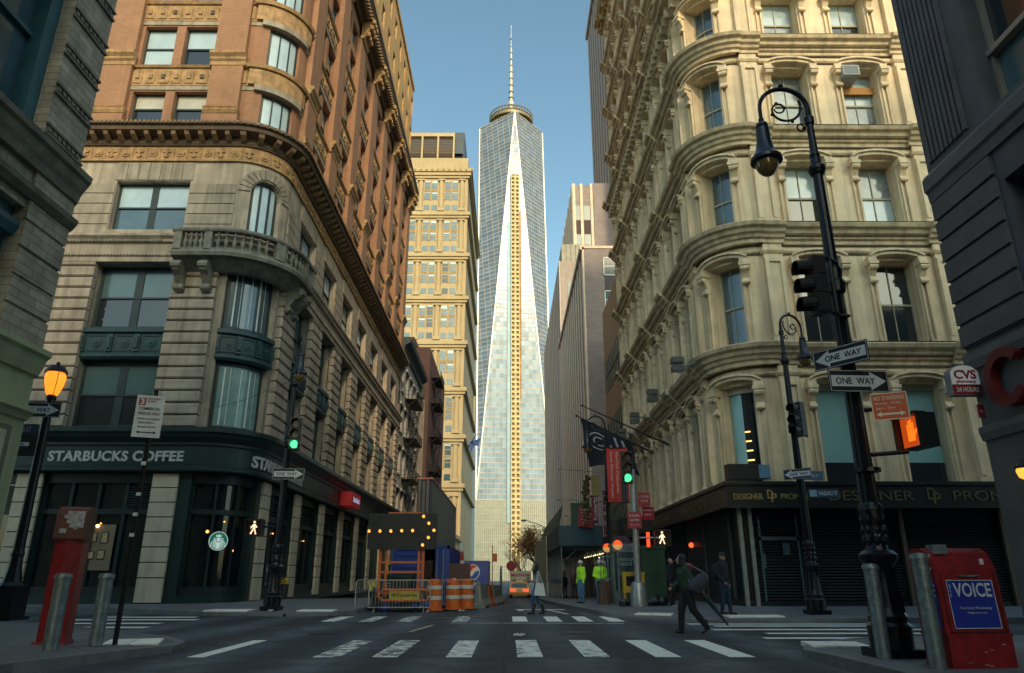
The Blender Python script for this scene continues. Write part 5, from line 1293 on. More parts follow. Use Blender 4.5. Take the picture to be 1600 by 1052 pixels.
letters(t,mat('lettering_warm',(.8,.7,.55),.5),[('NO STANDING',.42,0,.13,.065),('Monday - Friday',.36,-.02,.045,.045),('8am - 7pm',.26,-.06,-.03,.045)],bold=.01)
b=MB(); b.prism([(-.2,-.12),(-.13,-.08),(-.13,-.105),(.13,-.105),(.13,-.08),(.2,-.12),(.13,-.16),(.13,-.135),(-.13,-.135),(-.13,-.16)],-.012,-.006); b.build('arrow',MATS['lettering_warm'],t)
b=MB(); e=.014
for a_,c_ in (((-.25,.196),(.25,.21)),((-.25,-.21),(.25,-.196)),((-.25,-.21),(-.236,.21)),((.236,-.21),(.25,.21))): b.box((a_[0],-.009,a_[1]),(c_[0],-.006,c_[1]))
b.build('border',MATS['lettering_warm'],t)
t=plate('street_name_sign','blue NASSAU ST street name sign before the black shop band',(9.95,22.7,3.72),.0,.96,.27,mat('sign_blue_dark',(.03,.07,.11),.5))
letters(t,SWH,[('NASSAU ST',.6,.14,.0,.14)],bold=.015); b=MB(); b.box((-.44,-.009,-.1),(-.22,-.006,.1)); b.build('crest_panel',mat('crest_pale',(.3,.45,.55),.5),t)
t=plate('street_name_sign','blue blade sign behind the small one way sign on the lamp before the shutters',(9.75,22.95,4.3),.25,.85,.3,mat('sign_blue_mid',(.05,.13,.2),.5)); letters(t,SWH,[('FULTON ST',.5,0,0,.1)])
t=plate('street_name_sign','dark street name blade under the one way sign on the acorn lamp',(-13.75,19.75,5.15),.05,1.05,.3,mat('sign_navy',(.02,.04,.08),.5)); letters(t,mat('letter_blue_grey',(.2,.25,.32),.5),[('FULTON ST',.7,0,0,.15)],bold=.02)
t=thing('oval_sign','dark oval coffee sign with a white band hanging on the acorn lamp','sign',(-13.8,19.7,4.72),rz=.1)
m_=MB(); n=20; m_.prism([(.48*math.cos(2*PI*k/n),.24*math.sin(2*PI*k/n)) for k in range(n)],-.01,.01); m_.box((-.56,.011,-.32),(.62,.03,.3)); m_.build('panel',mat('oval_green_black',(.015,.025,.02),.5),t)
m_=MB(); m_.box((-.44,-.016,-.05),(.44,-.011,.06)); m_.build('band',SWH,t); m_=MB(); text_mb(m_,'COFFEE',.42,0,-.13,h=.08,y=-.015,th=.004); text_mb(m_,'SOUTH BROOKLYN',.44,0,.13,h=.05,y=-.015,th=.004); m_.build('lettering',mat('letter_cream',(.4,.45,.35),.5),t)
m_=MB(); text_mb(m_,'BROOKLYN',.6,0,0,h=.07,y=-.02,th=.004); m_.build('band_lettering',SBLK,t)
# ---------------- signals
HOUS=mat('signal_housing',(.01,.012,.014),.45,var=.3); 
def lens_m(c,on): return mat('lens_%s_%d'%(c,on),{'r':(.3,.02,.01),'y':(.15,.09,.01),'g':(.02,.5,.25)}[c] if on else {'r':(.06,.01,.008),'y':(.05,.035,.01),'g':(.01,.04,.03)}[c],.3,emit={'r':(1,.06,.02),'y':(1,.5,.05),'g':(.1,1,.4)}[c] if on else None,es=.9 if c=='g' else .25,var=0)
def signal(label,loc,rz,on='',s=1):
    t=thing('traffic_light',label,'traffic light',loc,rz=rz,group='traffic lights'); t.scale=(s,s,s)
    for i,c in enumerate('ryg'):
        z=.34-.34*i
        m_=MB(); m_.box((-.17,-.05,z-.165),(.17,.17,z+.165)); m_.lathe((0,0,0),[(0.001,0)],3) if 0 else None
        m_.build('housing',HOUS,t)
        m_=MB(); n=12; m_.add([(0,-.05,z)]+[(.13*math.cos(2*PI*k/n),-.055,z+.13*math.sin(2*PI*k/n)) for k in range(n)],[(0,1+k,1+(k+1)%n) for k in range(n)]); m_.build('lens',lens_m(c,c==on),t)
        m_=MB()
        for k in range(10):
            a0=-.5+(PI+1)*k/10; a1=-.5+(PI+1)*(k+1)/10
            p=[(.15*math.cos(a0),-.04,z+.15*math.sin(a0)),(.15*math.cos(a1),-.04,z+.15*math.sin(a1)),(.145*math.cos(a1),-.3,z-.03+.145*math.sin(a1)),(.145*math.cos(a0),-.3,z-.03+.145*math.sin(a0))]
            p2=[(x*.93,y,(zz-z)*.93+z) for x,y,zz in p]; m_.add(p+p2,[(0,1,2,3),(4,5,6,7),(2,3,7,6),(0,1,5,4),(0,3,7,4),(1,2,6,5)])
        m_.build('visor',HOUS,t)
    m_=MB(); m_.tube([(0,.17,.45),(0,.36,.5),(0,.36,-.5),(0,.17,-.45)],.03,6); m_.build('bracket',HOUS,t)
    return t
signal('dark signal head seen from the side on the big right lamp, visors pointing left',(5.0,10.7,5.75),-1.5,'',.95)
signal('signal head showing green on the lamp by the coffee shop',(-7.75,25.6,6.15),.15,'g',1.15)
signal('dark signal head on the lamp before the shutters',(9.45,22.75,6.1),-1.0,'',1.1)
signal('signal head showing green on the silver pole beside the red banner',(4.72,28.4,5.35),.0,'g',1.25)
def walkman(mb,s=1,y=-.06):
    P=lambda *a:[(x*s,z*s) for x,z in a]
    n=8; mb.prism([(.0+.035*s*math.cos(2*PI*k/n),.15*s+.035*s*math.sin(2*PI*k/n)) for k in range(n)],y-.004,y)
    mb.prism(P((-.03,.1),(.04,.1),(.035,-.02),(-.03,-.02)),y-.004,y)
    mb.prism(P((.03,.09),(.09,.02),(.07,.0),(.02,.05)),y-.004,y); mb.prism(P((-.03,.09),(-.09,.03),(-.09,-.03),(-.06,.0),(-.02,.05)),y-.004,y)
    mb.prism(P((.0,-.02),(.035,-.02),(.08,-.17),(.04,-.17)),y-.004,y); mb.prism(P((-.03,-.02),(.01,-.02),(-.06,-.17),(-.1,-.15)),y-.004,y)
def hand(mb,y=-.06):
    mb.prism([(-.07,-.13),(.06,-.13),(.07,.0),(-.07,.0)],y-.004,y)
    for k,h in enumerate((.1,.15,.16,.12)): x=-.07+k*.036; mb.prism([(x,0),(x+.027,0),(x+.027,h),(x,h)],y-.004,y)
    mb.prism([(.06,-.07),(.12,.0),(.11,.03),(.06,-.02)],y-.004,y)
def pedsig(label,loc,rz,kind,s=1):
    t=thing('pedestrian_signal',label,'pedestrian signal',loc,rz=rz,group='pedestrian signals'); t.scale=(s,s,s)
    m_=MB(); m_.box((-.23,-.04,-.23),(.23,.16,.23)); m_.box((-.25,-.16,.2),(.25,.0,.24)); m_.box((-.25,-.14,-.23),(-.22,0,.22)); m_.box((.22,-.14,-.23),(.25,0,.22)); m_.box((-.1,.16,-.12),(.1,.24,.1)); m_.build('housing',HOUS,t)
    m_=MB(); m_.box((-.2,-.05,-.2),(.2,-.041,.2)); m_.build('screen',mat('screen_'+kind,(.02,.015,.015),.2,emit=(.2,.05,.03) if kind=='w' else (1,.12,.01),es=.02 if kind=='w' else .35),t)
    m_=MB()
    if kind=='w': walkman(m_,1.05)
    else: hand(m_)
    m_.build('symbol',mat('walk_white' if kind=='w' else 'hand_orange',(1,.75,.5) if kind=='w' else (1,.2,.02),emit=(1,.7,.45) if kind=='w' else (1,.17,.01),es=.8 if kind=='w' else 1.0,var=0),t)
    return t
pedsig('pedestrian signal glowing with an orange hand on the big right lamp',(6.25,10.75,3.35),-1.42,'h',1.12)
pedsig('pedestrian signal with white walking figure by the coffee shop lamp',(-8.95,25.9,2.85),.0,'w',1.25)
pedsig('pedestrian signal with walking figure right of the silver pole',(6.0,28.7,2.65),.0,'w',1.3)
t=thing('signal_support','two short black arms tying the hand signal to the big lamp','bracket',(5.5,10.9,0))
m_=MB()
for z in (3.02,3.72): m_.tube([(.1,0,z),(.62,-.1,z+.03)],.035,8)
m_.tube([(.1,0,5.3),(-.15,-.15,5.25),(-.35,-.15,5.35)],.03,6); m_.tube([(.05,0,6.25),(-.2,-.12,6.3),(-.42,-.15,6.2)],.03,6)
m_.lathe((0,0,2.75),[(.19,0),(.19,.06)],14); m_.build('arm',POLE,t)
t=thing('signal_support','black arm holding the walking figure signal by the coffee shop','bracket',(-8.1,26,0)); m_=MB(); m_.tube([(0,0,2.9),(-.6,0,2.9)],.04,6); m_.tube([(.0,0,6.7),(.35,-.3,6.7)],.035,6); m_.build('arm',POLE,t)
# silver signal pole
sg=thing('signal_pole','silver signal pole with conical footing near the trash bags','post',(4.95,28.5,.15))
m_=MB(); m_.lathe((0,0,0),[(.34,0),(.34,.15),(.27,.8),(.24,.85),(.13,.9),(.12,4.4),(.1,5.1),(.06,5.15)],12); m_.build('pole',SILV,sg,True)
m_=MB(); m_.tube([(0,0,2.5),(.9,.1,2.5)],.035,6); m_.tube([(0,0,4.7),(-.2,0,4.7)],.03,6); m_.build('arm',SILV,sg)
t=plate('red_sign','red NO STANDING plate low on the silver pole',(4.9,28.3,3.3),.0,.55,.62,SRED,group='red parking plates'); letters(t,SWH,[('NO STANDING',.42,0,.17,.08),('ANYTIME',.34,0,.0,.08),('<--->',.34,0,-.17,.06)])
t=plate('red_sign','red parking plate upper right of the silver pole',(5.45,29.0,4.15),.0,.5,.55,SRED,group='red parking plates'); letters(t,SWH,[('NO STOPPING',.4,0,.12,.07),('ANYTIME',.3,0,-.05,.07)])
t=plate('red_sign','red parking plate below the upper one, behind the silver pole',(5.6,29.1,3.62),.2,.5,.5,SRED,group='red parking plates'); letters(t,SWH,[('NO PARKING',.4,0,.12,.06),('8AM-6PM',.3,0,-.05,.06)])
t=thing('stop_hand_light','narrow red orange lit strip beside the pedestrian signal','light',(5.5,28.9,2.6)); m_=MB(); m_.box((-.06,-.04,-.28),(.06,.04,.28)); m_.build('strip',mat('strip_red',(1,.1,.03),emit=(1,.08,.02),es=1,var=0),t)
# ---------------- bollards, call box, newspaper boxes
def bollard(label,loc,h=1.15,r=.11):
    t=thing('bollard',label,'bollard',loc,group='steel pipe bollards')
    m_=MB(); m_.lathe((0,0,0),[(r,0),(r,h-.08)],18); m_.build('pipe',STEEL,t,True)
    m_=MB(); m_.lathe((0,0,h-.08),[(r*1.16,0),(r*1.18,.03),(r*1.1,.045),(r*1.05,.07),(.01,.085)],18); m_.build('cap',STEEL,t,True)
bollard('steel bollard in front of the red call box, leftmost of four',(-7.05,11.9,.15),1.14)
bollard('steel bollard between the red call box and the parking sign post',(-6.82,12.75,.15),1.14)
bollard('steel bollard before the foot of the big lamp',(5.24,10.75,.15),1.27,.1)
bollard('steel bollard overlapping the red newspaper box',(5.33,9.6,.15),1.38,.1)
cb=thing('call_box','tall red street call box with worn stickers on its faded head','call box',(-7.72,13.1,.15),rz=.25)
RED=mat('box_red',(.22,.008,.012),.45,var=.45,vs=5,spec=.5,bump=.15,bs=12,streak=.5); REDF=mat('box_red_faded',(.1,.025,.02),.6,var=.45,vs=7)
m_=MB(); m_.prismz([(-.22,-.18),(-.02,-.25),(.22,-.18),(.22,.18),(-.22,.18)],0,1.68); m_.box((-.25,-.28,0),(.25,.21,.06)); m_.build('body',RED,cb)
m_=MB(); m_.prismx([(-.24,1.68),(-.26,1.72),(-.26,2.12),(-.2,2.22),(-.08,2.27),(.1,2.27),(.22,2.2),(.24,1.68)],-.25,.25); m_.build('head',REDF,cb)
m_=MB()
for k in range(9):
    x=random.uniform(-.25,.15); z=random.uniform(1.8,2.12); w=random.uniform(.04,.12); h=random.uniform(.04,.14); m_.box((x,-.268-.002*k/9,z),(x+w,-.262,z+h))
m_.box((.03,-.272,1.9),(.2,-.262,2.18)); m_.build('stickers',mat('sticker_grey',(.35,.33,.36),.6,var=.6,vs=15),cb)
nb=thing('newspaper_box','large red VOICE newspaper box beside the bollard at lower right','newspaper box',(5.9,9.85,.12),rz=.06)
m_=MB(); m_.prismx([(-.27,.0),(-.27,.42),(-.25,.45),(-.22,1.2),(-.12,1.42),(0,1.48),(.22,1.48),(.26,1.4),(.26,0)],-.42,.42); 
m_.build('body',RED,nb)
m_=MB(); m_.box((-.44,-.285,0),(.44,.28,.05)); m_.box((-.435,-.275,.41),(.435,.27,.445)); 
m_.build('trim',RED,nb)
NBB=mat('voice_blue',(.015,.03,.3),.4,var=.15)
m_=MB(); m_.add([(-.3,-.262,.5),(.32,-.262,.5),(.32,-.236,1.08),(-.3,-.236,1.08)],[(0,1,2,3)]); m_.build('front_poster',NBB,nb)
m_=MB(); m_.box((-.424,-.2,.5),(-.421,.2,1.08)); m_.build('side_poster',NBB,nb)
tfp=lambda p:(p[0],-.262+(p[2]-.5)*.045+p[1],p[2])
m_=MB(); text_mb(m_,'VOICE',.5,.03,.96,h=.17,y=-.006,th=.004,tf=tfp,bold=.02); text_mb(m_,'the village',.16,-.265,.95,h=.03,y=-.006,th=.004,vert=1,tf=tfp)
text_mb(m_,'Free Every Wednesday',.42,.03,.74,h=.04,y=-.006,th=.004,tf=tfp); text_mb(m_,'villagevoice.com',.26,.03,.685,h=.03,y=-.006,th=.004,tf=tfp)
for (x0,z0,x1,z1) in ((-.3,1.07,.32,1.08),(-.3,.5,.32,.51),(-.3,.5,-.29,1.08),(.31,.5,.32,1.08)): m_.add([tfp((x0,-.004,z0)),tfp((x1,-.004,z0)),tfp((x1,-.004,z1)),tfp((x0,-.004,z1))],[(0,1,2,3)])
m_.build('lettering',mat('voice_white',(.5,.56,.62),.5),nb)
m_=MB(); text_mb(m_,'VOICE',.36,0,.95,h=.16,y=0,th=.004,tf=lambda p:(-.427+p[1],-p[0],p[2]),bold=.02); text_mb(m_,'Free Every Wednesday',.3,0,.74,h=.035,y=0,th=.004,tf=lambda p:(-.427+p[1],-p[0],p[2])); m_.build('side_lettering',MATS['voice_white'],nb)
m_=MB(); m_.box((.24,-.2,1.27),(.29,-.185,1.34)); m_.box((.27,-.21,1.2),(.29,-.2,1.22)); m_.box((-.428,-.17,1.2),(-.42,-.13,1.23)); m_.box((-.428,-.2,1.36),(-.42,-.14,1.4)); m_.build('scuffs',SWH,nb)
m_=MB(); 
for a_,c_ in (((-.36,-.245,.46),(-.35,-.2,1.16)),((.36,-.245,.46),(.37,-.2,1.16))): m_.add([(a_[0],-.268,.46),(c_[0],-.268,.46),(c_[0],-.232,1.16),(a_[0],-.232,1.16)],[(0,1,2,3)])
m_.box((-.36,-.275,.452),(.37,-.26,.462)); m_.build('door_seam',mat('seam_dark',(.03,.003,.004),.7),nb)
m_=MB(); m_.tube([(-.12,-.235,1.13),(-.12,-.275,1.13),(.14,-.275,1.13),(.14,-.235,1.13)],.012,6); m_.box((-.33,-.16,1.4),(-.15,-.0,1.52)); m_.build('handle',STEEL,nb)
m_=MB()
for k in range(7):
    x=random.uniform(-.4,.4); z=random.uniform(.05,.42); w=random.uniform(.01,.06); m_.box((x,-.2735,z),(x+w,-.27,z+random.uniform(.004,.015)))
for k in range(14):
    y=random.uniform(-.22,.2); z=random.uniform(.1,1.3); m_.box((-.4235,y,z),(-.42,y+random.uniform(.01,.05),z+random.uniform(.004,.02)))
m_.build('scratches',mat('bare_metal_scratch',(.3,.22,.2),.6),nb)
# ================================================================ construction site
ORA=mat('safety_orange',(.6,.13,.02),.5,var=.25,vs=4); REF=mat('reflective_white',(.62,.6,.56),.45,var=.2,vs=6)
def drum(label,loc,h=1.08,bag=False):
    t=thing('traffic_drum',label,'traffic barrel',loc,group='orange and white traffic drums')
    m_=MB(); m_.lathe((0,0,0),[(.36,0),(.36,.06),(.3,.07),(.3,.3),(.28,.31),(.275,.75),(.26,.76),(.255,h-.05),(.22,h),(.1,h+.02)],18); m_.build('body',ORA,t)
    m_=MB()
    for z in (.42,.78): m_.lathe((0,0,z),[(.285,0),(.285,.13)],18)
    m_.build('stripe',REF,t)
    m_=MB(); m_.lathe((0,0,0),[(.37,-.01),(.4,0),(.4,.05),(.33,.055)],16); m_.build('tyre_base',BLK,t)
    if bag: m_=MB(); m_.ball((0,0,h-.02),.24,9,rz=.14); [m_.ball((random.uniform(-.2,.2),random.uniform(-.2,.2),h-.05),.09,6) for _ in range(6)]; m_.build('plastic_wrap',mat('wrap_orange',(.7,.1,.02),.3),t)
drum('traffic drum standing apart just right of the barricade, leftmost',(-2.72,27.8,0),1.12)
drum('middle traffic drum with crumpled orange wrapping on top',(-2.1,28.8,0),1.05,True)
drum('traffic drum next to the concrete barrier, rightmost of three',(-1.62,29.4,0),1.12)
def barricade(label,loc,rz,w=2.3):
    t=thing('crowd_barrier',label,'barrier',loc,rz=rz,group='steel crowd barriers'); m_=MB()
    m_.tube([(-w/2,0,.18),(-w/2,0,1.0),(-w/2+.1,0,1.1),(w/2-.1,0,1.1),(w/2,0,1.0),(w/2,0,.18),(-w/2,0,.18)],.022,6)
    for k in range(1,18): x=-w/2+w*k/18; m_.tube([(x,0,.18),(x,0,1.1)],.009,4)
    m_.build('rail_frame',SILV,t)
    for s in (-1,1): m_=MB(); m_.tube([(s*w*.4,-.3,.0),(s*w*.4,-.25,.05),(s*w*.4,0,.2),(s*w*.4,.25,.05),(s*w*.4,.3,0)],.02,5); m_.build('foot',SILV,t)
    return t
barricade('crowd barrier across the front of the arrow board trailer',(-3.9,27.1,0),.03,2.2)
barricade('crowd barrier seen almost end on at the left of the trailer',(-5.15,28.4,0),1.15,2.0)
barricade('crowd barrier at the right end of the trailer',(-2.95,28.6,0),1.35,2.0)
barricade('crowd barrier behind the two right drums',(-1.9,30.4,0),.05,1.5)
fb=thing('equipment_float','orange framed drawbar unit with yellow rental plate behind the barricade','trailer',(-3.75,27.6,.55))
m_=MB(); m_.tube([(-.85,0,-.16),(.8,0,-.16),(.95,0,0),(.8,0,.2),(-.85,0,.2),(-1.0,0,0),(-.85,0,-.16)],.06,8); m_.build('frame',ORA,fb)
m_=MB(); m_.box((-.6,-.05,-.13),(.5,-.02,.17)); m_.build('plate',mat('plate_yellow',(.62,.45,.03),.5),fb); m_=MB(); text_mb(m_,'HERTZ Equipment rental',.95,-.05,.02,h=.13,y=-.06,th=.01,bold=.01); m_.build('lettering',BLK,fb)
m_=MB(); m_.box((-1,.2,-.5),(.9,.9,-.3)); m_.lathe((-.7,.3,-.42),[(.001,-.1),(.13,-.1),(.13,.1),(.001,.1)],10); m_.build('chassis',FIR,fb)
ab=thing('arrow_board','black arrow message board with amber lamps pointing right on orange posts','arrow board',(-4.05,28.0,0))
m_=MB(); m_.box((-1.3,0,2.2),(1.33,.1,3.52)); m_.build('panel',mat('board_black',(.008,.009,.012),.5,var=.3),ab)
AM=mat('amber_lamp',(1,.45,.08),emit=(1,.38,.06),es=1.3,var=0); AMO=mat('lamp_off',(.03,.03,.03),.3)
lit=[(105,268),(190,268),(275,268),(360,265),(445,264),(527,148),(570,205),(612,262),(570,320),(527,380)]; off=[(190,160),(150,215),(150,330),(190,385),(525,262)]
for i,(px,pz) in enumerate(lit+off):
    x=-1.3+(px-95)/540*2.63; z=3.52-(pz-125)/290*1.32
    m_=MB(); n=10; m_.prism([(x+.06*math.cos(2*PI*k/n),z+.06*math.sin(2*PI*k/n)) for k in range(n)],-.012,-.002,0)
    o=m_.build('lamp',AM if i<len(lit) else AMO,ab)
    m_=MB(); arcs(m_,.06,.085,-.3,PI+.3,6,cx=x,cz=z,y0=-.09,y1=-.001); m_.build('lamp_hood',BLK,o)
m_=MB(); m_.box((-.55,0.0,3.52),(.7,.16,3.57)); m_.build('top_bar',ORA,ab)
m_=MB()
for x in (-.85,.62,.78): m_.box((x,.12,.5),(x+.1,.22,2.4))
for z in (.6,1.35,1.7): m_.box((-.85,.1,z),(.85,.16,z+.07))
m_.box((-.6,.12,.5),(-.52,.2,2.2)); m_.build('mast',ORA,ab)
m_=MB(); m_.box((-1.0,.2,.25),(1.0,1.8,.6)); m_.lathe((-1.05,1,.3),[(.001,-.3),(.3,-.3)],4) if 0 else None
for x in (-1.15,1.0): m_.tube([(x,1.0,.3),(x+.15,1.0,.3)],.3,14)
m_.box((-.4,.5,.6),(.3,1.4,1.1)); m_.build('trailer',BLK,ab)
m_=MB()
for k in range(14): m_.ball((random.uniform(-.9,.9)-.2,random.uniform(-.4,.1),random.uniform(.1,.3)),random.uniform(.08,.18),6)
o=m_.build('tarpaulin_heap',mat('tarp_blue',(.02,.06,.3),.4,var=.4,vs=5),None); o.location=(-3.6,28.0,0); tag(o,'crumpled blue plastic heap under the arrow board','tarpaulin')
CNT=mat('container_blue',(.012,.05,.26),.45,var=.25,vs=2,streak=.3)
sc=thing('shipping_container','blue corrugated shipping container with an open door behind the arrow board','container',(-3.75,31.8,-.02))
m_=MB(); W_,D_,H_=2.45,7,2.5
m_.box((-W_/2,0,.1),(W_/2,.1,.25)); m_.box((-W_/2,0,H_-.12),(W_/2,D_,H_)); m_.box((-W_/2,0,.1),(-W_/2+.12,.12,H_)); m_.box((W_/2-.12,0,.1),(W_/2,.12,H_))
y=.1
while y<D_-.2: m_.prismz([(W_/2-.06,y),(W_/2-.0,y+.07),(W_/2-.0,y+.2),(W_/2-.06,y+.27)],.2,H_-.12); m_.prismz([(-W_/2+.06,y),(-W_/2,y+.07),(-W_/2,y+.2),(-W_/2+.06,y+.27)],.2,H_-.12); y+=.34
m_.box((W_/2-.1,.1,.1),(W_/2-.06,D_,H_)); m_.box((-W_/2+.06,.1,.1),(-W_/2+.1,D_,H_)); m_.box((-W_/2,D_-.1,.1),(W_/2,D_,H_)); m_.box((-W_/2,0,.05),(W_/2,D_,.15)); m_.build('shell',CNT,sc)
m_=MB(); m_.box((-W_/2+.12,.02,.25),(.1,.08,H_-.12))
for k in range(9): z=.4+k*.24; m_.box((-W_/2+.2,-.02,z),(.05,.02,z+.11))
m_.build('front_panel',CNT,sc)
m_=MB(); m_.box((.62,.02,.25),(W_/2-.12,.08,H_-.12)); 
for k in range(5): z=.45+k*.4; m_.box((.68,-.02,z),(W_/2-.2,.02,z+.2))
m_.build('door',CNT,sc)
m_=MB()
for x in (.72,.98): m_.tube([(x,-.04,.2),(x,-.04,H_-.15)],.02,6)
m_.build('lock_bar',SILV,sc)
m_=MB(); m_.box((.15,.3,.2),(.5,.5,1.9)); m_.box((.2,.2,1.2),(.45,.3,1.5)); m_.build('tools',mat('tool_brown',(.06,.03,.02),.8,var=.6,vs=8),sc)
# red-white pole and brown board
t=thing('brown_board','dark brown plywood board behind the two right drums','board',(-2.45,31.6,0)); m_=MB(); m_.box((-.05,0,1.1),(.85,.05,1.75)); m_.build('sheet',mat('ply_brown',(.1,.05,.04),.8),t); m_=MB(); m_.box((.1,.0,0),(.14,.05,1.1)); m_.box((.7,.0,0),(.74,.05,1.1)); m_.build('leg',FIR,t)
t=thing('red_white_pole','slanting red and white pole beside the container','pole',(-2.0,34,0))
for k in range(6): m_=MB(); m_.tube([(.0-.03*k,0,.4+k*.38),(.0-.03*(k+1),0,.4+(k+1)*.38)],.1,8); m_.build('band',mat('pole_red',(.35,.05,.05),.5) if k%2==0 else REF,t)
# jersey barriers
JC=mat('barrier_concrete',(.25,.25,.23),.8,var=.35,vs=2.5,streak=.4); JO=mat('barrier_plastic_orange',(.5,.11,.03),.5,var=.3)
for i,(x,y,m,l) in enumerate(((-1.25,31.2,JC,'pale concrete road barrier nearest the drums'),(-1.0,34.6,JO,'orange plastic road barrier in the row, second'),(-.85,37.0,JC,'grey road barrier behind the orange one'),(-.7,40.0,JC,'grey road barrier at the far end of the row'))):
    t=thing('road_barrier',l,'road barrier',(x,y,gz(y)),group='road barriers along the work zone',rz=-.07); m_=MB(); ln=3.0 if m is JC else 1.9
    m_.prism([(-.3,0),(.3,0),(.3,.1),(.16,.35),(.1,.92),(-.1,.92),(-.16,.35),(-.3,.1)],0,ln); m_.build('body',m,t)
    m_=MB(); m_.box((-.31,.5,.0),(.31,.9,.08)); m_.box((-.08,.4,.9),(.08,.55,.96)); m_.build('slot',FIR,t)
t=thing('dark_hoarding_panel','dark upright site panel at the end of the road barriers','panel',(-.45,44,gz(44))); m_=MB(); m_.prismx([(0,0),(0,1.9),(3,2.1),(5,1.4),(5,0)],-.05,.05); m_.build('sheet',mat('panel_dark_blue',(.07,.09,.1),.5,var=.4,vs=2),t)
t=thing('thin_pole_flag','thin pole with a small orange flag by the work zone','pole',(-1.0,47,gz(47))); m_=MB(); m_.tube([(0,0,0),(0,0,3.4)],.03,6); m_.build('pole',mat('pole_rust',(.3,.1,.05),.6),t); m_=MB(); m_.box((.04,0,2.4),(.3,.03,2.9)); m_.build('flag',ORA,t)
# ================================================================ vehicles
tr=thing('delivery_truck','blue drinks delivery truck with a red white and blue globe emblem','truck',(-2.75,60,gz(60)))
m_=MB(); m_.box((-1.15,0,.7),(1.15,6,2.9)); m_.box((-1.17,-.02,2.82),(1.17,6.02,2.95)); m_.box((-1.17,-.03,.65),(-1.08,.05,2.9)); m_.box((1.08,-.03,.65),(1.17,.05,2.9)); m_.build('cargo_box',mat('truck_blue',(.01,.04,.28),.35,var=.1,spec=.6),tr)
m_=MB(); m_.box((-1.0,6.1,.5),(1.0,7.9,2.4)); m_.prismx([(7.9,.5),(8.6,.5),(8.6,1.2),(7.9,1.5)],-1,1); m_.build('cab',mat('cab_white',(.6,.6,.6),.4),tr)
for x in (-1.0,.72):
    for y in (1.3,6.9): m_=MB(); m_.tube([(x,y,.45),(x+.28,y,.45)],.45,16); m_.build('wheel',BLK,tr)
m_=MB(); m_.box((-1.0,-.1,.5),(1.0,0,.68)); m_.box((-1.1,0,.4),(1.1,6,.7)); m_.build('bumper',FIR,tr)
cx,cz=-.1,2.08
def half(mb,top,f0,m):
    n=16; P=[]
    for k in range(n+1): a=(0 if top else PI)+PI*k/n+.35; P.append((cx+.5*math.cos(a),cz+.5*math.sin(a)))
    a0=.35
    wav=[]
    for k in range(n+1):
        u=1-2*k/n; w=f0+.09*math.sin(u*PI)
        x=u*.5*(1 if not top else -1)*(-1 if not top else -1)
    return P
m_=MB(); n=28; m_.prism([(cx+.58*math.cos(2*PI*k/n),cz+.58*math.sin(2*PI*k/n)) for k in range(n)],-.045,-.03); m_.build('emblem_disc',REF,tr)
def chord(a,off,sgn):
    """region of the disc on one side of a wavy line"""
    P=[]; c,s=math.cos(a),math.sin(a); r=.52; xs=[-1+2*k/24 for k in range(25)]
    L=[(u*r*math.sqrt(max(0,1-off*off)),off*r+.08*math.sin(u*PI)*1.0) for u in xs]
    th0=math.atan2(L[-1][1],L[-1][0]); th1=math.atan2(L[0][1],L[0][0])
    if sgn>0: 
        if th1<th0: th1+=2*PI
    else:
        if th1>th0: th1-=2*PI
    A=[(r*math.cos(th0+(th1-th0)*k/20),r*math.sin(th0+(th1-th0)*k/20)) for k in range(1,20)]
    for x,z in L+A: P.append((cx+x*c-z*s,cz+x*s+z*c))
    return P
m_=MB(); m_.prism(chord(.5,.3,1),-.06,-.046); m_.build('emblem_red',mat('emblem_red',(.5,.015,.03),.4),tr)
m_=MB(); m_.prism(chord(.5,-.3,-1),-.06,-.046); m_.build('emblem_blue',mat('emblem_blue',(.01,.08,.4),.4),tr)
m_=MB(); text_mb(m_,'pepsi',.9,.05,1.2,h=.32,y=-.05,th=.02,bold=.02); m_.build('lettering',REF,tr)
def car(label,loc,name='taxi'):
    t=thing(name,label,name,loc)
    m_=MB(); Y=mat('taxi_yellow',(.75,.33,.02),.35,var=.08,spec=.6)
    m_.prismx([(0,.35),(.02,.62),(.1,.9),(1.2,1.0),(3.3,1.0),(4.6,.85),(4.9,.6),(4.9,.3),(.1,.28)],-.92,.92)
    m_.build('body',Y,t)
    m_=MB(); m_.prismx([(.75,.98),(1.35,1.4),(2.6,1.43),(3.5,.98)],-.78,.78); m_.build('cabin',Y,t)
    m_=MB(); m_.prismx([(.78,1.0),(1.33,1.36),(1.36,1.36),(.85,1.0)],-.7,.7); m_.v=[(x,y-.03,z) for x,y,z in m_.v]; m_.build('rear_window',mat('car_glass',(.1,.15,.16),.1,spec=.8),t)
    for q in (-1,1):
        m_=MB(); m_.box((q*.6-.22,-.015,.6),(q*.6+.22,.04,.8)); m_.build('tail_light',mat('tail_red',(.6,.03,.02),.3,emit=(1,.08,.03),es=1.2,var=0),t)
        for y in (.95,3.9): m_=MB(); m_.tube([(q*.9-.12*q,y,.33),(q*.9+.02*q,y,.33)],.33,14); m_.build('wheel',BLK,t)
    m_=MB(); m_.box((-.16,-.02,.62),(.16,-.0,.76)); m_.build('number_plate',REF,t)
    m_=MB(); m_.box((-.9,-.06,.3),(.9,.05,.5)); m_.build('bumper',mat('bumper_orange',(.5,.2,.02),.4),t)
    m_=MB(); m_.prismx([(1.7,1.42),(1.75,1.58),(2.0,1.58),(2.05,1.42)],-.35,.35); m_.build('roof_sign',REF,t)
    return t
car('yellow taxi with red tail lights seen from behind in the middle of the street',(1.05,70,gz(70)))
am=thing('ambulance','white high roofed van ahead of the yellow taxi','van',(1.3,78,gz(78)))
WV=mat('van_white',(.5,.52,.52),.4,var=.1)
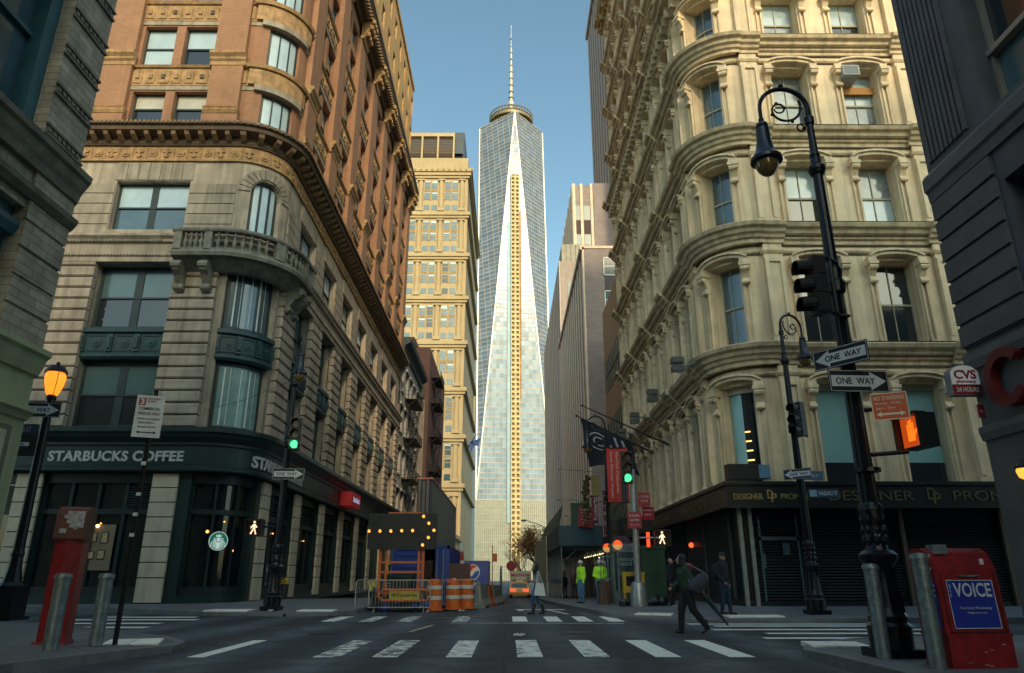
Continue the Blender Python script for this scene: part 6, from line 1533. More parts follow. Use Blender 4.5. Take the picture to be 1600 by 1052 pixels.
m_=MB(); m_.prism([(-1.1,.4),(1.1,.4),(1.1,2.3),(.95,2.6),(-.95,2.6),(-1.1,2.3)],0,5.5); m_.build('body',WV,am)
for x in (-.95,.15):
    m_=MB(); m_.box((x,-.02,1.4),(x+.8,.0,2.0)); m_.build('rear_window',G_DARK,am)
m_=MB(); m_.box((-1.0,-.03,2.1),(1.0,-.01,2.3)); m_.build('red_band',mat('band_red',(.5,.05,.04),.5),am)
m_=MB(); text_mb(m_,'AMBULANCE',1.3,0,2.2,h=.12,y=-.035,th=.01); m_.build('lettering',WHITE,am)
for q in (-.95,.95):
    for y in (1,4.4): m_=MB(); m_.tube([(q-.1,y,.38),(q+.1,y,.38)],.38,14); m_.build('wheel',BLK,am)
t=thing('stop_sign','distant red octagonal sign above the van','sign',(.35,88,gz(88))); m_=MB(); m_.tube([(0,0,0),(0,0,3)],.05,6); m_.build('post',STEEL,t); m_=MB(); m_.prism([(.6*math.cos(PI/8+PI*k/4),3.4+.6*math.sin(PI/8+PI*k/4)) for k in range(8)],-.05,-.02); m_.build('plate',SRED,t)
# parked dark cars further along left and right hints
# ================================================================ tree
random.seed(21)
tt=thing('autumn_tree','bare branched street tree with sparse rusty orange leaves at the end of the street','tree',(5.2,112,gz(112)))
BARK=mat('bark',(.07,.055,.045),.9,var=.3); m_=MB(); tips=[]
def branch(p,d,l,r,dep):
    q=p+d*l*.5+Vector((random.uniform(-.05,.05),random.uniform(-.05,.05),.02))*l; e=p+d*l
    m_.tube([p,q,e],[r,r*.85,r*.65],5 if dep>1 else 8)
    if dep>=5: tips.append((e,d)); return
    if dep>=2: tips.append((q,d))
    for k in range(3 if dep<3 else 3):
        a=random.uniform(0,6.28); s=random.uniform(.45,.95); n=(d+Vector((math.cos(a)*s,math.sin(a)*s,random.uniform(-.1,.4)))).normalized()
        branch(e if k<2 else q,n,l*random.uniform(.62,.8),r*.6,dep+1)
for base in ((0,0),):
    branch(Vector((0,0,0)),Vector((0,0,1)),3.4,.28,0)
for k in range(3): a=k*2.1; branch(Vector((0,0,2.6)),Vector((math.cos(a)*.8,math.sin(a)*.8,.8)).normalized(),2.8,.16,1)
m_.build('trunk',BARK,tt)
m_=MB()
for e,d in tips:
    for k in range(9):
        c=e+Vector((random.gauss(0,.45),random.gauss(0,.45),random.gauss(0,.4))); u=Vector((random.uniform(-1,1),random.uniform(-1,1),random.uniform(-1,1))).normalized()*.12; w=u.orthogonal().normalized()*.08
        m_.add([c-u,c+w,c+u,c-w],[(0,1,2,3)],random.choice([0,0,1,2]))
m_.build('crown',[mat('leaf_rust',(.32,.13,.04),.8),mat('leaf_brown',(.18,.09,.05),.8),mat('leaf_gold',(.45,.24,.07),.8)],tt)
tt2=thing('bare_tree','smaller grey bare tree behind the autumn tree','tree',(2.9,135,gz(135))); m_=MB(); tips=[]; branch(Vector((0,0,0)),Vector((0,0,1)),2.8,.2,0); branch(Vector((0,0,2)),Vector((.5,0,.8)),2.5,.12,1); m_.build('trunk',mat('bark_grey',(.16,.17,.16),.9),tt2)
# cobra street light
t=thing('cobra_street_light','grey arm street light reaching left over the street before the tree','street lamp',(4.7,90,gz(90))); m_=MB(); m_.tube([(0,0,0),(0,0,8.0)],[.1,.07],8); m_.tube([(0,0,7.8),(-.9,0,8.3),(-2.4,0,8.8)],.05,6); m_.build('pole',STEEL,t); m_=MB(); m_.ball((-2.8,0,8.8),.4,10,rz=.14,ry=.2); m_.build('luminaire',STEEL,t)
# ================================================================ sidewalk shed (right)
SHB=mat('shed_blue_panel',(.02,.07,.11),.6,var=.2,vs=2); SHG=mat('shed_green',(.03,.075,.05),.7,var=.25,vs=2); SHP=mat('plywood_pale',(.45,.45,.33),.8,var=.2,vs=1)
sh=thing('sidewalk_shed','scaffold shed over the right pavement with blue front panel and pipe legs','scaffolding')
m_=MB(); m_.box((3.55,49.9,3.2),(6.4,50.0,4.5)); m_.box((3.45,49.85,3.15),(3.55,80,4.5)); m_.build('front_panel',SHB,sh)
m_=MB(); m_.box((3.6,50,3.1),(8.1,80,3.25)); m_.build('deck',FIR,sh)
m_=MB(); m_.add([(3.45,50,4.5),(3.45,80,4.5),(4.0,80,6.2),(4.0,54,6.2)],[(0,1,2,3)]); m_.add([(3.5,50,4.5),(3.5,80,4.5),(4.05,80,6.2),(4.05,54,6.2)],[(3,2,1,0)]); m_.box((4.3,49.9,4.5),(5.6,50.1,6.0)); m_.build('parapet',SHG,sh)
m_=MB(); m_.box((3.38,66,.0-.6),(3.5,95,4.6)); m_.build('plywood_hoarding',SHP,sh)
for i,y in enumerate((50.2,52.7,55.2,57.7,60.2,62.7,65.2,70,75)):
    m_=MB(); g=gz(y)
    for x in (3.6,6.3): m_.tube([(x,y,g+.1),(x,y,3.2)],.045,6); m_.box((x-.1,y-.1,g+.1),(x+.1,y+.1,g+.18))
    m_.tube([(3.6,y,3.0),(6.3,y,3.0)],.035,5); m_.tube([(3.6,y,2.0),(4.8,y,3.1)],.025,5); m_.tube([(6.3,y,1.9),(5.0,y,3.1)],.025,5)
    m_.build('frame',STEEL,sh)
m_=MB()
for k in range(6): y=50.2+2.5*k; m_.tube([(3.6,y,.2),(3.6,y+2.5,2.8)],.025,5); m_.tube([(3.6,y,2.8),(3.6,y+2.5,.2)],.025,5); 
m_.tube([(3.6,50.2,1.0),(3.6,75,.7)],.03,5); m_.build('cross_brace',STEEL,sh)
m_=MB()
for k in range(7): m_.tube([(7.6,54+k*3,2.95),(7.6,55.6+k*3,2.95)],.06,6)
m_.build('tube_lamp',mat('tube_lamp',(1,.9,.5),emit=(1,.85,.45),es=2,var=0),sh)
t=plate('red_banner_sign','red printed sign on the green parapet of the shed',(5.3,49.7,5.05),.0,1.05,1.35,SRED,ry=.12); letters(t,SWH,[('LAUNDRY',.85,0,.5,.16),('Discount',.7,0,.25,.12),('Travel',.55,0,.05,.12),('Friendly',.7,0,-.2,.12),('Cafe',.4,0,-.42,.12)],y=-.02)
LRW=mat('sign_lilac',(.5,.46,.48),.6); LRP=mat('sign_plum',(.16,.02,.06),.6)
for (x,y,z,lab) in ((6.75,50.0,5.3,'taller vertical Lucille Roberts sign, right one'),(6.15,51.5,5.05,'shorter vertical Lucille Roberts sign, left one')):
    t=thing('vertical_sign',lab,'sign',(x,y,z),group='vertical club signs'); m_=MB(); m_.box((-.28,-.06,-1.65),(.28,.06,1.65)); m_.build('panel',LRP,t)
    m_=MB(); 
    for a_,c_ in (((-.28,1.6),(.28,1.65)),((-.28,-1.65),(.28,-1.6)),((-.28,-1.65),(-.24,1.65)),((.24,-1.65),(.28,1.65))): m_.box((a_[0],-.075,a_[1]),(c_[0],-.06,c_[1]))
    text_mb(m_,'Lucille Roberts',3.0,0,0,h=.34,y=-.075,th=.02,vert=1,bold=.02); m_.build('lettering',LRW,t)
    m_=MB(); m_.tube([(.28,0,1.2),(1.5,0,1.2)],.03,5); m_.tube([(.28,0,-1.2),(1.5,0,-1.2)],.03,5); m_.build('bracket',FIR,t)
# awning / canopies right of the shed
t=thing('shop_awning','plum coloured sloping shop awning under the vertical signs','awning',(7.3,44.5,0)); m_=MB(); m_.prismx([(0,2.2),(0,2.5),(3,3.7),(5,3.7),(5,2.2)],-.9,.9); m_.build('cloth',mat('awning_plum',(.1,.05,.07),.8),t)
t=thing('ochre_sign','ochre box sign above the pavement by the banner','sign',(5.6,46,6.6)); m_=MB(); m_.box((-.25,0,-.5),(.25,.3,.7)); m_.box((-.3,-.02,.7),(.3,.3,.78)); m_.build('box',mat('ochre',(.35,.27,.1),.6,var=.2),t)
t=thing('vine_sign','dark ragged vertical sign hanging left of the ochre box','sign',(5.05,46.5,5.9))
m_=MB()
for k in range(70): m_.ball((random.gauss(0,.12),random.gauss(0,.1),random.uniform(-1.6,1.5)),random.uniform(.06,.13),5)
m_.build('garland',mat('garland',(.1,.08,.03),.8,var=.5,vs=6),t)
# banner on lamp
bn=thing('hospital_banner','red vertical hospital banner hanging over the pavement with white lettering','banner',(5.15,33.6,5.75))
m_=MB(); n=10
V=[];F=[]
for i in range(n+1):
    for j in range(5): V.append((-.5+j*.25,.04*math.sin(i*.7+j*.8),1.25-2.5*i/n))
for i in range(n):
    for j in range(4): F.append((i*5+j,i*5+j+1,(i+1)*5+j+1,(i+1)*5+j))
m_.add(V,F); m_.build('cloth',mat('banner_red',(.5,.035,.03),.7,var=.15,vs=2),bn)
m_=MB(); text_mb(m_,'NewYork-Presbyterian',1.9,-.04,.1,h=.17,y=-.07,th=.01,vert=-1); text_mb(m_,'Lower Manhattan Hospital',2.1,-.3,.0,h=.15,y=-.07,th=.01,vert=-1); m_.build('lettering',mat('banner_white',(.65,.55,.52),.7),bn)
m_=MB(); m_.add([(.12,-.06,-1.2),(.42,-.06,-1.2),(.4,-.06,.3),(.34,-.06,.5),(.2,-.06,.5),(.14,-.06,.3)],[tuple(range(6))]); m_.build('picture',mat('banner_dark',(.03,.04,.06),.7),bn)
m_=MB(); m_.tube([(-.75,0,1.27),(.55,0,1.27)],.025,6); m_.tube([(-.75,0,-1.27),(.55,0,-1.27)],.025,6); m_.build('rod',FIR,bn)
# flag poles and flag
def tubething(name,label,cat,pts,r,m): 
    t=thing(name,label,cat,pts[0]); b=MB(); b.tube([Vector(p)-Vector(pts[0]) for p in pts],r,8); b.build('shaft',m,t); b=MB(); b.ball(Vector(pts[-1])-Vector(pts[0]),.08,8); b.build('finial',m,t); return t
tubething('flag_pole','upper slanting flagpole without a flag on the cream building','flagpole',[(8.1,35.5,7.5),(4.15,38.9,10.3)],[.05,.03],FIR)
tubething('flag_pole','lower slanting flagpole carrying the black flag','flagpole',[(8.1,38.6,7.5),(4.1,42.0,10.4)],[.05,.03],FIR)
fl=thing('black_flag','black draped flag with round white emblem and bars on the lower flagpole','flag',(0,0,0))
fl.location=(0,0,0); m_=MB(); A=Vector((4.3,41.8,10.2)); B=Vector((6.9,39.6,8.45)); nu,nv=14,12; V=[]
for i in range(nu+1):
    u=i/nu; top=A.lerp(B,u)
    for j in range(nv+1):
        v=j/nv; V.append(top+Vector((.45*v*(1-u*.3)+.05*math.sin(v*9+u*5), .18*math.sin(u*9+v*2.5)*v, -(2.9-.9*u)*v*(1-.12*math.sin(u*PI)))))
F=[(i*(nv+1)+j,(i+1)*(nv+1)+j,(i+1)*(nv+1)+j+1,i*(nv+1)+j+1) for i in range(nu) for j in range(nv)]
m_.add(V,F); m_.build('cloth',mat('flag_black',(.015,.02,.035),.75,var=.2),fl,True)
def flp(u,v,o=.05): 
    top=A.lerp(B,u); return top+Vector((.45*v*(1-u*.3)+.05*math.sin(v*9+u*5), .18*math.sin(u*9+v*2.5)*v-o, -(2.9-.9*u)*v*(1-.12*math.sin(u*PI))))
m_=MB()
for k in range(26):
    a0=2*PI*k/30; a1=2*PI*(k+1)/30
    for r0,r1 in ((.2,.225),(.09,.12)):
        if r0<.15 and 9<k<13: continue
        m_.add([flp(.33+r*math.cos(a),.42+r*math.sin(a)*1.0) for r,a in ((r0,a0),(r1,a0),(r1,a1),(r0,a1))],[(0,1,2,3)])
for u0 in (.66,.8): 
    for k in range(8): v0=.12+k*.07; m_.add([flp(u0,v0),flp(u0+.05,v0),flp(u0+.05,v0+.07),flp(u0,v0+.07)],[(0,1,2,3)])
m_.build('emblem',mat('flag_white',(.5,.52,.55),.7),fl)
tubething('flag_pole','dark pole jutting from the limestone tower with a small blue flag','flagpole',[(-10.3,172,30),(-7.5,166,33)],[.15,.1],FIR)
t=thing('blue_flag','small blue flag far away beside the limestone tower','flag',(-9.3,169,31)); m_=MB(); m_.add([(0,0,.6),(2.6,0,1.6),(2.2,.2,-.4),(1.2,.3,-.1),(.2,.2,-2.2)],[(0,1,2,3,4)]); m_.build('cloth',mat('flag_blue',(.03,.08,.25),.7),t)
for y,z,x1 in ((62,7.2,5.2),(58,9.2,5.0),(54,5.2,5.2)):
    tubething('sign_rod','thin horizontal rod projecting over the pavement, %s'%{7.2:'middle one',9.2:'top one',5.2:'lowest one'}[z],'rod',[(8.2,y,z),(x1-.9,y,z+.25)],[.035,.025],STEEL)
# subway globes
for (x,y,lab) in ((4.45,30.0,'subway entrance globe lamp, brighter one beside the phone kiosk'),(4.45,33.2,'subway entrance globe lamp, smaller one further back')):
    t=thing('globe_lamp',lab,'lamp',(x,y,.12),group='subway globe lamps'); m_=MB(); m_.tube([(0,0,0),(0,0,2.1)],.05,8); m_.lathe((0,0,0),[(.1,0),(.1,.1),(.05,.15)],8); m_.build('post',STEEL,t)
    m_=MB(); m_.lathe((0,0,2.32),[(.001,-.2),(.1,-.17),(.17,-.1),(.2,0)],14); m_.build('lower_half',mat('globe_pale',(.9,.6,.3),emit=(1,.5,.15),es=.3,var=0),t,True)
    m_=MB(); m_.lathe((0,0,2.32),[(.2,0),(.17,.1),(.1,.17),(.001,.2)],14); m_.build('upper_half',mat('globe_red',(1,.12,.02),emit=(1,.12,.02),es=.5,var=0),t,True)
ph=thing('phone_kiosk','dark street kiosk with a teal DEVIOUS MAIDS poster behind the silver pole','kiosk',(4.95,31.2,.12)); m_=MB(); m_.box((-.55,0,0),(.5,.9,2.35)); m_.box((-.6,-.05,2.3),(.55,.95,2.42)); m_.box((-.55,-.03,2.1),(.5,.0,2.3)); m_.build('cabinet',STEEL,ph)
m_=MB(); m_.box((-.48,-.04,.55),(.44,-.01,2.08)); m_.build('poster',mat('poster_teal',(.015,.05,.065),.3,var=.6,vs=2.5),ph)
m_=MB(); text_mb(m_,'DEVIOUS',.72,-.02,1.78,h=.13,y=-.05,th=.01); text_mb(m_,'MAIDS',.5,-.02,1.6,h=.13,y=-.05,th=.01); text_mb(m_,'SUNDAY 10PM',.7,-.02,1.2,h=.1,y=-.05,th=.01); m_.build('lettering',mat('poster_text',(.35,.5,.52),.5),ph); m_=MB(); text_mb(m_,'TITAN',.4,0,2.2,h=.1,y=-.04,th=.01); m_.build('header_lettering',mat('titan_blue',(.05,.25,.35),.5),ph)
ge=thing('green_booth','dark green booth behind the trash bags','booth',(6.1,31.2,.12)); m_=MB(); m_.box((-.5,0,0),(.5,1.0,2.3)); m_.box((-.55,-.05,2.2),(.55,1.05,2.35)); m_.box((-.4,-.03,1.1),(.4,0,2.0)); m_.build('cabin',mat('booth_green',(.01,.06,.035),.5,var=.3),ge)
yb=thing('yellow_newspaper_box','yellow newspaper box half hidden behind the silver pole','newspaper box',(5.05,29.6,.12)); m_=MB(); m_.box((-.5,0,.5),(.35,.4,1.25)); m_.box((-.52,-.02,1.2),(.37,.42,1.28)); 
for x in (-.48,.28): m_.box((x,.02,0),(x+.06,.38,.5))
m_.build('case',mat('box_yellow',(.5,.32,.02),.5,var=.2),yb); m_=MB(); m_.box((-.38,-.01,.75),(.2,.0,1.12)); m_.build('window',G_DARK,yb)
for (x,y,s,lab) in ((5.5,28.6,.38,'larger heap of black trash bags right of the silver pole'),(4.55,28.9,.24,'small black trash bag left of the silver pole')):
    t=thing('trash_bag',lab,'trash bag',(x,y,.12)); m_=MB()
    for k in range(7): m_.ball((random.uniform(-s,s)*1.0,random.uniform(-.2,.2),s*.55+random.uniform(-.05,.06)),s*random.uniform(.5,.75),9,rz=s*.55)
    m_.build('bag',mat('bag_black',(.01,.011,.014),.25,bump=1,bs=9,spec=.7),t,True)
tb=thing('wire_bin','brown street bin between the workers and the kiosk','bin',(3.95,30.9,.12)); m_=MB(); m_.lathe((0,0,0),[(.24,0),(.3,.85),(.32,.9),(.27,.9),(.22,.1)],12); m_.build('basket',mat('bin_brown',(.12,.07,.05),.8,var=.4,vs=8),tb)
t=thing('railing','steel railing of the subway stairs beside the bin','railing',(3.9,31.4,.12)); m_=MB()
for k in range(9): m_.tube([(k*.11,0,.1),(k*.11,0,1.9)],.015,5)
m_.tube([(0,0,1.9),(.9,0,1.9)],.03,5); m_.tube([(0,0,1.0),(.9,0,1.0)],.02,5); m_.build('bars',STEEL,t)
# dark storefronts on the right beyond the cream building
rs2=thing('low_storefront_building','low dark storefront building under the ribbed building','building'); m_=MB(); m_.box((8.35,56,-1),(9.2,71.9,5.5)); m_.build('wall',mat('storefront_dark',(.04,.04,.045),.6,var=.3),rs2)
m_=MB()
for k in range(5): m_.box((8.3,57+k*3,.2),(8.36,59.4+k*3,3.2))
m_.build('window',G_DARK,rs2)
# ================================================================ people
SKIN=mat('skin',(.42,.24,.17),.6,var=.08); SKIN2=mat('skin_dark',(.16,.085,.05),.6,var=.08)
HAIR=mat('hair_black',(.012,.01,.01),.5,var=.3,vs=20); DENIM=mat('denim',(.045,.09,.19),.85,var=.25,vs=8); TROU=mat('trousers_black',(.012,.013,.018),.85,var=.2); SHOE=mat('shoe_black',(.012,.012,.013),.5)
HIV=mat('hi_vis',(.35,.75,.03),.7,var=.1,emit=(.35,.8,.02),es=.06); NAVY=mat('coat_navy',(.014,.017,.028),.85,var=.25,vs=6); GRN=mat('jacket_green',(.012,.05,.028),.8,var=.25,vs=7); GREY=mat('cloth_grey',(.3,.31,.32),.8,var=.2,vs=6)
def capsule(mb,p,q,r0,r1,m):
    p,q=Vector(p),Vector(q); d=(q-p); L=d.length; d=d/L if L>1e-6 else Vector((0,0,1)); pts=[];rs=[]
    for a in (-80,-50,-20): pts.append(p+d*r0*math.sin(R_(a))); rs.append(r0*math.cos(R_(a)))
    for a in (20,50,80): pts.append(q+d*r1*math.sin(R_(a))); rs.append(r1*math.cos(R_(a)))
    mb.tube(pts,rs,10,m); return (p,q,max(r0,r1),m)
def person(label,loc,rz,J,mats,H=1.75,vox=.0115,cat='person'):
    """J: joints (person faces -y). mats: skin, top, trousers, shoe, hair"""
    t=thing('person',label,cat,loc,rz=rz); k=H/1.75; t.scale=(k,k,k)
    D=dict(hipL=(.09,0,.93),hipR=(-.09,0,.93),kneeL=(.1,-.02,.5),kneeR=(-.1,-.02,.5),ankL=(.1,.02,.09),ankR=(-.1,.02,.09),chest=(0,0,1.3),pel=(0,0,.98),neck=(0,.0,1.47),
       shL=(.185,0,1.41),shR=(-.185,0,1.41),elL=(.23,.02,1.13),elR=(-.23,.02,1.13),wrL=(.22,-.06,.88),wrR=(-.22,-.06,.88),head=(0,-.02,1.635),toeL=None,toeR=None,bulk=1.0,face=(0,-1,0),leg=1.0)
    D.update(J); V_=lambda n:Vector(D[n]); mb=MB(); prim=[]; B=D['bulk']; G=D['leg']
    def C(p,q,r0,r1,m): prim.append(capsule(mb,p,q,r0,r1,m))
    for s in 'LR':
        C(V_('hip'+s),V_('knee'+s),.094*G,.068*G,2); C(V_('knee'+s),V_('ank'+s),.068*G,.05*G,2)
        toe=Vector(D['toe'+s]) if D['toe'+s] else V_('ank'+s)+Vector((.01 if s=='L' else -.01,-.17,-.05))
        heel=V_('ank'+s)+(V_('ank'+s)-toe)*.25; heel.z=V_('ank'+s).z-.05
        C(heel,toe,.042,.036,3); C(V_('ank'+s),heel.lerp(toe,.3),.045,.04,3)
        C(V_('sh'+s),V_('el'+s),.055*B,.045*B,1); C(V_('el'+s),V_('wr'+s),.046*B,.034*B,1)
        a=(V_('wr'+s)-V_('el'+s)).normalized(); w=V_('wr'+s); side=Vector((1,0,0)) if abs(a.x)<.8 else Vector((0,1,0)); sd=a.cross(side).normalized()
        C(w+a*.01,w+a*.075,.026,.03,0)
        for f in range(4):
            b_=w+a*.085+sd*(-.027+.018*f); l=(.062,.072,.068,.052)[f]; C(b_,b_+(a*.85-side*.25*(1 if s=='L' else -1)).normalized()*l,.0088,.0075,0)
        C(w+a*.03+sd*-.028,w+a*.085+sd*-.05,.0105,.009,0)
    C(V_('pel')+Vector((.05,0,-.04)),V_('pel')+Vector((-.05,0,-.04)),.105,.105,2)
    C(V_('pel')+Vector((.06,0,.08)),V_('pel')+Vector((-.06,0,.08)),.105*B,.105*B,1)
    C(V_('chest')+Vector((.07,0,0)),V_('pel')+Vector((.06,0,.1)),.115*B,.105*B,1); C(V_('chest')+Vector((-.07,0,0)),V_('pel')+Vector((-.06,0,.1)),.115*B,.105*B,1)
    C(V_('shL')+Vector((-.03,0,0)),V_('shR')+Vector((.03,0,0)),.07*B,.07*B,1); C(V_('chest'),V_('neck')+Vector((0,0,-.06)),.11*B,.07,1)
    C(V_('neck')+Vector((0,0,-.05)),V_('head')+Vector((0,0,-.05)),.053,.05,0)
    hd=V_('head'); fc=Vector(D['face']).normalized()
    C(hd+Vector((0,0,.02))-fc*.015,hd-fc*.0+Vector((0,0,-.01)),.092,.088,0); C(hd+fc*.02+Vector((0,0,-.03)),hd+fc*.04+Vector((0,0,-.075)),.06,.042,0)
    C(hd+fc*.09+Vector((0,0,.0)),hd+fc*.108+Vector((0,0,-.025)),.012,.014,0)
    rt=fc.cross(Vector((0,0,1)))
    for q in (-1,1): C(hd+rt*q*.09+Vector((0,0,-.02)),hd+rt*q*.092+Vector((0,0,.012)),.014,.016,0)
    me=mb.mesh('body',[MATS['skin']]); ob=bpy.data.objects.new('body',me); COL.objects.link(ob)
    md=ob.modifiers.new('r','REMESH'); md.mode='VOXEL'; md.voxel_size=vox; sm=ob.modifiers.new('s','SMOOTH'); sm.iterations=3; sm.factor=.5
    dg=bpy.context.evaluated_depsgraph_get(); dg.update(); m2=bpy.data.meshes.new_from_object(ob.evaluated_get(dg)); bpy.data.objects.remove(ob)
    m2.materials.clear(); [m2.materials.append(x) for x in mats[:4]]
    idx=[]
    for p in m2.polygons:
        c=p.center; best=9;bi=1
        for (a,b,r,m) in prim:
            ab=b-a; tt_=max(0,min(1,(c-a).dot(ab)/max(ab.length_squared,1e-9))); d=(c-(a+ab*tt_)).length-r
            if d<best: best=d;bi=m
        idx.append(bi)
    m2.polygons.foreach_set('material_index',idx); m2.polygons.foreach_set('use_smooth',[True]*len(idx))
    o=bpy.data.objects.new('body',m2); COL.objects.link(o); o.parent=t
    m_=MB()
    for q in (-1,1): m_.ball(hd+fc*.078+rt*q*.034+Vector((0,0,.012)),.011,6)
    m_.build('eyes',HAIR,t); m_=MB(); m_.tube([hd+fc*.098+rt*.022+Vector((0,0,-.058)),hd+fc*.105+Vector((0,0,-.056)),hd+fc*.098-rt*.022+Vector((0,0,-.058))],.006,5); m_.build('mouth',mat('lips',(.2,.07,.06),.5),t)
    return t,hd,fc
def hair(t,hd,fc,long=0,m=HAIR,curly=False):
    b=MB(); b.ball(hd-fc*.04+Vector((0,0,.04)),.1,12,rz=.095)
    if long:
        for k in range(14):
            a=-1.9+3.8*k/13; dirv=(-fc*math.cos(a)+fc.cross(Vector((0,0,1)))*math.sin(a)); p=hd+dirv*.085
            b.tube([p+Vector((0,0,.05)),p+dirv*.03+Vector((0,0,-.12)),p+dirv*.05-fc*.03+Vector((random.uniform(-.02,.02),random.uniform(-.02,.02),-.12-long))],[.03,.035,.012],6)
    if curly:
        for k in range(40): v=Vector((random.gauss(0,1),random.gauss(0,1),random.gauss(.3,1))).normalized(); 
        for k in range(60):
            v=Vector((random.gauss(0,1),random.gauss(0,1),random.gauss(.2,.9))).normalized()
            if v.dot(fc)>.0 or v.z<-.5: continue
            b.ball(hd-fc*.03+v*.1+Vector((0,0,.02)),.028,5)
    b.build('hair',m,t,True)
# woman in green with duffel bag, walking left
t,hd,fc=person('person in green jacket walking left across the street with a grey shoulder bag and umbrella',(4.15,17.5,0),-PI/2,
  dict(hipL=(.09,.02,.93),hipR=(-.09,.0,.93),kneeL=(.1,.1,.52),kneeR=(-.09,-.12,.52),ankL=(.1,.38,.16),ankR=(-.09,-.16,.08),toeL=(.1,.28,.03),toeR=(-.09,-.28,.035),
       pel=(0,.0,.98),chest=(0,-.03,1.28),neck=(0,-.06,1.46),shL=(.18,-.02,1.4),shR=(-.17,-.06,1.4),elL=(.24,.1,1.14),wrL=(.2,.28,.95),elR=(-.2,-.12,1.12),wrR=(-.14,-.28,1.02),head=(0,-.1,1.62),bulk=1.5,leg=1.4),[SKIN,GRN,TROU,SHOE],1.74)
hair(t,hd,fc,.02,curly=True)
m_=MB(); m_.tube([hd+Vector((0,.1,-.14)),hd+Vector((.0,.22,-.18)),hd+Vector((0,.26,-.24))],[.09,.1,.05],8); m_.build('hood',mat('hood_red',(.35,.02,.03),.8),t)
sb=thing('shoulder_bag','bulky purple grey duffel bag slung behind the person in green','bag',(4.15,17.5,0),rz=-PI/2); m_=MB(); m_.ball((.3,.2,1.02),.15,10,rz=.17); m_.ball((.28,.33,1.18),.12,9,rz=.13); m_.tube([(.26,.0,.95),(.27,.06,.98),(.28,.22,1.08),(.28,.36,1.2),(.28,.44,1.24)],[.07,.14,.17,.14,.07],14); m_.build('pouch',mat('bag_purple',(.05,.048,.07),.85,var=.5,vs=7,bump=1,bs=10),sb,True)
m_=MB(); m_.tube([(.27,.4,1.3),(.22,.12,1.47),(.07,-.04,1.5),(.22,.0,1.25),(.27,.03,1.08)],.024,6); m_.build('strap',mat('strap_grey',(.12,.12,.14),.8),sb)
um=thing('umbrella','furled dark umbrella trailing from the hand of the person in green','umbrella',(4.15,17.5,0),rz=-PI/2); m_=MB(); m_.tube([(.2,.34,.86),(.2,.42,.75),(.2,.85,.18)],[.03,.065,.018],8); m_.build('canopy',mat('umbrella_dark',(.015,.03,.04),.6),um); m_=MB(); m_.tube([(.2,.22,.98),(.2,.28,.95),(.2,.34,.86)],.012,6); m_.build('handle',SHOE,um)
# man walking right by the shutters
t,hd,fc=person('man in black jacket, cap and jeans walking right past the grille shutter with a backpack',(6.5,22.6,.15),.75,
  dict(kneeL=(.08,-.08,.5),ankL=(.09,-.1,.09),kneeR=(-.08,.0,.5),ankR=(-.08,.08,.1),elL=(.27,.06,1.14),wrL=(.28,-.0,.9),elR=(-.25,.05,1.14),wrR=(-.17,-.1,.95),bulk=1.4,leg=1.15,face=(.7,-1,-.1)),[SKIN,NAVY,mat('denim_dark',(.012,.024,.05),.85,var=.3,vs=8),SHOE],1.77)
m_=MB(); m_.lathe((hd.x,hd.y,hd.z+.02),[(.1,0),(.105,.04),(.09,.09),(.04,.115),(.005,.12)],14); m_.tube([hd+fc*.08+Vector((0,0,.035)),hd+fc*.16+Vector((0,0,.025))],[.07,.05],8,flat=.25); m_.build('cap',SHOE,t)
bp_=thing('backpack','black backpack on the man by the shutter','backpack',(6.5,22.6,.15),rz=.75); m_=MB(); m_.ball((0,.2,1.2),.19,10,rz=.27,ry=.15); m_.build('sack',NAVY,bp_,True)
# man behind in dark
t,hd,fc=person('bald person in long dark coat standing behind the person in green',(6.1,28.0,.15),.9,dict(bulk=1.35),[SKIN,NAVY,TROU,mat('shoe_pale',(.25,.25,.28),.6)],1.74)
# crossing woman with white bag
t,hd,fc=person('woman with long black hair stepping left across the far crosswalk in jeans and boots',(1.0,25.9,0),-PI/2+.25,
  dict(hipL=(.08,.02,.93),kneeL=(.09,-.02,.52),ankL=(.09,.2,.12),toeL=(.09,.06,.035),kneeR=(-.09,-.16,.53),ankR=(-.09,-.14,.08),toeR=(-.09,-.32,.04),neck=(0,-.04,1.46),head=(0,-.07,1.62),elL=(.22,-.02,1.14),wrL=(.16,-.18,1.15),elR=(-.22,-.05,1.12),wrR=(-.16,-.24,1.16),bulk=1.1),[SKIN,GREY,DENIM,SHOE],1.66)
hair(t,hd,fc,.32)
m_=MB(); 
for s,x in (('L',.09),('R',-.09)):
    y=.2 if s=='L' else -.14; m_.tube([(x,y,.08),(x,y*.6+.0,.36)],[.055,.068],10)
m_.build('boot_shaft',SHOE,t)
wb=thing('white_shopping_bag','large white shopping bag hanging from the shoulder of the crossing woman','bag',(1.0,25.9,0),rz=-PI/2+.25); m_=MB(); m_.add([(.24,-.2,.62),(.24,.2,.6),(.26,.14,1.0),(.26,-.12,1.04),(.34,-.2,.62),(.34,.2,.6),(.3,.14,1.0),(.3,-.12,1.04)],[(0,1,2,3),(4,5,6,7),(0,1,5,4),(1,2,6,5),(2,3,7,6),(3,0,4,7)]); m_.tube([(.28,-.1,1.02),(.24,-.02,1.42),(.28,.12,1.0)],.012,5); m_.build('bag',mat('bag_white',(.6,.62,.62),.6,var=.1),wb)
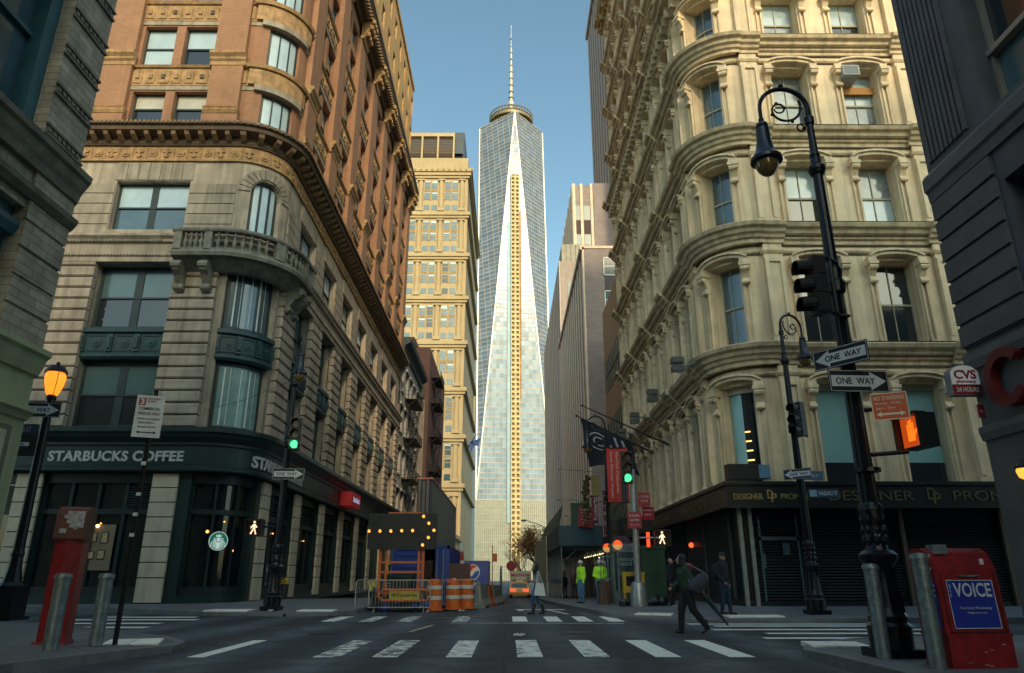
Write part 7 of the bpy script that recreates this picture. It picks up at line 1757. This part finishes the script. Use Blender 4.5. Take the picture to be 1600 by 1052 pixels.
# workers
def worker(label,loc,rz,J={}):
    t,hd,fc=person(label,loc,rz,dict(bulk=1.45,leg=1.25,**J),[SKIN,HIV,mat('denim_light',(.08,.2,.36),.85,var=.3,vs=7),SHOE],1.76)
    m_=MB(); m_.lathe((hd.x,hd.y,hd.z+.03),[(.135,0),(.13,.015),(.11,.02),(.105,.06),(.07,.11),(.01,.125)],14); m_.build('hard_hat',mat('helmet_white',(.6,.6,.6),.4),t)
    m_=MB()
    for z in (1.06,1.22): m_.lathe((0,0,z),[(.2,-.03),(.205,0),(.2,.03)],16,0,1.02,.78)
    m_.build('reflective_band',mat('band_yellow',(.5,.55,.25),.4),t); return t
worker('worker in yellow green jacket and white helmet, left one of the pair, turned sideways',(3.22,33.0,.12),-1.0)
worker('worker in yellow green jacket and white helmet facing the camera, right one of the pair',(3.95,32.2,.12),.1,dict(elL=(.27,.0,1.14),wrL=(.08,-.2,1.05),elR=(-.27,.0,1.14),wrR=(-.08,-.2,1.03)))
worker('third worker in yellow green jacket partly hidden behind the subway railing',(4.35,34.3,.12),.8)
# people under the shed
for i,(x,y,rz,l) in enumerate(((4.6,52,.2,'person in brown coat standing under the front of the shed'),(5.2,54,.8,'person in black standing under the shed beside the brown coat'),(4.3,57,-.5,'person in dark clothes deeper under the shed'))):
    person(l,(x,y,gz(y)+.15),rz,dict(bulk=1.25),[SKIN2,mat('coat_brown',(.07,.04,.03),.85) if i==0 else NAVY,TROU,SHOE],1.72,vox=.02)
# work zone clutter and litter
t=thing('generator','dark boxy generator standing between the arrow board trailer and the container','generator',(-4.3,30.2,0)); m_=MB(); m_.box((-.7,-.4,.25),(.5,.5,1.25)); m_.box((-.75,-.45,1.2),(.55,.55,1.3)); m_.lathe((-.5,0,1.25),[(.05,0),(.05,.35),(.08,.36),(.08,.42)],8); m_.build('casing',mat('generator_green',(.03,.06,.05),.6,var=.4,vs=4),t)
m_=MB(); 
for k in range(6): m_.box((-.55,-.42,.45+k*.1),(.0,-.4,.49+k*.1))
m_.box((.15,-.42,.7),(.4,-.4,1.0)); m_.build('vents',ALU,t)
m_=MB()
for x in (-.5,.3): m_.tube([(x,-.45,.22),(x,-.3,.22)],.2,12); m_.tube([(x,.4,.22),(x,.55,.22)],.2,12)
m_.build('wheel',BLK,t)
for i,(x,y,l) in enumerate(((-2.85,27.6,'yellow caution tape knotted at the right end of the crowd barrier'),(-5.1,27.9,'yellow caution tape hanging at the left end of the crowd barriers'))):
    t=thing('caution_tape',l,'tape',(x,y,0)); m_=MB()
    for k in range(9):
        a=random.uniform(0,6.28); z=random.uniform(.75,1.1); p=Vector((random.uniform(-.12,.12),random.uniform(-.1,.1),z)); q=p+Vector((.12*math.cos(a),.1*math.sin(a),random.uniform(-.25,.05))); w=Vector((.03,.0,.05)); m_.add([p-w,p+w,q+w,q-w],[(0,1,2,3)])
    m_.build('strip',mat('tape_yellow',(.62,.55,.05),.5),t)
for i,(x,y,l) in enumerate(((-2.95,27.1,'crumpled white paper litter at the foot of the left drum'),(-1.75,27.9,'white paper scrap on the road before the drums'),(.2,16.6,'tiny pale litter scrap in the middle of the crossing'),(-7.9,25.0,'pale litter scrap beside the coffee shop corner lamp'))):
    m_=MB(); 
    for k in range(4): p=Vector((random.uniform(-.08,.08),random.uniform(-.08,.08),.01)); m_.add([p,p+Vector((.1,.02,.03)),p+Vector((.08,.1,.05)),p+Vector((-.02,.08,.02))],[(0,1,2,3)])
    o=m_.build('litter',mat('paper_white',(.6,.6,.58),.8),None); o.location=(x,y,.14 if x<-7 else .01); tag(o,l,'litter')
# overhead wires
t=thing('overhead_wire','thin wire strung across the brick building at signal height','wire',(0,0,0)); m_=MB(); m_.tube([(-13,28.8,7.6),(-10.5,27.6,7.9),(-8.1,26,8.3)],.008,4); m_.tube([(-8.1,26,6.85),(-7,40,7.1),(-5.2,50,7.6)],.01,4); m_.build('strand',FIR,t)
# ================================================================ sky, sun, camera
w=bpy.data.worlds.new('World'); S.world=w; w.use_nodes=True; nt=w.node_tree
SUN_EL=R_(27); SUN_AZ=R_(14)      # azimuth measured from behind the camera towards the right
sd=Vector((math.sin(SUN_AZ)*math.cos(SUN_EL),-math.cos(SUN_AZ)*math.cos(SUN_EL),math.sin(SUN_EL)))
sky=nt.nodes.new('ShaderNodeTexSky'); sky.sky_type='NISHITA'; sky.sun_disc=False; sky.sun_elevation=SUN_EL; sky.sun_rotation=math.atan2(sd.x,sd.y); sky.air_density=1.0; sky.dust_density=2.0; sky.ozone_density=2.5
bg=nt.nodes['Background']; bg.inputs[1].default_value=.15; mx=nt.nodes.new('ShaderNodeMix'); mx.data_type='RGBA'; mx.blend_type='MULTIPLY'; mx.inputs[0].default_value=1; mx.inputs[7].default_value=(1.2,1.32,1.04,1)
nt.links.new(sky.outputs[0],mx.inputs[6]); nt.links.new(mx.outputs[2],bg.inputs[0])
sl=bpy.data.lights.new('sun','SUN'); sl.energy=1.8; sl.angle=R_(6); sl.color=(1,.73,.45); so=bpy.data.objects.new('sun',sl); COL.objects.link(so); so.rotation_euler=sd.to_track_quat('Z','Y').to_euler()
cam=bpy.data.cameras.new('camera'); cam.sensor_width=36; cam.lens=24.9; cam.clip_end=4000; cam.clip_start=.1
co=bpy.data.objects.new('camera',cam); COL.objects.link(co); co.location=(0,0,1.25); co.rotation_euler=(R_(90+18.67),0,R_(-.294)); S.camera=co
S.view_settings.view_transform='Standard'; S.view_settings.look='None'; S.view_settings.exposure=.5; S.view_settings.gamma=1
